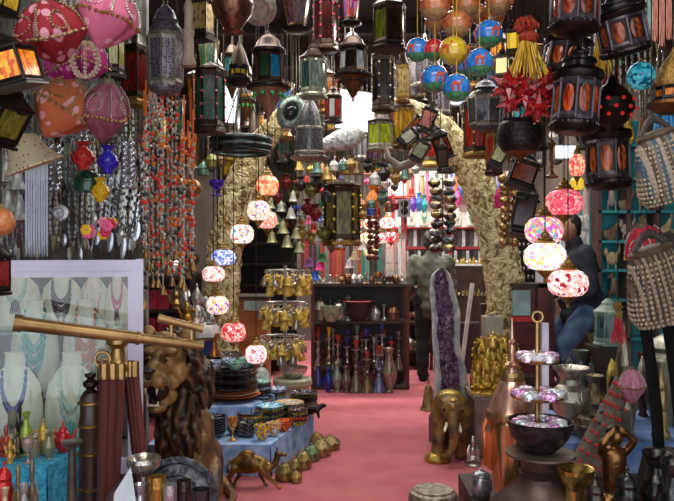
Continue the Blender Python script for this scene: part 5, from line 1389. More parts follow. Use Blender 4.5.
# ---- named lanterns under the ceiling
def st(a, b=None): return stain(a, b or a)
hangfit('taperl', (282, -6, 312, 32), 4.6, 'plum coloured tapering lantern with black foot at top centre')
hangfit('plain', (211, -30, 254, 33), 3.9, 'large brown copper bowl lamp hanging at top left of centre', 'lamp', 'bowl_lamp', {'vase': mot('4a2c22', '8a5a44', 5, .3, .7)}, args=('vase', 22))
o = inst('sconce', 'round_lamp', 'pale round metal lamp seen from below at top centre left', 'lamp', W(259, 8, 4.4), (18 * 4.4 / F, 18 * 4.4 / F, .1), (2.2, 0, 0), mats={'*': mot('9a9a8c', 'c4c4b4', 5, .4, .6)}); chain(o, W(259, 4, 4.4))
hangfit('drumdome', (226, 40, 252, 87), 4.8, 'dark domed lantern with a band of yellow glass over a black dish')
hangfit('conel', (247, 30, 290, 122), 4.7, 'large cone bottomed lantern with blue and red glass and green gems', mats={'glass_pane': [st('1c80b0', '2a9ad0'), st('30180f', '5a1a10'), st('1c3a2a', '2c5a3a')], 'bottom_cone': mot('7a5844', 'a88468', 6, .4, .5)})
hangfit('hexl', (299, 40, 328, 99), 5.0, 'pale metal hexagonal lantern with mirror glass above the pierced grey lantern', mats={'glass_pane': [st('5a6a60', '9ab0a4'), st('20302c', '3a5a50')], 'frame': mot('7c8070', 'a8ac98', 6, .35, .7), 'base': mot('7c8070', 'a8ac98', 6, .35, .7)})
hangfit('hexl', (324, 84, 343, 124), 5.6, 'small lantern with red and white striped panes', mats={'glass_pane': [st('9a1c20', 'c03a38'), st('c8c8c0', 'e8e8e0')]}, args=(8, .86, .86))
hangfit('bulletl', (290, 97, 329, 161), 5.2, 'pierced silver grey lantern with hexagonal brim in the middle of the aisle')
hangfit('conel', (334, 32, 372, 102), 4.9, 'dark cone bottomed lantern with clear panes right of the pierced lantern', mats={'glass_pane': [st('8a9090', 'c0c8c8'), st('18100e', '2a1c18')], 'glass_gem': BLACK})
hangfit('hexl', (371, -14, 408, 52), 4.5, 'lantern with yellow green glass beside the painted balls, at the top', mats={'glass_pane': [st('50580c', '8a9418'), st('20140f', '40281c'), st('5a100c', '8a1c14')]})
hangfit('tubel', (371, 48, 395, 112), 5.2, 'tall dark glass lantern under the yellow green lantern', mats={'glass_pane': st('120e0c', '2a221e'), 'stud': PEWTER})
hangfit('hexl', (395, 46, 411, 104), 5.5, 'brass filigree lantern left of the painted balls', mats={'glass_pane': FILI, 'frame': OLDBRASS, 'base': BRONZE}, args=(4, .86, .86))
hangfit('hexl', (366, 108, 396, 152), 5.8, 'dark lantern with arched yellow green windows in the middle', mats={'glass_pane': st('8a9c18', 'c8d840'), 'frame': PEWTER, 'base': PEWTER})
hangfit('hexl', (392, 88, 416, 150), 5.9, 'brass lantern with amber yellow glass beneath the filigree lantern', mats={'glass_pane': st('b07810', 'e8b830'), 'frame': OLDBRASS, 'base': BRONZE})
hangfit('taperl', (340, -20, 362, 26), 4.7, 'narrow lantern with pink and blue flecked glass at the top', mats={'glass_pane': mosaic(['c83a6a', 'e88a50', '5a4ab0', 'f0a0b8', 'd05030'], 5, .15)})
hangfit('tubel', (312, -10, 340, 52), 5.1, 'black lantern with red glints beside the plum tapering lantern', mats={'glass_pane': st('1a0c0c', '4a1010')})
hangfit('tubel', (255, 40, 276, 100), 5.7, 'dark lantern half behind the cone bottomed lantern', mats={'glass_pane': st('101a14', '26382c')}) 
o = inst('sconce', 'round_lamp', 'round grey lamp with dark lens facing the aisle beside the left tusk tip', 'lamp', W(291, 112, 5.6), (14 * 5.6 / F, 18 * 5.6 / F, .12), (PI / 2, .4, 0), mats={'*': mot('5c6a64', '9aa8a0', 5, .35, .7)}); chain(o, W(291, 104, 5.6))
part(o, 'lens', G().ball((0, 0, .12), (.5, .5, .3), 14, 8), mot('14181c', '2a3034', 6, .1))
# scabbard of engraved silver, curved horn
ps = [W(x, y, 5.9) for x, y in ((323, 146), (338, 141), (352, 137), (364, 132))]; c = ps[1]
o = thing('silver_scabbard', 'engraved silver curved scabbard hanging under the bright light panel', 'scabbard', c)
part(o, 'sheath', G().tube([p - c for p in ps], [.05, .085, .09, .05], 12, flat=.5), mot('8a8c8c', 'dadcdc', 30, .3, .7, bump=.6)); part(o, 'mount', G().tube([ps[0] - c, ps[0] - c - Vector((.04, 0, -.01))], [.055, .03], 10, flat=.5), PEWTER)
chain(o, W(345, 136, 5.9))
ps = [W(x, y, 5.6) for x, y in ((385, 142), (388, 158), (399, 167), (411, 163), (417, 148))]; c = ps[2]
o = thing('curved_horn', 'grey curved horn hanging below the yellow green windows lantern', 'horn', c)
part(o, 'horn', G().tube([p - c for p in ps], [.008, .024, .036, .038, .04], 12), mot('5c5248', '948878', 10, .4)); part(o, 'cap', G().tube([ps[4] - c, ps[4] - c + Vector((0, 0, .03))], .043, 12), OLDBRASS); chain(o, W(399, 166, 5.6))
ps = [W(x, y, 5.7) for x, y in ((392, 106), (406, 116), (424, 130))]; c = ps[1]
# light panels
for (x0, y0, x1, y1, Y, lab, rz) in ((338, 92, 374, 130, 7.0, 'bright white light panel hanging between the two tusk tips', .15), (219, 84, 236, 122, 6.9, 'narrow bluish light panel behind the green glass lantern', .1), (446, 84, 474, 104, 7.0, 'small white light panel behind the painted balls', 0), (556, 146, 578, 158, 7.0, 'thin white light panel behind the dark amber lanterns', 0)):
    a, b = W(x0, y0, Y), W(x1, y1, Y); c = (a + b) / 2
    o = thing('light_panel', lab, 'light', c, (0, rz, 0)); w_, h_ = b.x - a.x, a.z - b.z
    part(o, 'housing', G().box((0, .04, 0), (w_ + .03, .06, h_ + .03)), PEWTER, False); part(o, 'diffuser', G().box((0, 0, 0), (w_, .03, h_)), lamp('dfe8ff', 1.6), False)
    chain(o, c + Vector((0, .03, 0)))
# cluster of small black lanterns on the right tusk tip
for i, (x0, y0, x1, y1, tl, c1, c2, lab) in enumerate([(408, 108, 428, 142, .7, '402010', 'b05a18', 'lowest left'), (418, 98, 440, 134, .35, '902c10', 'd86a20', 'upper'), (428, 122, 452, 160, -.5, '7a1c10', 'd8702c', 'right hand'), (434, 136, 450, 170, -.2, '2a2010', '5c4a20', 'lowest right'), (412, 132, 432, 164, .5, '6a6a28', 'a8a850', 'lower left'), (402, 122, 420, 150, .9, 'a8a890', 'd8d8c8', 'far left')]):
    hangfit('hexl', (x0, y0, x1, y1), 5.4 - .05 * i, lab + ' small black lantern of the cluster over the right tusk tip', mats={'glass_pane': st(c1, c2), 'frame': BLACK, 'base': BLACK, 'roof': BLACK}, tilt=(.2, tl, .3), args=(4, .86, .86))
# ---- rows of further lanterns
PAL = [('dark green', '14281c', '2c5a3c'), ('dark red', '4a100c', '8a2018'), ('amber', '8a4a10', 'd88a20'), ('smoky', '1a1816', '38332e'), ('clear', '7c8488', 'b4bcc0'), ('yellow', '8a7410', 'd8b828'), ('blue', '1c3a6a', '3a6ab0'), ('smoky', '201a18', '443a34'), ('purple', '3a1c3c', '6a3a6c'), ('teal', '10484c', '2a8088')]
rnd = random.Random(40)
styles = ['hexl', 'conel', 'tubel', 'taperl', 'drumdome', 'hexl', 'perfl']
rowdefs = [('nearest', 6.15, 35, 100, 28, [140, 158, 209, 232, 352, 425, 470, 500, 536, 556, 585, 612]), ('second', 7.0, 62, 132, 24, [150, 172, 196, 214, 246, 306, 328, 388, 418, 442, 470, 492, 512, 535, 560, 585, 610]),
           ('third', 7.8, 92, 160, 21, [158, 178, 206, 232, 254, 270, 284, 316, 334, 352, 378, 398, 420, 440, 478, 498, 520, 540, 560, 584]), ('farthest', 8.9, 122, 186, 18, [190, 206, 230, 248, 264, 282, 300, 316, 330, 346, 360, 374, 388, 402, 416, 430, 446, 478, 494, 508, 524, 540, 556])]
for nm, Y, y0, y1, wd_, xs in rowdefs:
    for i, x in enumerate(xs):
        s_ = styles[rnd.randrange(7)]; nmc, c1, c2 = PAL[rnd.randrange(10)]
        a = y0 + rnd.uniform(-14, 14); b = a + (y1 - y0) * rnd.uniform(.6, 1.0); w_ = wd_ * rnd.uniform(.75, 1.1) / 2
        hangfit(s_, (x - w_, a, x + w_, b), Y, 'lantern with %s glass, %s from the left in the %s ceiling row' % (nmc, nth(i), nm) if s_ != 'perfl' else 'pierced metal lantern, %s from the left in the %s ceiling row' % (nth(i), nm), mats={'glass_pane': st(c1, c2), 'frame': DARKM if i % 2 else BRONZE, 'base': BLACK if i % 3 else OLDBRASS} if s_ != 'perfl' else {}, args=((6, .86, .86) if s_ == 'hexl' and i % 2 else (4, .86, .86)) if s_ == 'hexl' else (), group='lanterns in the %s ceiling row' % nm)
# ---- small hanging things below them
def ornrow(tag_, Y, items, kind='ornament'):
    for i, (x, y, r, c1, c2, shape, desc) in enumerate(items):
        hangfit('plain', (x - r, y - r * 1.2, x + r, y + r * 1.2), Y, '%s, %s from the left among %s' % (desc, nth(i), tag_), kind, {'bell': 'bell', 'vase': 'bauble', 'domebox': 'bauble', 'goblet': 'bauble', 'urn': 'bauble'}[shape], {shape: mot(c1, c2, 3, .35, .25)}, args=(shape, 12), r=.0025)
BL8 = [(270, 202, 7, '6a6a50', 'a8a880'), (275, 218, 7, '8a8a5c', 'c0c08c'), (283, 226, 8, '7c7c54', 'b4b484'), (291, 212, 7, '9a9a90', 'd0d0c4'), (272, 236, 7, '7a7a4a', 'b8b880'), (287, 240, 8, '7a7a58', 'b0b088'), (296, 232, 7, '6c6c50', 'a0a078'), (281, 206, 6, '8a8a80', 'bcbcb0'), (299, 246, 7, '7a7a58', 'a8a880'), (293, 196, 6, '9a9a88', 'd0d0c0')]
BL8.sort()
ornrow('the bells right of the lit lamps', 6.3, [(x, y, r * .8, a, b, 'bell', 'greenish brass bell') for x, y, r, a, b in BL8], 'bell')
rnd = random.Random(77)
CO = [('red', 'a81c24', 'd84040'), ('pink', 'd83a7c', 'f07aa8'), ('silver', '9a9a9a', 'd8d8d8'), ('orange', 'c85a1c', 'f09040'), ('gold', 'a8842c', 'e0c060'), ('green', '1c6a40', '4aa070'), ('blue', '2a4ab0', '5a80e0'), ('white', 'd0d0cc', 'f4f4f0'), ('copper', '8a5030', 'c08050'), ('dark', '2a2220', '4a403a')]
for rn, (Y, yb, lab, xs) in enumerate([(7.2, 168, 'the upper far trinkets', range(300, 420, 11)), (7.4, 186, 'the second row of far trinkets', range(296, 420, 9)), (7.3, 204, 'the third row of far trinkets', list(range(298, 326, 8)) + list(range(362, 400, 8))), (7.45, 222, 'the fourth row of far trinkets', list(range(300, 328, 7))), (7.35, 240, 'the lowest row of far trinkets', list(range(300, 350, 7)))]):
    it = []
    for x in xs:
        n_, a, b = CO[rnd.randrange(10)]; it.append((x + rnd.uniform(-2, 2), yb + rnd.uniform(-7, 7), rnd.uniform(3, 5.5), a, b, ['bell', 'vase', 'domebox', 'goblet'][rnd.randrange(4)], n_ + ' hanging trinket'))
    ornrow(lab, Y, it)
rnd = random.Random(91)
MU = [('tarnished silver', '6c6c6a', 'a8a8a4'), ('bronze', '4a3826', '80643e'), ('brass', '7a6230', 'b89850'), ('dark red', '5a161a', '94282c'), ('olive', '4a4a24', '80803c'), ('white', 'a8a8a4', 'dcdcd8'), ('black', '1c1a1a', '3c3838'), ('verdigris', '3a5a50', '6a9080')]
for Y, yb, lab, x0, x1, step_ in ((6.75, 190, 'the front trinkets near the bells', 262, 334, 8), (6.9, 214, 'the middle trinkets near the bells', 266, 322, 7), (7.0, 240, 'the lower trinkets near the bells', 296, 352, 7), (6.6, 172, 'the trinkets under the scabbard', 318, 420, 8), (7.05, 205, 'the trinkets left of the speaker', 364, 400, 6), (7.1, 160, 'the high dark trinkets', 205, 262, 8)):
    it = []
    for x in range(x0, x1, step_):
        n_, a, b = MU[rnd.randrange(8)]; it.append((x + rnd.uniform(-2, 2), yb + rnd.uniform(-9, 9), rnd.uniform(4, 7), a, b, ['bell', 'vase', 'domebox', 'urn'][rnd.randrange(4)], n_ + ' hanging trinket'))
    ornrow(lab, Y, it)
hangfit('tubel', (322, 178, 362, 246), 7.1, 'wide olive glass lantern with dark posts in front of the necklaces', mats={'glass_pane': st('4a4418', '847a38'), 'stud': st('a08818', 'd8c038'), 'base': OLDBRASS})
for i, (x, y, c1, c2, n_) in enumerate([(309, 262, '4a1c5a', '7a3a8a', 'purple'), (315, 275, '1c4ac0', '4a80f0', 'bright blue'), (320, 265, 'e01878', 'f85aa8', 'hot pink'), (323, 257, '1c4a2a', '3a7a4a', 'dark green'), (350, 263, 'c8b8c8', 'f0e4f0', 'pale lilac'), (355, 255, 'b8a070', 'd8c8a0', 'beige'), (363, 245, 'd0d0d0', 'f4f4f4', 'white')]):
    hangfit('plain', (x - 5.5, y - 6, x + 5.5, y + 5), 7.5, n_ + ' fringed bell ornament hanging before the bead necklaces', 'ornament', 'fringed_bell', {'bell': mot(c1, c2, 5, .7)}, args=('bell', 14), r=.0025)
# ---- far lit mosaic lamps
for i, (x, y, cols, lab) in enumerate([(356, 223, ['fff4e8', 'f8c0a0', 'fff0e0', 'e86048'], 'upper left'), (371, 224, ['fff0d8', 'f09060', 'fff4e8', 'd84838'], 'upper middle'), (387, 223, ['fff4f0', 'f8b0a0', 'd83a3a', 'fff0f0'], 'upper right'), (355, 238, ['fff0d8', 'f8a070', 'e05a38', 'fff4e4'], 'lower left'), (367, 238, ['fff4e0', 'f8c880', 'e88040', 'fff0d8'], 'lower second'), (380, 238, ['fff4f0', 'f8d0c8', 'fff0f0', 'd84048'], 'lower third'), (391, 237, ['d82c30', 'f87068', 'fff0f0', 'c82028'], 'lower right'), (371, 251, ['f0a040', 'f8d080', 'd86820', 'fff0d0'], 'lowest')]):
    mos((x - 7.5, y - 11, x + 7.5, y + 10), 7.65, lab + ' lit mosaic lamp of the group over the bead necklaces', cols, 1.3, 4)
hangfit('plain', (366, 186, 379, 212), 7.3, 'bright orange hanging gourd ornament above the far lit lamps', 'ornament', 'gourd', {'vase': mot('c85a10', 'f08a2c', 4, .4)}, args=('vase', 14))
hangfit('ballgarland', (366, 214, 380, 260), 7.5, 'dark brown bunch of seed pods between the far lit lamps', 'ornament', 'pod_bunch', {'ball': mot('3a1c14', '6a3a28', 6, .6)})
# ---- bead necklaces on the rail above the hookah shelf
g = boxthing('necklace_rail', 'metal rail carrying coloured bead necklaces above the back shelf', 'rail', W(300, 0, 7.95).x, W(407, 0, 7.95).x, 7.94, 7.96, W(0, 238.8, 7.95).z, W(0, 237.2, 7.95).z, PEWTER)
for s in (-.55, .55): part(g, 'hanger', G().tube([(s, 0, .01), (s, 0, CEIL - W(0, 238, 7.95).z)], .006, 5), PEWTER)
HK = [('dark red', '5a1016', '8a2028'), ('red', 'a81c24', 'd03a3c'), ('dark', '2a1c20', '4a3438'), ('purple', '4a1c4a', '7a3a70'), ('green', '1c5a3a', '3a8a5c'), ('red', 'b01c28', 'd84444'), ('grey', '7a8084', 'a4acac'), ('crimson', '8a1422', 'c03040'), ('bright red', 'c81c20', 'e84a40'), ('orange', 'c05020', 'e88040'), ('crimson', '9a1824', 'c43a40'), ('slate', '5a6670', '8a98a0'), ('black', '161418', '302c30'), ('grey', '8a8488', 'b8b0b4'), ('rust', 'a84c20', 'd07a3c'), ('teal', '1c8a7c', '40b8a4'), ('pale teal', '5aa898', '8ad0c0'), ('black', '18201e', '2c3a36'), ('black', '141a1c', '283034'), ('teal', '188a80', '40b4a8'), ('grey', '6a6a6c', '98989a'), ('white', 'c8c4bc', 'f0ece4'), ('white', 'd0ccc8', 'f4f0ec'), ('silver', '9a9894', 'c4c2bc'), ('white', 'd4d0cc', 'f8f4f0'), ('white', 'd0ccc4', 'f4f0e8')]
for i, (n_, a, b) in enumerate(HK):
    x = 302.5 + i * 4.05
    sitfit('strands', (x - 1.9, 238, x + 1.9, 282 - (i * 7 % 5)), 7.945, '%s bead necklaces, %s hank from the left on the back rail' % (n_, nth(i)), 'necklace', 'necklace_hank', {'strand': mot(a, b, 3, .35)}, group='necklace hanks on the back rail', args=(5,))
# ---- hookah shelf unit contents
def shelfrow(Y, z, items, place):
    for i, (x, w, h, styl, c1, c2, nm, desc) in enumerate(items):
        py = CY + (CAMZ - z) * F / Y
        a = (styl[6:], 14) if styl.startswith('plain_') else ('vase', 14) if styl == 'pot' else ()
        s_ = 'plain' if styl.startswith('plain_') else styl
        mm = mot(c1, c2, 4, .3, .6)
        sitfit(s_, (x - w, py - h, x + w, py), Y, '%s, %s from the left %s' % (desc, nth(i), place), nm.replace('_', ' ').split()[-1], nm, {k: mm for k in ('body', 'lid', 'spout', 'handle', 'rim', 'head', 'plinth', styl[6:])}, args=a, z=z)
rnd = random.Random(6)
def rr(lst): return lst[rnd.randrange(len(lst))]
METS = [('8a8a88', 'd0d0cc', 'silver'), ('6a6458', '9c9484', 'pewter'), ('8a6a30', 'c8a058', 'brass'), ('3a3634', '6a6460', 'dark'), ('a8a4a0', 'e0dcd8', 'bright silver'), ('5a3a2a', '8a6048', 'bronze')]
def metalrow(Y, z, xs, hs, place, kinds=(('pot', 'vase'), ('lidpot', 'lidded_pot'), ('ewer', 'coffee_pot'), ('plain_goblet', 'goblet'), ('plain_domebox', 'domed_box'), ('plain_candle', 'candlestick')), w=.38, mets=METS):
    it = []
    for x in xs:
        k, nm = rr(kinds); c1, c2, cn = rr(mets); h = rnd.uniform(*hs); it.append((x, h * w * (.6 if k == 'plain_candle' else .8 if k == 'ewer' else 1), h, k, c1, c2, nm, cn + ' ' + nm.replace('_', ' ')))
    shelfrow(Y, z, it, place)
metalrow(7.82, 1.14, range(318, 404, 6), (7, 12), 'on top of the hookah shelf')
metalrow(7.85, .74, range(321, 402, 9), (14, 25), 'on the upper hookah shelf')
boxthing('hookah_step', 'black step behind the hookahs in the back shelf unit', 'step', -.22, .72, 7.96, 8.15, .032, .16, BLACK)
for i in range(12):
    c1, c2, cn = METS[(i * 5) % 6]; x = 319 + i * 7.2
    sitfit('hookah', (x - 5, 326 + (i * 7) % 12, x + 5, 378), 8.05, '%s hookah from the left on the black step at the back' % nth(i), 'hookah', 'hookah', {'bowl': mot(*[('8a2a20', 'a84030'), ('2a3a8a', '4a5aaa'), ('6a6a68', '9a9a98')][i % 3], 4, .4), 'base': mot(c1, c2, 4, .3, .5), 'stem': mot(c1, c2, 4, .3, .6)}, z=.161, rz=i * .9)
sitfit('plain', (320, 306, 342, 324), 7.7, 'pale green scalloped tin dish at the left of the hookah shelves', 'dish', 'tin_dish', {'bowl': mot('6a8068', 'a4b49c', 5, .4)}, z=.74, args=('bowl', 16))
sitfit('pot', (343, 301, 373, 312), 7.78, 'wide black cauldron with red rim in the hookah shelves', 'cauldron', 'cauldron', {'body': mot('161414', '2c2828', 3, .4), 'rim': mot('8a2028', 'b83840', 3, .5)}, z=.742, args=('bowl', 20))
HC = [('8a2a20', '4a4a8a'), ('c8a030', '2a6a40'), ('b03a28', '3a5ab0'), ('2a2a6a', '7a7a80'), ('6a7a7a', '8a2a2a'), ('303a8a', '8a8a8a'), ('8a8a80', '6a2a20'), ('2a3a8a', 'b0b0b0'), ('b82c2c', '5a5a60')]
for i, x in enumerate((318, 329, 338, 347, 357, 366, 374, 382, 391)):
    b, t = HC[i]; h = (54, 58, 50, 47, 60, 56, 48, 62, 44)[i]
    sitfit('hookah', (x - 5.5, 385 - h, x + 5.5, 385), 7.83 - .03 * (i % 2), '%s hookah from the left on the bottom shelf at the back' % nth(i), 'hookah', 'hookah', {'bowl': mot(b, b, 4, .4), 'base': mot(t, t, 4, .2)}, z=.03, rz=i * .8)
for i, (x, w, h, c1, c2, desc) in enumerate([(328, 5, 24, '1c2a7a', '3a4aa8', 'dark blue glass'), (337, 5, 30, '6a7a6a', 'a0b0a0', 'grey green'), (346, 5, 26, '5a4a48', '8a7a74', 'brown grey'), (356, 7, 52, '4a483e', '8a8678', 'tall engraved pewter'), (367, 7, 40, '5a4e38', '94845c', 'dull brass'), (379, 7, 46, '4a5684', '8490b8', 'pale blue'), (389, 8, 44, '6a6254', 'a09684', 'tall pale jug like')]):
    sitfit('hookah' if i in (3, 4, 5) else 'pot', (x - w, 392 - h, x + w, 392), 7.62, '%s vessel, %s from the left on the floor before the hookahs' % (desc, nth(i)), 'hookah' if i in (3, 4, 5) else 'vase', 'hookah' if i in (3, 4, 5) else 'vase', {n_: mot(c1, c2, 4, .3, .4) for n_ in ('base', 'body', 'rim', 'stem')}, z=0, args=() if i in (3, 4, 5) else ('vase', 16))
for z, pl in ((.25, 'on the low shelf left of the man'), (.6, 'on the second shelf left of the man'), (.9, 'on the third shelf left of the man'), (1.2, 'on the shelf top beside the man')):
    metalrow(9.05, z, range(405, 430, 5), (9, 16), pl)
# red cloth strip posts, speaker on pole
o = thing('speaker_pole', 'red and white pole carrying a small grey speaker', 'pole', (W(404, 0, 8.6).x, 8.6, 0))
part(o, 'pole', G().tube([(0, 0, 0), (0, 0, W(0, 217, 8.6).z)], .035, 10), RAIL); part(o, 'white_stripe', G().box((-.05, 0, .9), (.03, .03, 1.8)), WHITE, False)
sitfit('speaker', (398, 199, 410, 217), 8.55, 'small grey two cone speaker on the red pole at the back', 'speaker', 'speaker', z=W(0, 217, 8.6).z)
# ---- jewellery wall
bw = mot('d8d8d8', 'f4f4f4', 4, .6)
for i, x in enumerate((411, 424, 438, 457, 471, 487, 503)):
    sitfit('bust', (x - 5.5, 208, x + 5.5, 228), 11.4, 'small white necklace bust, %s from the left on the red rail' % nth(i), 'display bust', 'display_bust', z=1.875, group='busts on the red rail')
    sitfit('collar', (x - 5.5, 208, x + 5.5, 228), 11.38, 'necklace on the %s small bust from the left on the red rail' % nth(i), 'necklace', 'bust_necklace', {'bead_strand': mot(*[('8a7a4a', 'b0a070'), ('2a6a4a', '5aa080'), ('b03a5a', 'd87090')][i % 3], 5, .4), 'pendant': SILVER}, z=1.875, group='necklaces on the red rail', args=(i % 3,))
for rn, (ya, yb, nm) in enumerate(((231, 247, 'upper'), (251, 263, 'lower'))):
    for i in range(28):
        x = 407 + i * 4.05; bk = (i * 5 + rn) % 3
        sitfit('strands', (x - 1.7, ya, x + 1.7, yb), 11.51, '%s strands, %s from the left under the %s red rail' % (('black', 'silver', 'dark grey')[bk], nth(i), nm), 'necklace', 'necklace_hank', {'strand': mot(*[('141214', '2c2a2c'), ('a8a8a8', 'e0e0e0'), ('3a363a', '5c585c')][bk], 5, .4), 'tie': BLACK}, group='strands under the %s red rail' % nm, args=(3,))
for i in range(24):
    n_, a, b = CO[(i * 7 + 3) % 10]; x = 408 + i * 4.8
    sitfit('strands', (x - 1.8, 172 + (i * 5) % 9, x + 1.8, 206 - (i * 11) % 14), 11.51, '%s strands, %s from the left on the top rail of the white display' % (n_, nth(i)), 'necklace', 'necklace_hank', {'strand': mot(a, b, 3, .4)}, group='strands on the top rail', args=(4,))
# blue awning like tray and trinkets
for i, (x, y, c1, c2, n_) in enumerate([(413, 204, '6a3ad0', 'a070f0', 'violet'), (419, 203, '3a6ad8', '70a8f0', 'blue'), (424, 205, '20a0a0', '60d0d0', 'turquoise'), (458, 198, 'e03a90', 'f880b8', 'pink'), (462, 190, '3a70b0', '6a9cd8', 'sky blue'), (470, 204, 'd83a4a', 'f07880', 'coral')]):
    hangfit('plain', (x - 4, y - 10, x + 4, y + 8), 10.2, n_ + ' bauble hanging in front of the white jewellery wall', 'ornament', 'bauble', {'vase': mot(c1, c2, 4, .3)}, args=('vase', 12))
hangfit('ballgarland', (428, 178, 457, 252), 7.3, 'long garland of metal balls hanging before the standing man')
for nm, z, n_ in (('upper', 1.315, 14), ('lower', .93, 12)):
    o = thing('ring_tray', 'tray of gold rings on the %s level of the counter' % nm, 'tray', (1.6, 8.75, z)); part(o, 'tray', G().box((0, 0, .01), (.56, .14, .02)), WHITE if nm == 'upper' else DARKWOOD, False)
    for i in range(n_): inst('pot', 'ring_pot', 'small gold and silver pot standing in the %s ring tray' % nm, 'pot', (1.6 - .25 + i * .5 / (n_ - 1), 8.72 + .03 * (i % 2), z + .02), (.02, .02, .05 + .02 * (i % 3)), group='pots in the %s ring tray' % nm, mats=allm(GOLD if i % 3 else SILVER), args=('domebox', 10))
# ---- key ring rack
px0 = W(285, 0, 6.7).x
o = thing('keyring_rack', 'spinner rack with three tiers of yellow key rings', 'rack', (px0, 6.72, 0))
part(o, 'pole', G().tube([(0, 0, 0), (0, 0, 1.36)], .018, 8), SILVER); part(o, 'foot', G().lathe([(.2, 0), (.2, .02), (.03, .05)], 16), PEWTER)
TI = [(270, 293, 266, 309), (303, 327, 262, 306), (337, 363, 259, 303)]
for q, (ya, yb, xa, xb) in enumerate(TI):
    z = W(0, ya, 6.7).z
    for k in range(3): part(o, 'arm', G().tube([(0, 0, z), ((xb - xa) / 2 * 6.7 / F * math.cos(k * PI / 3 * 2 + .5), (xb - xa) / 2 * 6.7 / F * math.sin(k * PI / 3 * 2 + .5), z)], .006, 6), SILVER)
    rad = (xb - xa) / 2 * 6.7 / F; xc = W((xa + xb) / 2, 0, 6.7).x
    for s in (0, 1):
        n_ = 26 if s == 0 else 22
        part(o, 'hoop', G().torus((xc - px0, 0, z - .07 * s), rad * (1 - .12 * s), .005, 28, 5), SILVER)
        for i in range(n_):
            an = 2 * PI * i / n_ + s * .1; x = xc + rad * (1 - .12 * s) * math.cos(an); y_ = 6.72 + rad * (1 - .12 * s) * math.sin(an); yl = (i * 7 + s * 3 + q) % 10 < 7
            inst('keyring', 'key_ring', '%s key ring on the %s tier of the metal rack' % ('yellow' if yl else 'silver', ('top', 'middle', 'bottom')[q]), 'key ring', (x, y_, z - .07 * s + .002), (1.6, 1.6, 1.0 + .35 * ((i * 5) % 3) / 2), (.15 * ((i * 3) % 3 - 1), 0, an + i), '%s key rings on the %s tier' % ('yellow' if yl else 'silver', ('top', 'middle', 'bottom')[q]), {} if yl else {'tag': SILVER}, args=((i + s) % 3,))
# ---- green round pedestal and things beside
sitfit('plain', (273, 378, 312, 414), 6.55, 'round pale green stone pedestal beside the hookah shelf', 'pedestal', 'stone_pedestal', {'pedestal': mot('8a8c70', 'b0b090', 6, .5)}, z=0, args=('pedestal', 24))
sitfit('plain', (279, 367, 308, 379), 6.55, 'silver lace edged bowl on the green pedestal', 'bowl', 'silver_bowl', {'bowl': SILVER}, z=W(0, 378.5, 6.55).z, args=('bowl', 20))
# ---- drum with lace cloth, ewers, behind the plates
dz = W(0, 326, 5.88).z; dx = W(199, 0, 5.88).x
o = thing('metal_drum', 'dark blue metal drum with gold band under a white lace cloth, behind the plates', 'drum', (dx, 5.88, .212))
part(o, 'drum_body', G().lathe([(.13, 0), (.135, .03), (.115, .3), (.13, dz - .35), (.13, dz - .212)], 22), mot('1c2a5a', '34488a', 6, .35)); part(o, 'gold_band', G().torus((0, 0, dz - .31), .132, .012, 24, 6), BRASS)
o = link('lace_cloth', mesh('lace_cloth', G().lathe([(.0, .01), (.145, .01), (.158, -.01), (.165, -.07), (.16, -.085)], 28, rfun=lambda a, z: 1 + (.05 * math.cos(9 * a) if z < 0 else 0), cap=False), mot('d8d8d4', 'f0f0ec', 30, .9))); o.location = (dx, 5.88, dz + .004); meta(o, 'white lace cloth over the dark blue drum', 'cloth')
for (x, yt, w, dy, c1, c2, lab) in ((197, 283, 11, .02, 'b0b0ae', 'ececea', 'tall silver coffee pot on the white lace cloth'), (187, 300, 8, -.05, '8a6428', 'd0a048', 'small brass coffee pot on the white lace cloth'), (211, 300, 8, -.03, '8a8a88', 'c8c8c4', 'small silver coffee pot at the right of the lace cloth')):
    sitfit('ewer', (x - w, yt, x + w, 326), 5.88 + dy, lab, 'coffee pot', 'coffee_pot', allm(mot(c1, c2, 5, .28, .8)), z=dz + .016, rz=0)
metalrow(6.3, 1.28, range(120, 196, 9), (14, 24), 'on the top board of the left shelf')
metalrow(6.25, 1.0, [122, 130, 176, 186], (16, 26), 'on the second board of the left shelf')
metalrow(6.25, .76, [122, 132, 176, 188], (16, 24), 'on the third board of the left shelf')
RV = mot('8a1428', 'b82840', 8, .9)
for i, (x, yt) in enumerate(((148, 286), (161, 285), (147, 302), (161, 303))):
    o = boxthing('velvet_box', 'dark red velvet box, %s of four behind the bead strings' % ('upper left', 'upper right', 'lower left', 'lower right')[i], 'box', W(x - 6, 0, 6.1).x, W(x + 6, 0, 6.1).x, 6.18, 6.3, (1.0, 1.0, .76, .76)[i], (1.0, 1.0, .76, .76)[i] + .16, RV)
sitfit('ewer', (168, 287, 184, 322), 6.18, 'brass coffee pot beside the velvet boxes', 'coffee pot', 'coffee_pot', allm(BRASS), z=1.0)
# copper vase and pots behind plates
sitfit('pot', (206, 333, 222, 365), 5.85, 'orange brass vase standing behind the dark plates', 'vase', 'vase', allm(mot('a8541c', 'd89040', 5, .3, .7)), z=.37, args=('vase', 18))
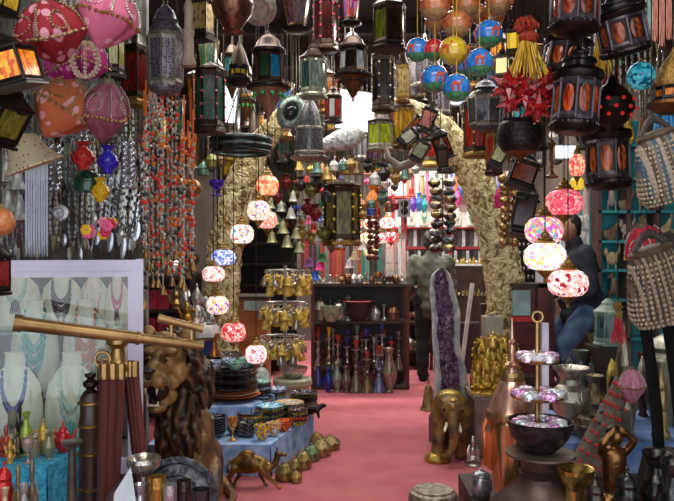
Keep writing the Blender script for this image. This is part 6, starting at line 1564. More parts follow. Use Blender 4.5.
# ---- ceramics on the blue block and platform
CER = [mosaic(c, s_, 0, .2, g_, 0) for c, s_, g_ in ((['1c1c24', '2c2c3a', '14141c', '3a3a48', '8a8a90'], 7, None), (['2a5ab0', 'e8e8e0', '4a80d0', 'f0f0f0'], 8, None), (['3aa080', 'a8d8c0', '5ac0a0', 'd8e8d8'], 8, None), (['e0b820', 'f0d850', 'd86a20', '2a5ab0'], 6, None), (['d86a20', 'f0c040', 'a8c8d8', 'e0e0d0'], 6, None), (['c82020', 'e04a3a', '8a1818', 'f0c040'], 6, None), (['38a8c8', '90d8e8', '1c80a8', 'e0f0f0'], 7, None), (['3a6a30', 'a8c060', '283c28', 'e0c050'], 7, None), (['28201c', '6a4a3a', '1c1818', 'c08050', '3a5a6a'], 8, None), (['8a94a8', 'c8ccd0', '3a4460', '5a6a8a', 'b0a890'], 9, None))]
zb_ = .372
for i in range(12):
    m = mot('d8622c', 'e8824a', 5, .3) if i in (1, 3) else mot('c8c0a0', 'dcd4b4', 5, .3) if i == 2 else [CER[8], CER[9], CER[0]][i % 3]
    o = inst('plain', 'platter', '%s platter from the bottom of the big stack with orange rims' % nth(i), 'platter', (W(232 + (i * 5) % 3, 0, 5.45).x, 5.45, zb_ + i * .0195), (.185 + .006 * ((i * 3) % 4) - .004 * (i // 4), .185, .026), group='platters in the big stack', mats={'plate': m}, args=('plate', 28))
zt_ = zb_ + 11 * .0195 + .026
for (x, dy, r, h, k, lab) in ((215, -.05, 8, 9, 1, 'blue and white bowl on the big stack of platters'), (228, .05, 8, 9, 1, 'second blue and white bowl at the middle of the platter stack'), (236, -.04, 10, 8, 2, 'pale green bowl on the big stack of platters'), (245, .06, 8, 10, 2, 'small green bowl at the right of the platter stack')):
    rx = r * 5.45 / F; inst('plain', 'ceramic_bowl', lab, 'bowl', (W(x, 0, 5.45).x, 5.45 + dy, zt_ - .006), (rx, rx, h * 5.45 / F), mats={'bowl': CER[k]}, args=('bowl', 20))
for i in range(4):
    inst('plain', 'dark_plate', '%s dark plate from the bottom of the stack behind the platters' % nth(i), 'plate', (W(222, 0, 5.8).x, 5.8, .372 + .19 + i * .024), (.145, .145, .026), group='dark plates', mats={'plate': CER[0]}, args=('plate', 24))
inst('plain', 'stone_pedestal', 'dark round stand under the stack of dark plates', 'stand', (W(222, 0, 5.8).x, 5.8, .372), (.1, .1, .19), mats={'pedestal': BLACK}, args=('pedestal', 16))
for i in range(5): inst('plain', 'saucer', '%s dark saucer from the bottom of the stack right of the platters' % nth(i), 'saucer', (W(262, 0, 5.6).x, 5.6, .372 + i * .022), (.075, .075, .026), group='saucers right of the platters', mats={'bowl': CER[(0, 8, 1, 0, 2)[i]]}, args=('bowl', 18))
sitfit('plain', (252, 364, 271, 379), 5.75, 'grey green lidded dish behind the platters', 'dish', 'lidded_dish', {'domebox': mot('8a9a94', 'c0ccc4', 5, .35)}, z=.372, args=('domebox', 18))
PZ = .212
def stack(x, Y, r, n, dz_, mats_, lab, shape='bowl', hh=None):
    for i in range(n):
        inst('plain', 'ceramic_bowl' if shape == 'bowl' else 'ceramic_plate', ('%s from the bottom: ' % nth(i) if n > 1 else '') + lab, 'bowl' if shape == 'bowl' else 'plate', (W(x, 0, Y).x, Y, PZ + i * dz_), (r * Y / F, r * Y / F, hh or dz_ * 1.7), group=lab if n > 1 else None, mats={shape: mats_[i % len(mats_)]}, args=(shape, 22))
stack(211, 4.98, 15, 7, .017, [CER[0]], 'black bowl in the stack beside the lion', hh=.04)
stack(246, 5.0, 11, 5, .015, [CER[0], CER[8]], 'dark bowl in the stack right of the brass cup', hh=.04)
stack(262, 4.9, 8.5, 1, .02, [CER[3]], 'yellow and blue bowl at the front edge of the platform', hh=.1)
stack(274, 5.02, 8, 1, .02, [CER[4]], 'orange and pale blue bowl beside the yellow bowl', hh=.09)
stack(284, 5.14, 8, 2, .02, [CER[5]], 'red bowl near the right corner of the platform', hh=.06)
stack(298, 5.3, 10, 6, .017, [CER[7], CER[8], CER[5], CER[0]], 'small bowl behind the red bowls', hh=.04)
stack(250, 5.17, 13, 6, .017, [CER[7], CER[3], CER[8]], 'green and gold bowl left of centre', hh=.045)
stack(270, 5.3, 14, 8, .016, [CER[8], CER[0], CER[0], CER[7], CER[0], CER[8], CER[7], CER[6]], 'turquoise topped bowl in the middle stack', hh=.04)
stack(289, 5.47, 15, 10, .013, [CER[0], CER[8], CER[7], CER[0], CER[8], CER[7], CER[0], CER[8], CER[6], CER[4]], 'patterned plate in the stack at the rear', 'plate', .022)
stack(304, 5.66, 14, 12, .014, [CER[8], CER[0], CER[8], CER[7], CER[0], CER[4], CER[4]], 'patterned plate in the stack at the far end', 'plate', .022)
stack(276, 5.75, 11, 8, .02, [CER[6], CER[7], CER[0], CER[1]], 'small patterned bowl in the rear stack', hh=.05)
sitfit('plain', (227, 417, 238, 443), 4.88, 'brass footed cup between the dark bowl stacks', 'cup', 'brass_cup', {'goblet': mosaic(['c8902c', 'e8c060', 'b83020', 'f0e0a0'], 5, 0, .3, None, .6)}, z=PZ, args=('goblet', 18))
stack(236, 5.05, 9, 4, .015, [CER[0]], 'small black bowl just behind the brass cup', hh=.04)
stack(262, 5.5, 11, 9, .017, [CER[0], CER[8], CER[1], CER[0], CER[2]], 'bowl in the tall stack right of the raised block', hh=.04)
# black animal figure on the far corner
o = thing('black_animal', 'small black carved animal at the far corner of the blue platform', 'statue', (W(306, 0, 5.66).x + .05, 5.52, PZ))
b = G().ball((0, 0, .075), (.07, .03, .032), 12, 8).ball((.085, 0, .1), (.03, .018, .018), 10, 6).cap((.05, 0, .08), .025, (.08, 0, .1), .018)
for x in (-.045, .045):
    for y in (-.016, .016): b.cap((x, y, .06), .014, (x * 1.2, y, .01), .01)
part(o, 'body', organic('body', b, BLACK, .006, 2), BLACK); part(o, 'tail', G().tube([(-.065, 0, .085), (-.1, 0, .05)], [.008, .004], 6), BLACK)
# brass domed pots along the platform
for i, (x, py, r, h, c1, c2, lab) in enumerate([(284, 480, 9, 19, '5c4c28', 'a08a50', 'nearest domed brass pot beside the blue platform'), (294, 474, 8, 17, '54462a', '94824c', 'second domed brass pot along the blue platform'), (303, 468, 9, 19, '625228', 'a8925a', 'third domed brass pot along the blue platform'), (311, 460, 9, 17, '44583e', '80966c', 'greenish domed pot along the blue platform'), (320, 455, 11, 18, '6a5a34', 'a89660', 'fifth domed pot, straw coloured, along the platform'), (330, 449, 10, 15, '6a5832', '9c885a', 'wide brass pot farthest from the camera beside the platform'), (317, 448, 7, 18, '7a5a2c', 'b08c4c', 'tall narrow brass pot behind the greenish pot'), (296, 482, 6, 12, '7a6430', 'b89c58', 'smallest brass pot on the carpet near the camel')]):
    Y = CAMZ * F / (py - CY)
    sitfit('pot', (x - r, py - h, x + r, py), Y, lab, 'pot', 'domed_pot', allm(mot(c1, c2, 3, .32, .7, bump=.4)), z=0, args=('domebox', 18))
# ================================================================== RIGHT SIDE
def bauble(x, y, r, Y, lab, c1, c2, g1='2a6a44', g2='4a8a60', cam='c0502c', rz=0):
    o = inst('ballorn', 'painted_ball', lab, 'ornament', W(x, y, Y), r * Y / F, (0, 0, rz), mats={'ball': mot(c1, c2, 2, .18, coat=.6), 'painted_ground': mot(g1, g2, 3, .2, coat=.6), 'painted_camel': mot(cam, None, rough=.4)})
    chain(o, W(x, y - r * 1.25, Y), r=.002, m=mot('a8802c', 'd8b048', 20, .5), name='gold_cord')
BLU = ('1c64b4', '3a8ad8')
bauble(417.5, 50, 12, 3.0, 'blue ball with green base, leftmost of the painted balls', *BLU, rz=1.2)
bauble(434, 50, 11, 2.98, 'red and green painted ball between blue and yellow balls', 'b01420', 'd0323c', rz=1)
bauble(453, 51, 14.5, 2.85, 'yellow painted ball in the middle of the bunch', 'b8981c', 'd8bc30', 'a8881c', 'c8a830', rz=1.2)
bauble(489, 34, 14, 2.9, 'upper right blue painted ball with orange camel', *BLU, rz=.15)
bauble(479.5, 62.5, 14, 2.8, 'right blue painted ball below the upper right one, with orange camel', *BLU, rz=-.3)
bauble(435, 79, 14, 2.9, 'lower left blue painted ball with two orange camels', *BLU, rz=.1)
bauble(456.5, 88, 14, 2.8, 'lowest blue painted ball with orange camel', *BLU, rz=-.35)
bauble(460, 68, 9, 3.1, 'small blue ball almost hidden behind the lowest balls', *BLU, rz=1.2)
for x, y, r, Y, lab in ((457, 24, 14, 2.9, 'orange brown painted ball above the yellow ball'), (435, 6, 15, 2.9, 'orange painted ball at the top left of the bunch'), (466, 4, 14, 3.0, 'brown orange ball at the top middle of the bunch'), (499, 1, 14, 2.95, 'orange brown ball at the top right of the bunch'), (492, 17, 12, 3.1, 'olive brown ball behind the upper right blue ball'), (436, 22, 11, 3.1, 'dull brown ball behind the orange top left ball'), (478, 14, 10, 3.2, 'dark brown ball deep in the painted bunch')):
    bauble(x, y, r, Y, lab, 'a05c34', 'c87c50', '8a6a44', 'a88458', 'a05030', rz=.8)
# star ornaments and tassel
for i, (x, y, r, lab) in enumerate([(507, 86, 18, 'left'), (526, 94, 19, 'middle front'), (542, 90, 18, 'right'), (537, 108, 17, 'lowest right'), (517, 76, 15, 'upper left rear'), (547, 78, 14, 'upper right rear'), (509, 103, 13, 'lowest left')]):
    Y = 2.75 + (.12 if 'rear' in lab else 0) + .03 * (i % 3)
    o = inst('starorn', 'star_ornament', lab + ' spiky dark red star of the cluster under the yellow tassel', 'ornament', W(x, y, Y), r * Y / F, (.3 * i, .5 * i, .8 * i)); chain(o, W(x, y, Y), r=.0015)
hangfit('tassel', (505, 16, 548, 80), 2.85, 'golden tassel with two rust red pompoms above the red stars', 'tassel', 'tassel')
hangfit('tassel', (588, 20, 612, 74), 3.3, 'straw yellow tassel between the dark amber lanterns', 'tassel', 'tassel', {'pompom': mot('c8a040', 'e0c070', 8, .7)})
hangfit('hexl', (504, 20, 521, 56), 3.6, 'small lantern with bright yellow pane beside the gold tassel', mats={'glass_pane': lamp('e8c020', .5)}, args=(4, .86, .86))
hangfit('hexl', (493, 46, 512, 80), 3.8, 'pale lit square lantern behind the red stars', mats={'glass_pane': lamp('f0e8a8', .7), 'frame': PEWTER}, args=(4, .86, .86))
hangfit('perfl', (468, 78, 503, 132), 4.3, 'pierced dark lantern behind the lowest blue ball', mats={'body': PERFB})
o = inst('plain', 'woven_ball', 'large black pierced bowl lantern under the red stars', 'lantern', W(520, 152, 3.3), (23 * 3.3 / F, 23 * 3.3 / F, 44 * 3.3 / F), mats={'jar': dots('1c1818', '4a4240', 9, .25, .5, .4)}, args=('jar', 22)); chain(o, W(520, 118, 3.3))
part(o, 'spike', G().lathe([(0, -.3), (.1, -.24), (.05, -.2), (.3, -.08), (.7, 0)], 16), BRONZE)
# dark amber lanterns
DK = {'frame': BLACK, 'base': BLACK, 'roof': BLACK, 'hanging_ring': BLACK}
def dark(box, Y, lab, c1, c2, tilt=(0, 0, 0), args=(6, .86, .86), glow=None):
    if args[0] == 4: hangfit('hexl', box, Y, lab, mats=dict(DK, glass_pane=[stain(c1, c2), stain('3a0c08', c2)]), tilt=tilt, args=args)
    else: hangfit('hexd', box, Y, lab, mats=dict(glass_pane=[stain(c1, c2), stain('3a0c08', c2)]), tilt=tilt, args=(8,))
dark((549, -34, 602, 34), 2.5, 'black lantern with round bottom at the top, nearest of the dark lanterns', '5a1810', 'a83c18', (0, .05, .2), (8, .86, .86))
dark((543, 22, 590, 80), 2.98, 'dark lantern with long amber panes left of the big front one', '8a2a10', 'd8641c', (.05, .15, .1))
dark((552, 44, 602, 134), 2.72, 'big black front lantern with oval amber red panes', '8a2010', 'e85a1c', (0, .08, .1))
dark((594, -10, 648, 56), 2.6, 'tilted black lantern with amber and pale panes at upper right', '6a2410', 'b8541c', (.1, -.3, .2))
dark((584, 106, 632, 190), 2.95, 'black lantern with pink and orange panes below the tilted one', 'a83c10', 'f07820', (0, -.03, .35))
hangfit('ballgem', (590, 76, 634, 134), 2.84, 'black onion lantern set with glowing red gems')
dark((505, 150, 543, 190), 3.6, 'tilted black lantern with rust glass under the pierced bowl lantern', '6a2810', 'a84a1c', (.1, .35, .3), (4, .86, .86))
dark((509, 176, 541, 238), 3.9, 'black box lantern with dark red glass behind the right tusk', '2a100c', '4a1c14', (0, .2, .2), (4, .86, .86))
dark((492, 128, 512, 172), 4.2, 'small grey lantern with yellow pane left of the pierced bowl', '8a8a20', 'd8d040', (0, .5, .2), (4, .86, .86))
hangfit('tubel', (462, 96, 492, 158), 5.0, 'tall lantern with bright red glass behind the right tusk', mats={'glass_pane': st('8a1410', 'c83028'), 'stud': OLDBRASS, 'base': OLDBRASS})
hangfit('hexl', (484, 112, 504, 176), 4.9, 'lantern with green and red panes right of the right tusk', mats={'glass_pane': [st('4a6a20', '7a9a38'), st('8a2018', 'c04030')], 'frame': OLDBRASS})
hangfit('ballgarland', (498, 174, 520, 246), 4.8, 'string of brass balls hanging right of the right tusk', 'ornament', 'ball_garland', {'ball': BRASS})
hangfit('plain', (494, 184, 509, 208), 5.1, 'hot pink lampshade between the tusk and the brass balls', 'lampshade', 'pink_shade', {'domebox': mot('d81868', 'f04a90', 5, .5)}, args=('domebox', 16))
hangfit('plain', (545, 140, 558, 178), 3.7, 'dark brass lamp above the uppermost right mosaic lamp', 'lamp', 'brass_lamp', {'candle': BRONZE}, args=('candle', 14))
# lit mosaic lamps at right
mos((545, 176, 583, 226), 3.3, 'pink red lit mosaic lamp, upper of the four right lamps', ['f05a70', 'f890a0', 'e84060', 'f8b0a0', 'f06878'], 1.0, 6, 'b03048')
mos((525, 202, 563, 256), 3.2, 'multicoloured lit mosaic lamp left of the pink one', ['f860a0', 'f8d060', 'a060d0', 'f8a080', 'fff0e0', '60b0a0', 'f07890'], 1.1, 7)
mos((524, 228, 566, 282), 3.05, 'brightest white lit mosaic lamp with coloured dots', ['fff8f0', 'fff4e8', 'fff8f4', 'f8a080', 'fff4f0', 'b080d8', 'fff8f0', 'f8d060'], 1.5, 8)
mos((548, 255, 588, 308), 2.95, 'lowest right lit mosaic lamp, red with dark red flowers', ['f8b0a8', 'f89088', 'fff0ec', 'f8a8a0', '8a2030', 'fcd8d0'], 1.15, 7)
mos((569, 142, 585, 186), 3.6, 'narrow orange lit mosaic lamp behind the lantern with pink panes', ['f07060', 'f8b090', 'f8d8a0', 'e05058'], .9, 6)
mos((570, 170, 584, 196), 3.9, 'small yellow lit mosaic lamp behind the pink red one', ['e8b020', 'f8d850', 'f0c030'], .8, 6)
# crackle globe, brass amber lamp, bags
o = inst('plain', 'crackle_globe', 'turquoise crackle glass globe lamp at the right edge', 'lamp', W(642, 90, 2.7), (13 * 2.7 / F, 13 * 2.7 / F, 28 * 2.7 / F), mats={'vase': mosaic(['1c9ab0', '40c8d8', '0c7088', '70e0e8'], 4, .12, .1)}, args=('jar', 20)) if False else inst('globe', 'crackle_globe', 'turquoise crackle glass globe lamp at the right edge', 'lamp', W(641, 76, 2.7), 14 * 2.7 / F, mats={'ball': mosaic(['1c8aa0', '38b8cc', '0c6078', '60d0dc'], 4, .15, .1), 'painted_ground': mosaic(['1c8aa0', '38b8cc', '0c6078', '60d0dc'], 4, .15, .1), 'painted_camel': st('1c8aa0', '38b8cc')}); chain(o, W(641, 60, 2.7))
hangfit('drumdome', (648, 48, 700, 114), 2.5, 'brass and amber glass lamp at the right edge', mats={'glass_pane': st('a85010', 'f08a20'), 'dish': BRONZE, 'dome': OLDBRASS})
for i, x in enumerate((648, 655, 662, 669, 676)): 
    hangfit('strands', (x - 3, -14, x + 3, 50 - (i * 7) % 12), 2.9, '%s strand of %s beads from the left at the top right' % (nth(i), ('green', 'coral', 'coral', 'coral', 'coral')[i]), 'beads', 'bead_strand', {'strand': mosaic(['c86a48', 'd88a68', 'a84c34'] if i else ['6a9a88', '90b8a8'], 8, 0, .4)}, args=(3,), r=.0015)
for i in range(12):
    x = 592 + i * 6.2
    hangfit('necklace', (x - 22, 20 + (i * 5) % 30, x + 22, 130 - (i * 11) % 40), 4.6, 'silver chain necklace, %s from the left among those above the handbags' % nth(i), 'necklace', 'necklace', {'bead_strand': NM[(0, 1, 3, 5)[i % 4]], 'pendant': NM[(1, 3, 4)[i % 3]]}, args=(i % 6,), r=.0015)
def bag(box, Y, lab, m, tilt): return hangfit('beadbag', box, Y, lab, 'handbag', 'beaded_handbag', m, tilt)
bag((630, 118, 694, 204), 2.45, 'beaded handbag with cream, brown and blue stripes at the right edge', {'body': stripes(['6a6454', '3a5060', '948874', '4a3c30'], .6, 'X', .85)}, (.1, -.35, .2))
bag((622, 232, 692, 326), 2.75, 'large brown beaded striped handbag at the right edge', {}, (.1, -.3, .15))
pch((626, 222, 668, 276), 3.05, 'red velvet pouch above the large striped handbag', mot('9a1428', 'c02c40', 6, .8), (.2, -.4, .2))
pch((646, 230, 690, 274), 3.0, 'black pouch beside the red velvet pouch', mot('1c1614', '3a302c', 6, .8), (.2, .2, .2))
hangfit('plain', (620, 116, 634, 150), 3.2, 'yellow glass bottle ornament left of the upper handbag', 'ornament', 'glass_bottle', {'vase': st('b88a10', 'e8bc28')}, args=('vase', 14))
hangfit('bellcluster', (637, 112, 650, 144), 3.0, 'small dark bell above the upper striped handbag', 'bell', 'bell', {'bell': BRONZE})
hangfit('strands', (652, 112, 678, 150), 3.3, 'bright blue fabric tassel behind the upper handbag', 'tassel', 'blue_tassel', {'strand': mot('1c80c0', '3aa8e0', 5, .7)}, args=(6,))
# ---- white cards and coloured strands between the lamps and turquoise shelves
o = thing('card_board', 'pale board of necklaces beside the turquoise shelves', 'board', (W(583, 0, 7.7).x, 7.75, 0))
part(o, 'board', G().box((0, 0, 1.5), (.46, .02, 1.3)), mot('b8c0cc', 'd8dce4', 5), False); part(o, 'stand', G().box((0, .02, .45), (.3, .03, .9)), DARKWOOD, False)
for i, c in enumerate([('b8b0a8', 'd8d0c8', 'beige'), ('e03a70', 'f06a98', 'pink'), ('d0ccc8', 'f0ece8', 'white'), ('5a9aa8', '8ac8d0', 'pale blue'), ('d8c8b8', 'f0e4d8', 'cream'), ('c83a58', 'e07088', 'rose'), ('a8a8b8', 'd0d0e0', 'lilac grey'), ('c8b098', 'e0ccb8', 'tan')]):
    x = 566 + i * 4.8
    sitfit('strands', (x - 2, 188, x + 2, 224), 7.735, '%s strands on the pale board, %s from the left' % (c[2], nth(i)), 'necklace', 'necklace_hank', {'strand': mot(c[0], c[1], 3, .4)}, args=(4,))
for i, (x, y) in enumerate(((581, 224), (588, 223), (597, 224), (583, 240), (591, 242), (600, 239))):
    a = W(x, y, 7.73); o = link('necklace_card', mesh('necklace_card', G().lathe([(.0, 0), (.045, 0), (.06, .02), (.06, .12), (.03, .15), (0, .15)], 14, sy=.2), WHITE)); o.location = a - Vector((0, 0, .06)); meta(o, 'white necklace card, %s of %s on the pale board' % (nth(i % 3), ('upper row', 'lower row')[i // 3]), 'card')
    sitfit('collar', (x - 5, y - 8, x + 5, y + 6), 7.715, 'fine necklace on the %s card of the %s' % (nth(i % 3), ('upper row', 'lower row')[i // 3]), 'necklace', 'card_necklace', {'bead_strand': PEWTER, 'pendant': SILVER}, args=(0,))
# ---- carved animals on the turquoise shelves
DW = [('6a5440', '9a8060'), ('8a8478', 'b8b0a0'), ('5a4630', '88704c'), ('a89064', 'd0b888')]
for zi, (z, xs) in enumerate(((2.15, (610, 628, 652)), (1.85, (612, 626, 644, 662)), (1.58, (611, 627, 645, 664)), (1.32, (612, 630, 650)), (1.05, (614, 634)))):
    pl = ('topmost', 'second', 'third', 'fourth', 'fifth')[zi]
    for i, x in enumerate(xs):
        h = (28, 32, 26, 30)[(i + zi) % 4]; py = CY + (CAMZ - z) * F / 6.54; c = DW[(i * 3 + zi) % 4]
        sitfit('carving', (x - 8, py - h, x + 8, py), 6.54, 'rough wooden animal, %s from the left on the %s turquoise shelf' % (nth(i), pl), 'carving', 'carved_animal', {'body': mot(*c, 3, .7), 'leg': mot(*c, 3, .7)}, z=z, args=((i + zi) % 3,))
# ---- gold figures on the carved table
TZ = .457
boxthing('display_step', 'dark low step behind the front gold figures on the carved table', 'step', 1.02, 1.5, 5.37, 5.53, TZ, TZ + .1, DARKWOOD)
for i, (x, w, yt, back, c1, c2) in enumerate([(478, 6, 364, 0, '9a7a30', 'ecc868'), (487, 7, 360, 0, 'a07c28', 'e8c860'), (497, 7, 366, 0, '8a6c28', 'd0aa4c'), (507, 7, 358, 0, 'a88430', 'ecd070'), (516, 5, 366, 0, '8a7030', 'c8a854'), (482, 8, 342, 1, '9a7828', 'e0bc58'), (493, 9, 338, 1, 'a88830', 'f0d878'), (505, 8, 340, 1, '8a6c24', 'd8b454'), (514, 6, 344, 1, '705a24', 'b8984c')]):
    sitfit('gilded', (x - w * 1.35, yt - (4 if back else 2), x + w * 1.35, 392), 5.44 if back else 5.25 - .03 * (i % 2), '%s gold figurine from the left in the %s row on the carved table' % (nth(i if i < 5 else i - 5), 'back' if back else 'front'), 'figurine', 'gold_figurine', {k: mot(c1, c2, 4, .3, .8, bump=.5) for k in ('body', 'head', 'plinth', 'halo')}, z=TZ + (.1 if back else 0), rz=.25 * (i % 3 - 1), args=(i % 2,))
o = sitfit('lidpot', (484, 322, 500, 345), 5.7, 'grey stone urn with lid behind the gold figures', 'urn', 'stone_urn', allm(mot('5c6064', '8a8e90', 5, .5)), z=.98)
boxthing('stone_plinth', 'pale grey plinth under the grey stone urn', 'plinth', W(492, 0, 5.7).x - .07, W(492, 0, 5.7).x + .07, 5.62, 5.78, 0, .98, mot('8a8678', 'a8a494', 6, .7))
# ---- floor items right
Y = 1080 / (410 - CY)
sitfit('plain', (420, 380, 437, 410), Y, 'olive brass hand bell on the carpet before the geode', 'bell', 'brass_bell', {'bell': mot('6a5a34', 'a08c58', 4, .4, .6)}, z=0, args=('bell', 18))
sitfit('figurine', (465, 436, 481, 466), 5.02, 'small silver figurine on the carpet beside the elephant', 'figurine', 'silver_figurine', {k: SILVER for k in ('body', 'head', 'plinth')}, z=0)
boxthing('low_stool', 'low dark stool under the lidded silver jar at the bottom', 'stool', .36, .6, 3.3, 3.56, 0, .28, DARKWOOD)
sitfit('plain', (408, 482, 458, 512), 3.42, 'round mottled brown and silver jar at the bottom edge', 'jar', 'round_jar', {'jar': mot('6a5a44', 'b0a898', 4, .35, .5)}, z=.28, args=('jar', 22))
sitfit('lidpot', (470, 468, 492, 512), 3.35, 'silver jar with knobbed lid on the counter edge', 'jar', 'lidded_jar', allm(mot('7a7c84', 'c0c4cc', 5, .28, .8)), z=.36)
# ---- metalware
CT = .36
inst('copperewer', 'copper_ewer', 'tall shining copper ewer with conical spired lid', 'ewer', W(512, 0, 3.0) * Vector((1, 1, 0)) if False else (W(512, 0, 3.0).x, 3.0, CT), (27 * 3 / F, 27 * 3 / F, W(0, 318, 3.0).z - CT))
# black pedestal and bowl
p = W(540, 0, 2.75); ph = W(0, 452, 2.75).z
o = thing('black_pedestal', 'dark turned metal pedestal under the black bowl', 'pedestal', (p.x, 2.75, CT)); u = 2.75 / F
part(o, 'base', G().lathe([(58 * u, 0), (57 * u, .1), (49 * u, .17), (33 * u, .225), (22 * u, .26), (20 * u, .28), (22 * u, .295), (18 * u, .31), (20 * u, ph - CT - .02)], 28), mot('3a2c28', '64524a', 9, .4, .5))
part(o, 'top_plate', G().lathe([(20 * u, ph - CT - .022), (34 * u, ph - CT - .008), (34 * u, ph - CT)], 28), mot('4a3a34', '74625a', 9, .4, .5))
inst('plain', 'black_bowl', 'large black metal bowl full of glittering trinket boxes', 'bowl', (p.x, 2.75, ph), (33 * u, 33 * u, 32 * u), mats={'bowl': mot('1c181a', '3e383c', 5, .4, .5)}, args=('bowl', 28))
o = thing('tiered_stand', 'gilded tiered stand with two dishes rising from the black bowl', 'stand', (p.x - .01, 2.75, ph + .03)); z0 = ph + .03
zt1, zt2 = W(0, 361, 2.75).z - z0, W(0, 398, 2.75).z - z0; ztop = W(0, 322, 2.75).z - z0
part(o, 'pole', G().tube([(0, 0, 0), (0, 0, ztop)], .009, 8), BRASS); part(o, 'ring', G().torus((0, 0, ztop + .02), .02, .005, 14, 6, 'Y'), BRASS)
for z, r in ((zt1, 20 * u), (zt2, 24 * u)): part(o, 'dish', G().lathe([(.0, -.012), (r * .6, -.01), (r, 0), (r * 1.05, .01), (r * .98, .008), (0, -.002)], 24, Matrix.Translation((0, 0, z)), rfun=lambda a, z: 1 + .05 * math.cos(12 * a)), BRASS)
TRC = [['d8a0c8', 'f0e0f0', 'b870b0', 'ffffff'], ['e8d8e8', 'ffffff', 'c8b8d0', 'f8f0f8'], ['c870b8', 'e8b0e0', '9a4a90', 'f8e8f8'], ['c8d8e0', 'f0f8f8', '90a8b8', 'ffffff']]
k = 0
for z, r, n_, nm in ((zt1, 12 * u, 5, 'upper'), (zt2, 16 * u, 6, 'lower')):
    for i in range(n_):
        a = 2 * PI * i / n_ - PI / 2 + .4; k += 1
        m = mosaic(TRC[k % 4], 7, 0, .2, None, .4)
        inst('trinket', 'trinket_box', 'glittery trinket box in the %s dish of the tiered stand' % nm, 'box', (p.x - .01 + r * math.cos(a), 2.75 + r * math.sin(a), z0 + z + .001), (.038, .03, .036), (0, 0, a), 'trinket boxes in the %s dish' % nm, {'box': m, 'lid': m}, args=(k % 2,))
for i in range(11):
    a = 2 * PI * i / 11; m = mosaic(TRC[(i + 1) % 4], 7, 0, .2, None, .4)
    inst('trinket', 'trinket_box', 'glittery trinket box at the rim of the black bowl', 'box', (p.x + 19 * u * math.cos(a), 2.75 + 19 * u * math.sin(a), ph + 25 * u), (.03, .026, .032), (0, 0, a), 'trinket boxes in the black bowl', {'box': m, 'lid': m}, args=(i % 2,))
boxthing('marble_post', 'slim pale lilac post behind the tiered stand', 'post', W(545, 0, 3.2).x - .014, W(545, 0, 3.2).x + .014, 3.19, 3.22, CT, W(0, 323, 3.2).z, mot('b8b4c8', 'd4d0e0', 8, .4))
VT = .502
for st_, bx, Y, c1, c2, me, lab, nm, cat, kk in [
    ('pot', (552, 367, 590, 0), 3.95, '8a8478', 'd0ccc0', .8, 'large silver engraved urn behind the black bowl', 'silver_urn', 'urn', 'urn'),
    ('pot', (580, 375, 608, 0), 4.15, '6a6048', 'a09470', .7, 'brass grey vase with wide mouth right of the silver urn', 'vase', 'vase', 'vase'),
    ('pot', (574, 404, 608, 0), 3.84, '5c5448', '948a78', .7, 'dull pewter vase in front of the silver urn', 'vase', 'vase', 'jar'),
    ('lidpot', (645, 322, 706, 0), 4.2, '6a6a5c', 'a4a494', .6, 'large greenish pewter vessel at the right edge', 'pewter_vessel', 'vessel', None),
    ('pot', (652, 362, 670, 0), 3.85, '8a7844', 'c8b478', .7, 'brass tower shaped shaker at the right edge', 'brass_shaker', 'shaker', 'minaret'),
    ('pot', (570, 350, 592, 0), 4.35, '4a5850', '7c8c80', .5, 'grey green tall vase behind the silver urn', 'vase', 'vase', 'vase'),
    ('pot', (584, 334, 604, 0), 4.4, '5a5444', '8a8268', .6, 'bronze tall vase behind the pewter ewer', 'vase', 'vase', 'vase'),
    ('pot', (634, 352, 652, 0), 4.35, '5a3a34', '8a6058', .5, 'reddish brown vase behind the straps', 'vase', 'vase', 'vase')]:
    m = mot(c1, c2, 3, .3, me, bump=.4); bx = (bx[0], bx[1], bx[2], 433)
    sitfit(st_, bx, Y, lab, cat, nm, allm(m), z=VT, args=(kk, 22) if kk else ())
sitfit('ewer', (608, 322, 640, 433), 3.9, 'tall pewter ewer with curved yellowish handle on the blue table', 'ewer', 'pewter_ewer', dict(allm(mot('6c665a', 'aca492', 4, .32, .8, bump=.3)), handle=mot('8a7430', 'c8b050', 5, .3, .6)), z=VT, rz=PI)
# red dotted cone
sitfit('lidpot', (596, 398, 626, 433), 3.88, 'pewter lidded pot with blue stones behind the bronze figure', 'pot', 'lidded_pot', allm(mot('6a665c', 'aaa494', 4, .32, .8, bump=.4)), z=VT)
o = inst('plain', 'dotted_cone', 'grey brown fabric cone with red bead dots leaning on the blue table', 'cone', W(597, 448, 3.62), (20 * 3.6 / F, 20 * 3.6 / F, 88 * 3.6 / F), (0, .38, 0), mats={'minaret': dots('6a6054', 'c8202c', 3.2, .3, .8)}, args=('minaret', 20)) if False else None
o = thing('dotted_cone', 'grey brown fabric cone with red bead dots leaning on the blue table', 'cone', (W(585, 0, 3.7).x, 3.7, .36), (0, .40, 0))
H_ = 100 * 3.7 / F
part(o, 'cone', G().lathe([(.09, 0), (.088, .03), (.055, H_ * .7), (.045, H_), (0, H_ + .01)], 20), mot('5c5248', '867a6a', 20, .9))
for j in range(9):
    for q in range(7):
        z = .05 + j * H_ / 9.5; a = -PI / 2 + (q - 3) * .45 + .22 * (j % 2); r = .089 - .045 * z / H_
        part(o, 'red_bead' if (j + q) % 5 else 'blue_bead', BEADM[('red_pompom', 0)] if (j + q) % 5 else BEADM[('dark_bead', 0)], None).location = (r * math.cos(a), r * math.sin(a), z)
boxthing('display_box', 'dark box under the green glass lantern at the right', 'box', W(608, 0, 4.3).x - .1, W(608, 0, 4.3).x + .1, 4.22, 4.42, VT, .93, DARKWOOD)
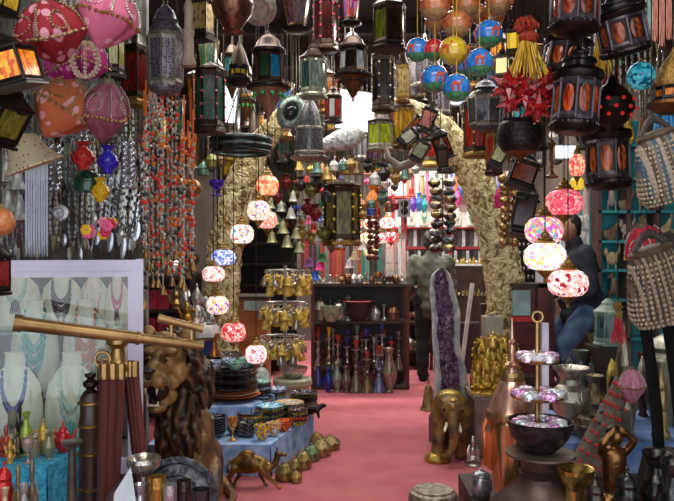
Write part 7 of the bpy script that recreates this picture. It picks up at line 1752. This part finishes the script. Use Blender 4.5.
sitfit('hexl', (593, 296, 623, 344), 4.3, 'grey green metal lantern with glass panes standing below the lit lamps', 'lantern', 'lantern', {'glass_pane': [st('2c4a48', '5a807c'), st('1c302c', '44605a')], 'frame': mot('5a7468', '8aa498', 5, .5), 'base': mot('5a7468', '8aa498', 5, .5), 'roof': mot('6a7c70', '98ac9c', 5, .5)}, z=.93, args=(8, .86, .86))
hangfit('tassel', (610, 300, 626, 344), 3.6, 'red beaded tassel in front of the grey green lantern', 'tassel', 'tassel', {'fringe': mot('b8182c', 'e04050', 6, .5), 'pompom': GOLD})
pch((620, 368, 644, 404), 3.4, 'pink fabric pouch in front of the pewter ewer', mot('b86a84', 'd08aa0', 5, .8))
for i, (x, w, yt) in enumerate(((571, 9, 352), (583, 8, 350), (564, 8, 358), (592, 8, 356))):
    sitfit('lidpot', (x - w, yt, x + w, 433), 4.42 - .05 * i, '%s dark lidded pot from the left under the seated person' % nth((1, 2, 0, 3)[i]), 'pot', 'lidded_pot', allm(mot('2a3030', '545c58', 5, .4, .5)), z=VT)
# foreground metal at right
for st_, bx, Y, c1, c2, me, lab, nm, kk in [
    ('plain', (556, 462, 594, 0), 2.66, '8a6c2c', 'e0c070', .9, 'polished brass stand with flared golden dish in front', 'brass_stand', 'flare'),
    ('lidpot', (614, 466, 640, 0), 2.5, '1c1c1c', '4a4a48', .7, 'black lidded pot in front of the bronze figure', 'black_pot', None),
    ('pot', (642, 452, 672, 0), 2.55, '1a1a1a', '444442', .7, 'black pot with wide collar at lower right', 'black_pot', 'urn'),
    ('plain', (660, 448, 704, 0), 2.75, '4a4440', '8a8278', .7, 'grey metal dish on foot at the right edge', 'footed_dish', 'flare'),
    ('lidpot', (584, 474, 606, 0), 2.5, '2a2420', '54483e', .6, 'small dark pot beside the brass stand', 'dark_pot', None),
    ('pot', (655, 462, 690, 0), 2.4, '202020', '505050', .7, 'black vase in the bottom right corner', 'black_vase', 'vase')]:
    m = mot(c1, c2, 4, .26, me); bx = (bx[0], bx[1], bx[2], 520); up = Y <= 2.62
    sitfit(st_, bx, Y, lab, nm.split('_')[-1], nm, dict(allm(m), **({kk: m} if kk else {})), z=CT + (.14 if up and bx[0] > 575 else 0), args=(kk, 22) if kk else ())
# bronze kneeling figure with raised arms
p = W(614, 0, 2.7); u = 2.7 / F
o = thing('bronze_figure', 'bronze statuette of a figure with raised arms at lower right', 'statuette', (p.x, 2.7, CT), (0, 0, .2))
b = G(); zz = lambda py: W(0, py, 2.7).z - CT
b.ball((0, 0, zz(500)), (.055, .05, .05), 12, 8).cap((0, 0, zz(490)), .042, (0, 0, zz(458)), .046, 12).ball((0, 0, zz(452)), (.056, .035, .022), 12, 8)
b.ball((-.005, -.02, zz(436)), (.026, .028, .032), 12, 9).cap((0, 0, zz(450)), .016, (0, -.01, zz(440)), .015)
for s in (-1, 1):
    b.cap((s * .05, 0, zz(452)), .018, (s * .065, -.03, zz(440)), .014); b.cap((s * .065, -.03, zz(440)), .014, (s * .015, -.03, zz(427)), .010)
    b.cap((s * .03, -.01, zz(502)), .04, (s * .06, -.08, .05), .03); b.cap((s * .06, -.08, .05), .03, (s * .05, .05, .03), .022)
part(o, 'body', organic('body', b, BRONZE, .007, 2), BRONZE); part(o, 'base', G().lathe([(.1, 0), (.1, .02), (.08, .03)], 18), BRONZE)
part(o, 'hair', G().ball((-.005, -.005, zz(431)), (.03, .03, .024), 12, 8), DARKM)
# black bag with two straps at the right edge
p = W(660, 326, 2.95); u = 2.95 / F
o = thing('strap_bag', 'black bag with two long hanging straps at the right edge', 'bag', p)
for x0, x1 in ((-15, 0), (8, 22)):
    pts = [Vector(((x0 + (x1 - x0) * t + 5 * math.sin(PI * t)) * u, .02 * math.sin(PI * t), -(150 * t) * u)) for t in [i / 10 for i in range(11)]]
    part(o, 'strap', G().tube(pts, 6 * u, 6, flat=.25), mot('080707', '121010', 10, .8, spec=.15))
part(o, 'bag_body', G().lathe([(18 * u, -.78), (24 * u, -.76), (24 * u, -.64), (16 * u, -.5)], 20, sy=.5), mot('161212', '2c2626', 8, .7)); chain(o, p + Vector((0, 0, -.01)))
seen = {}
for o in ALL:
    l = o['label']
    if l in seen and not (o.get('group') and seen[l].get('group') == o.get('group')): print('DUPLABEL', l)
    seen[l] = o
    n = len(l.split())
    if n < 4 or n > 16: print('LABELLEN', n, l)
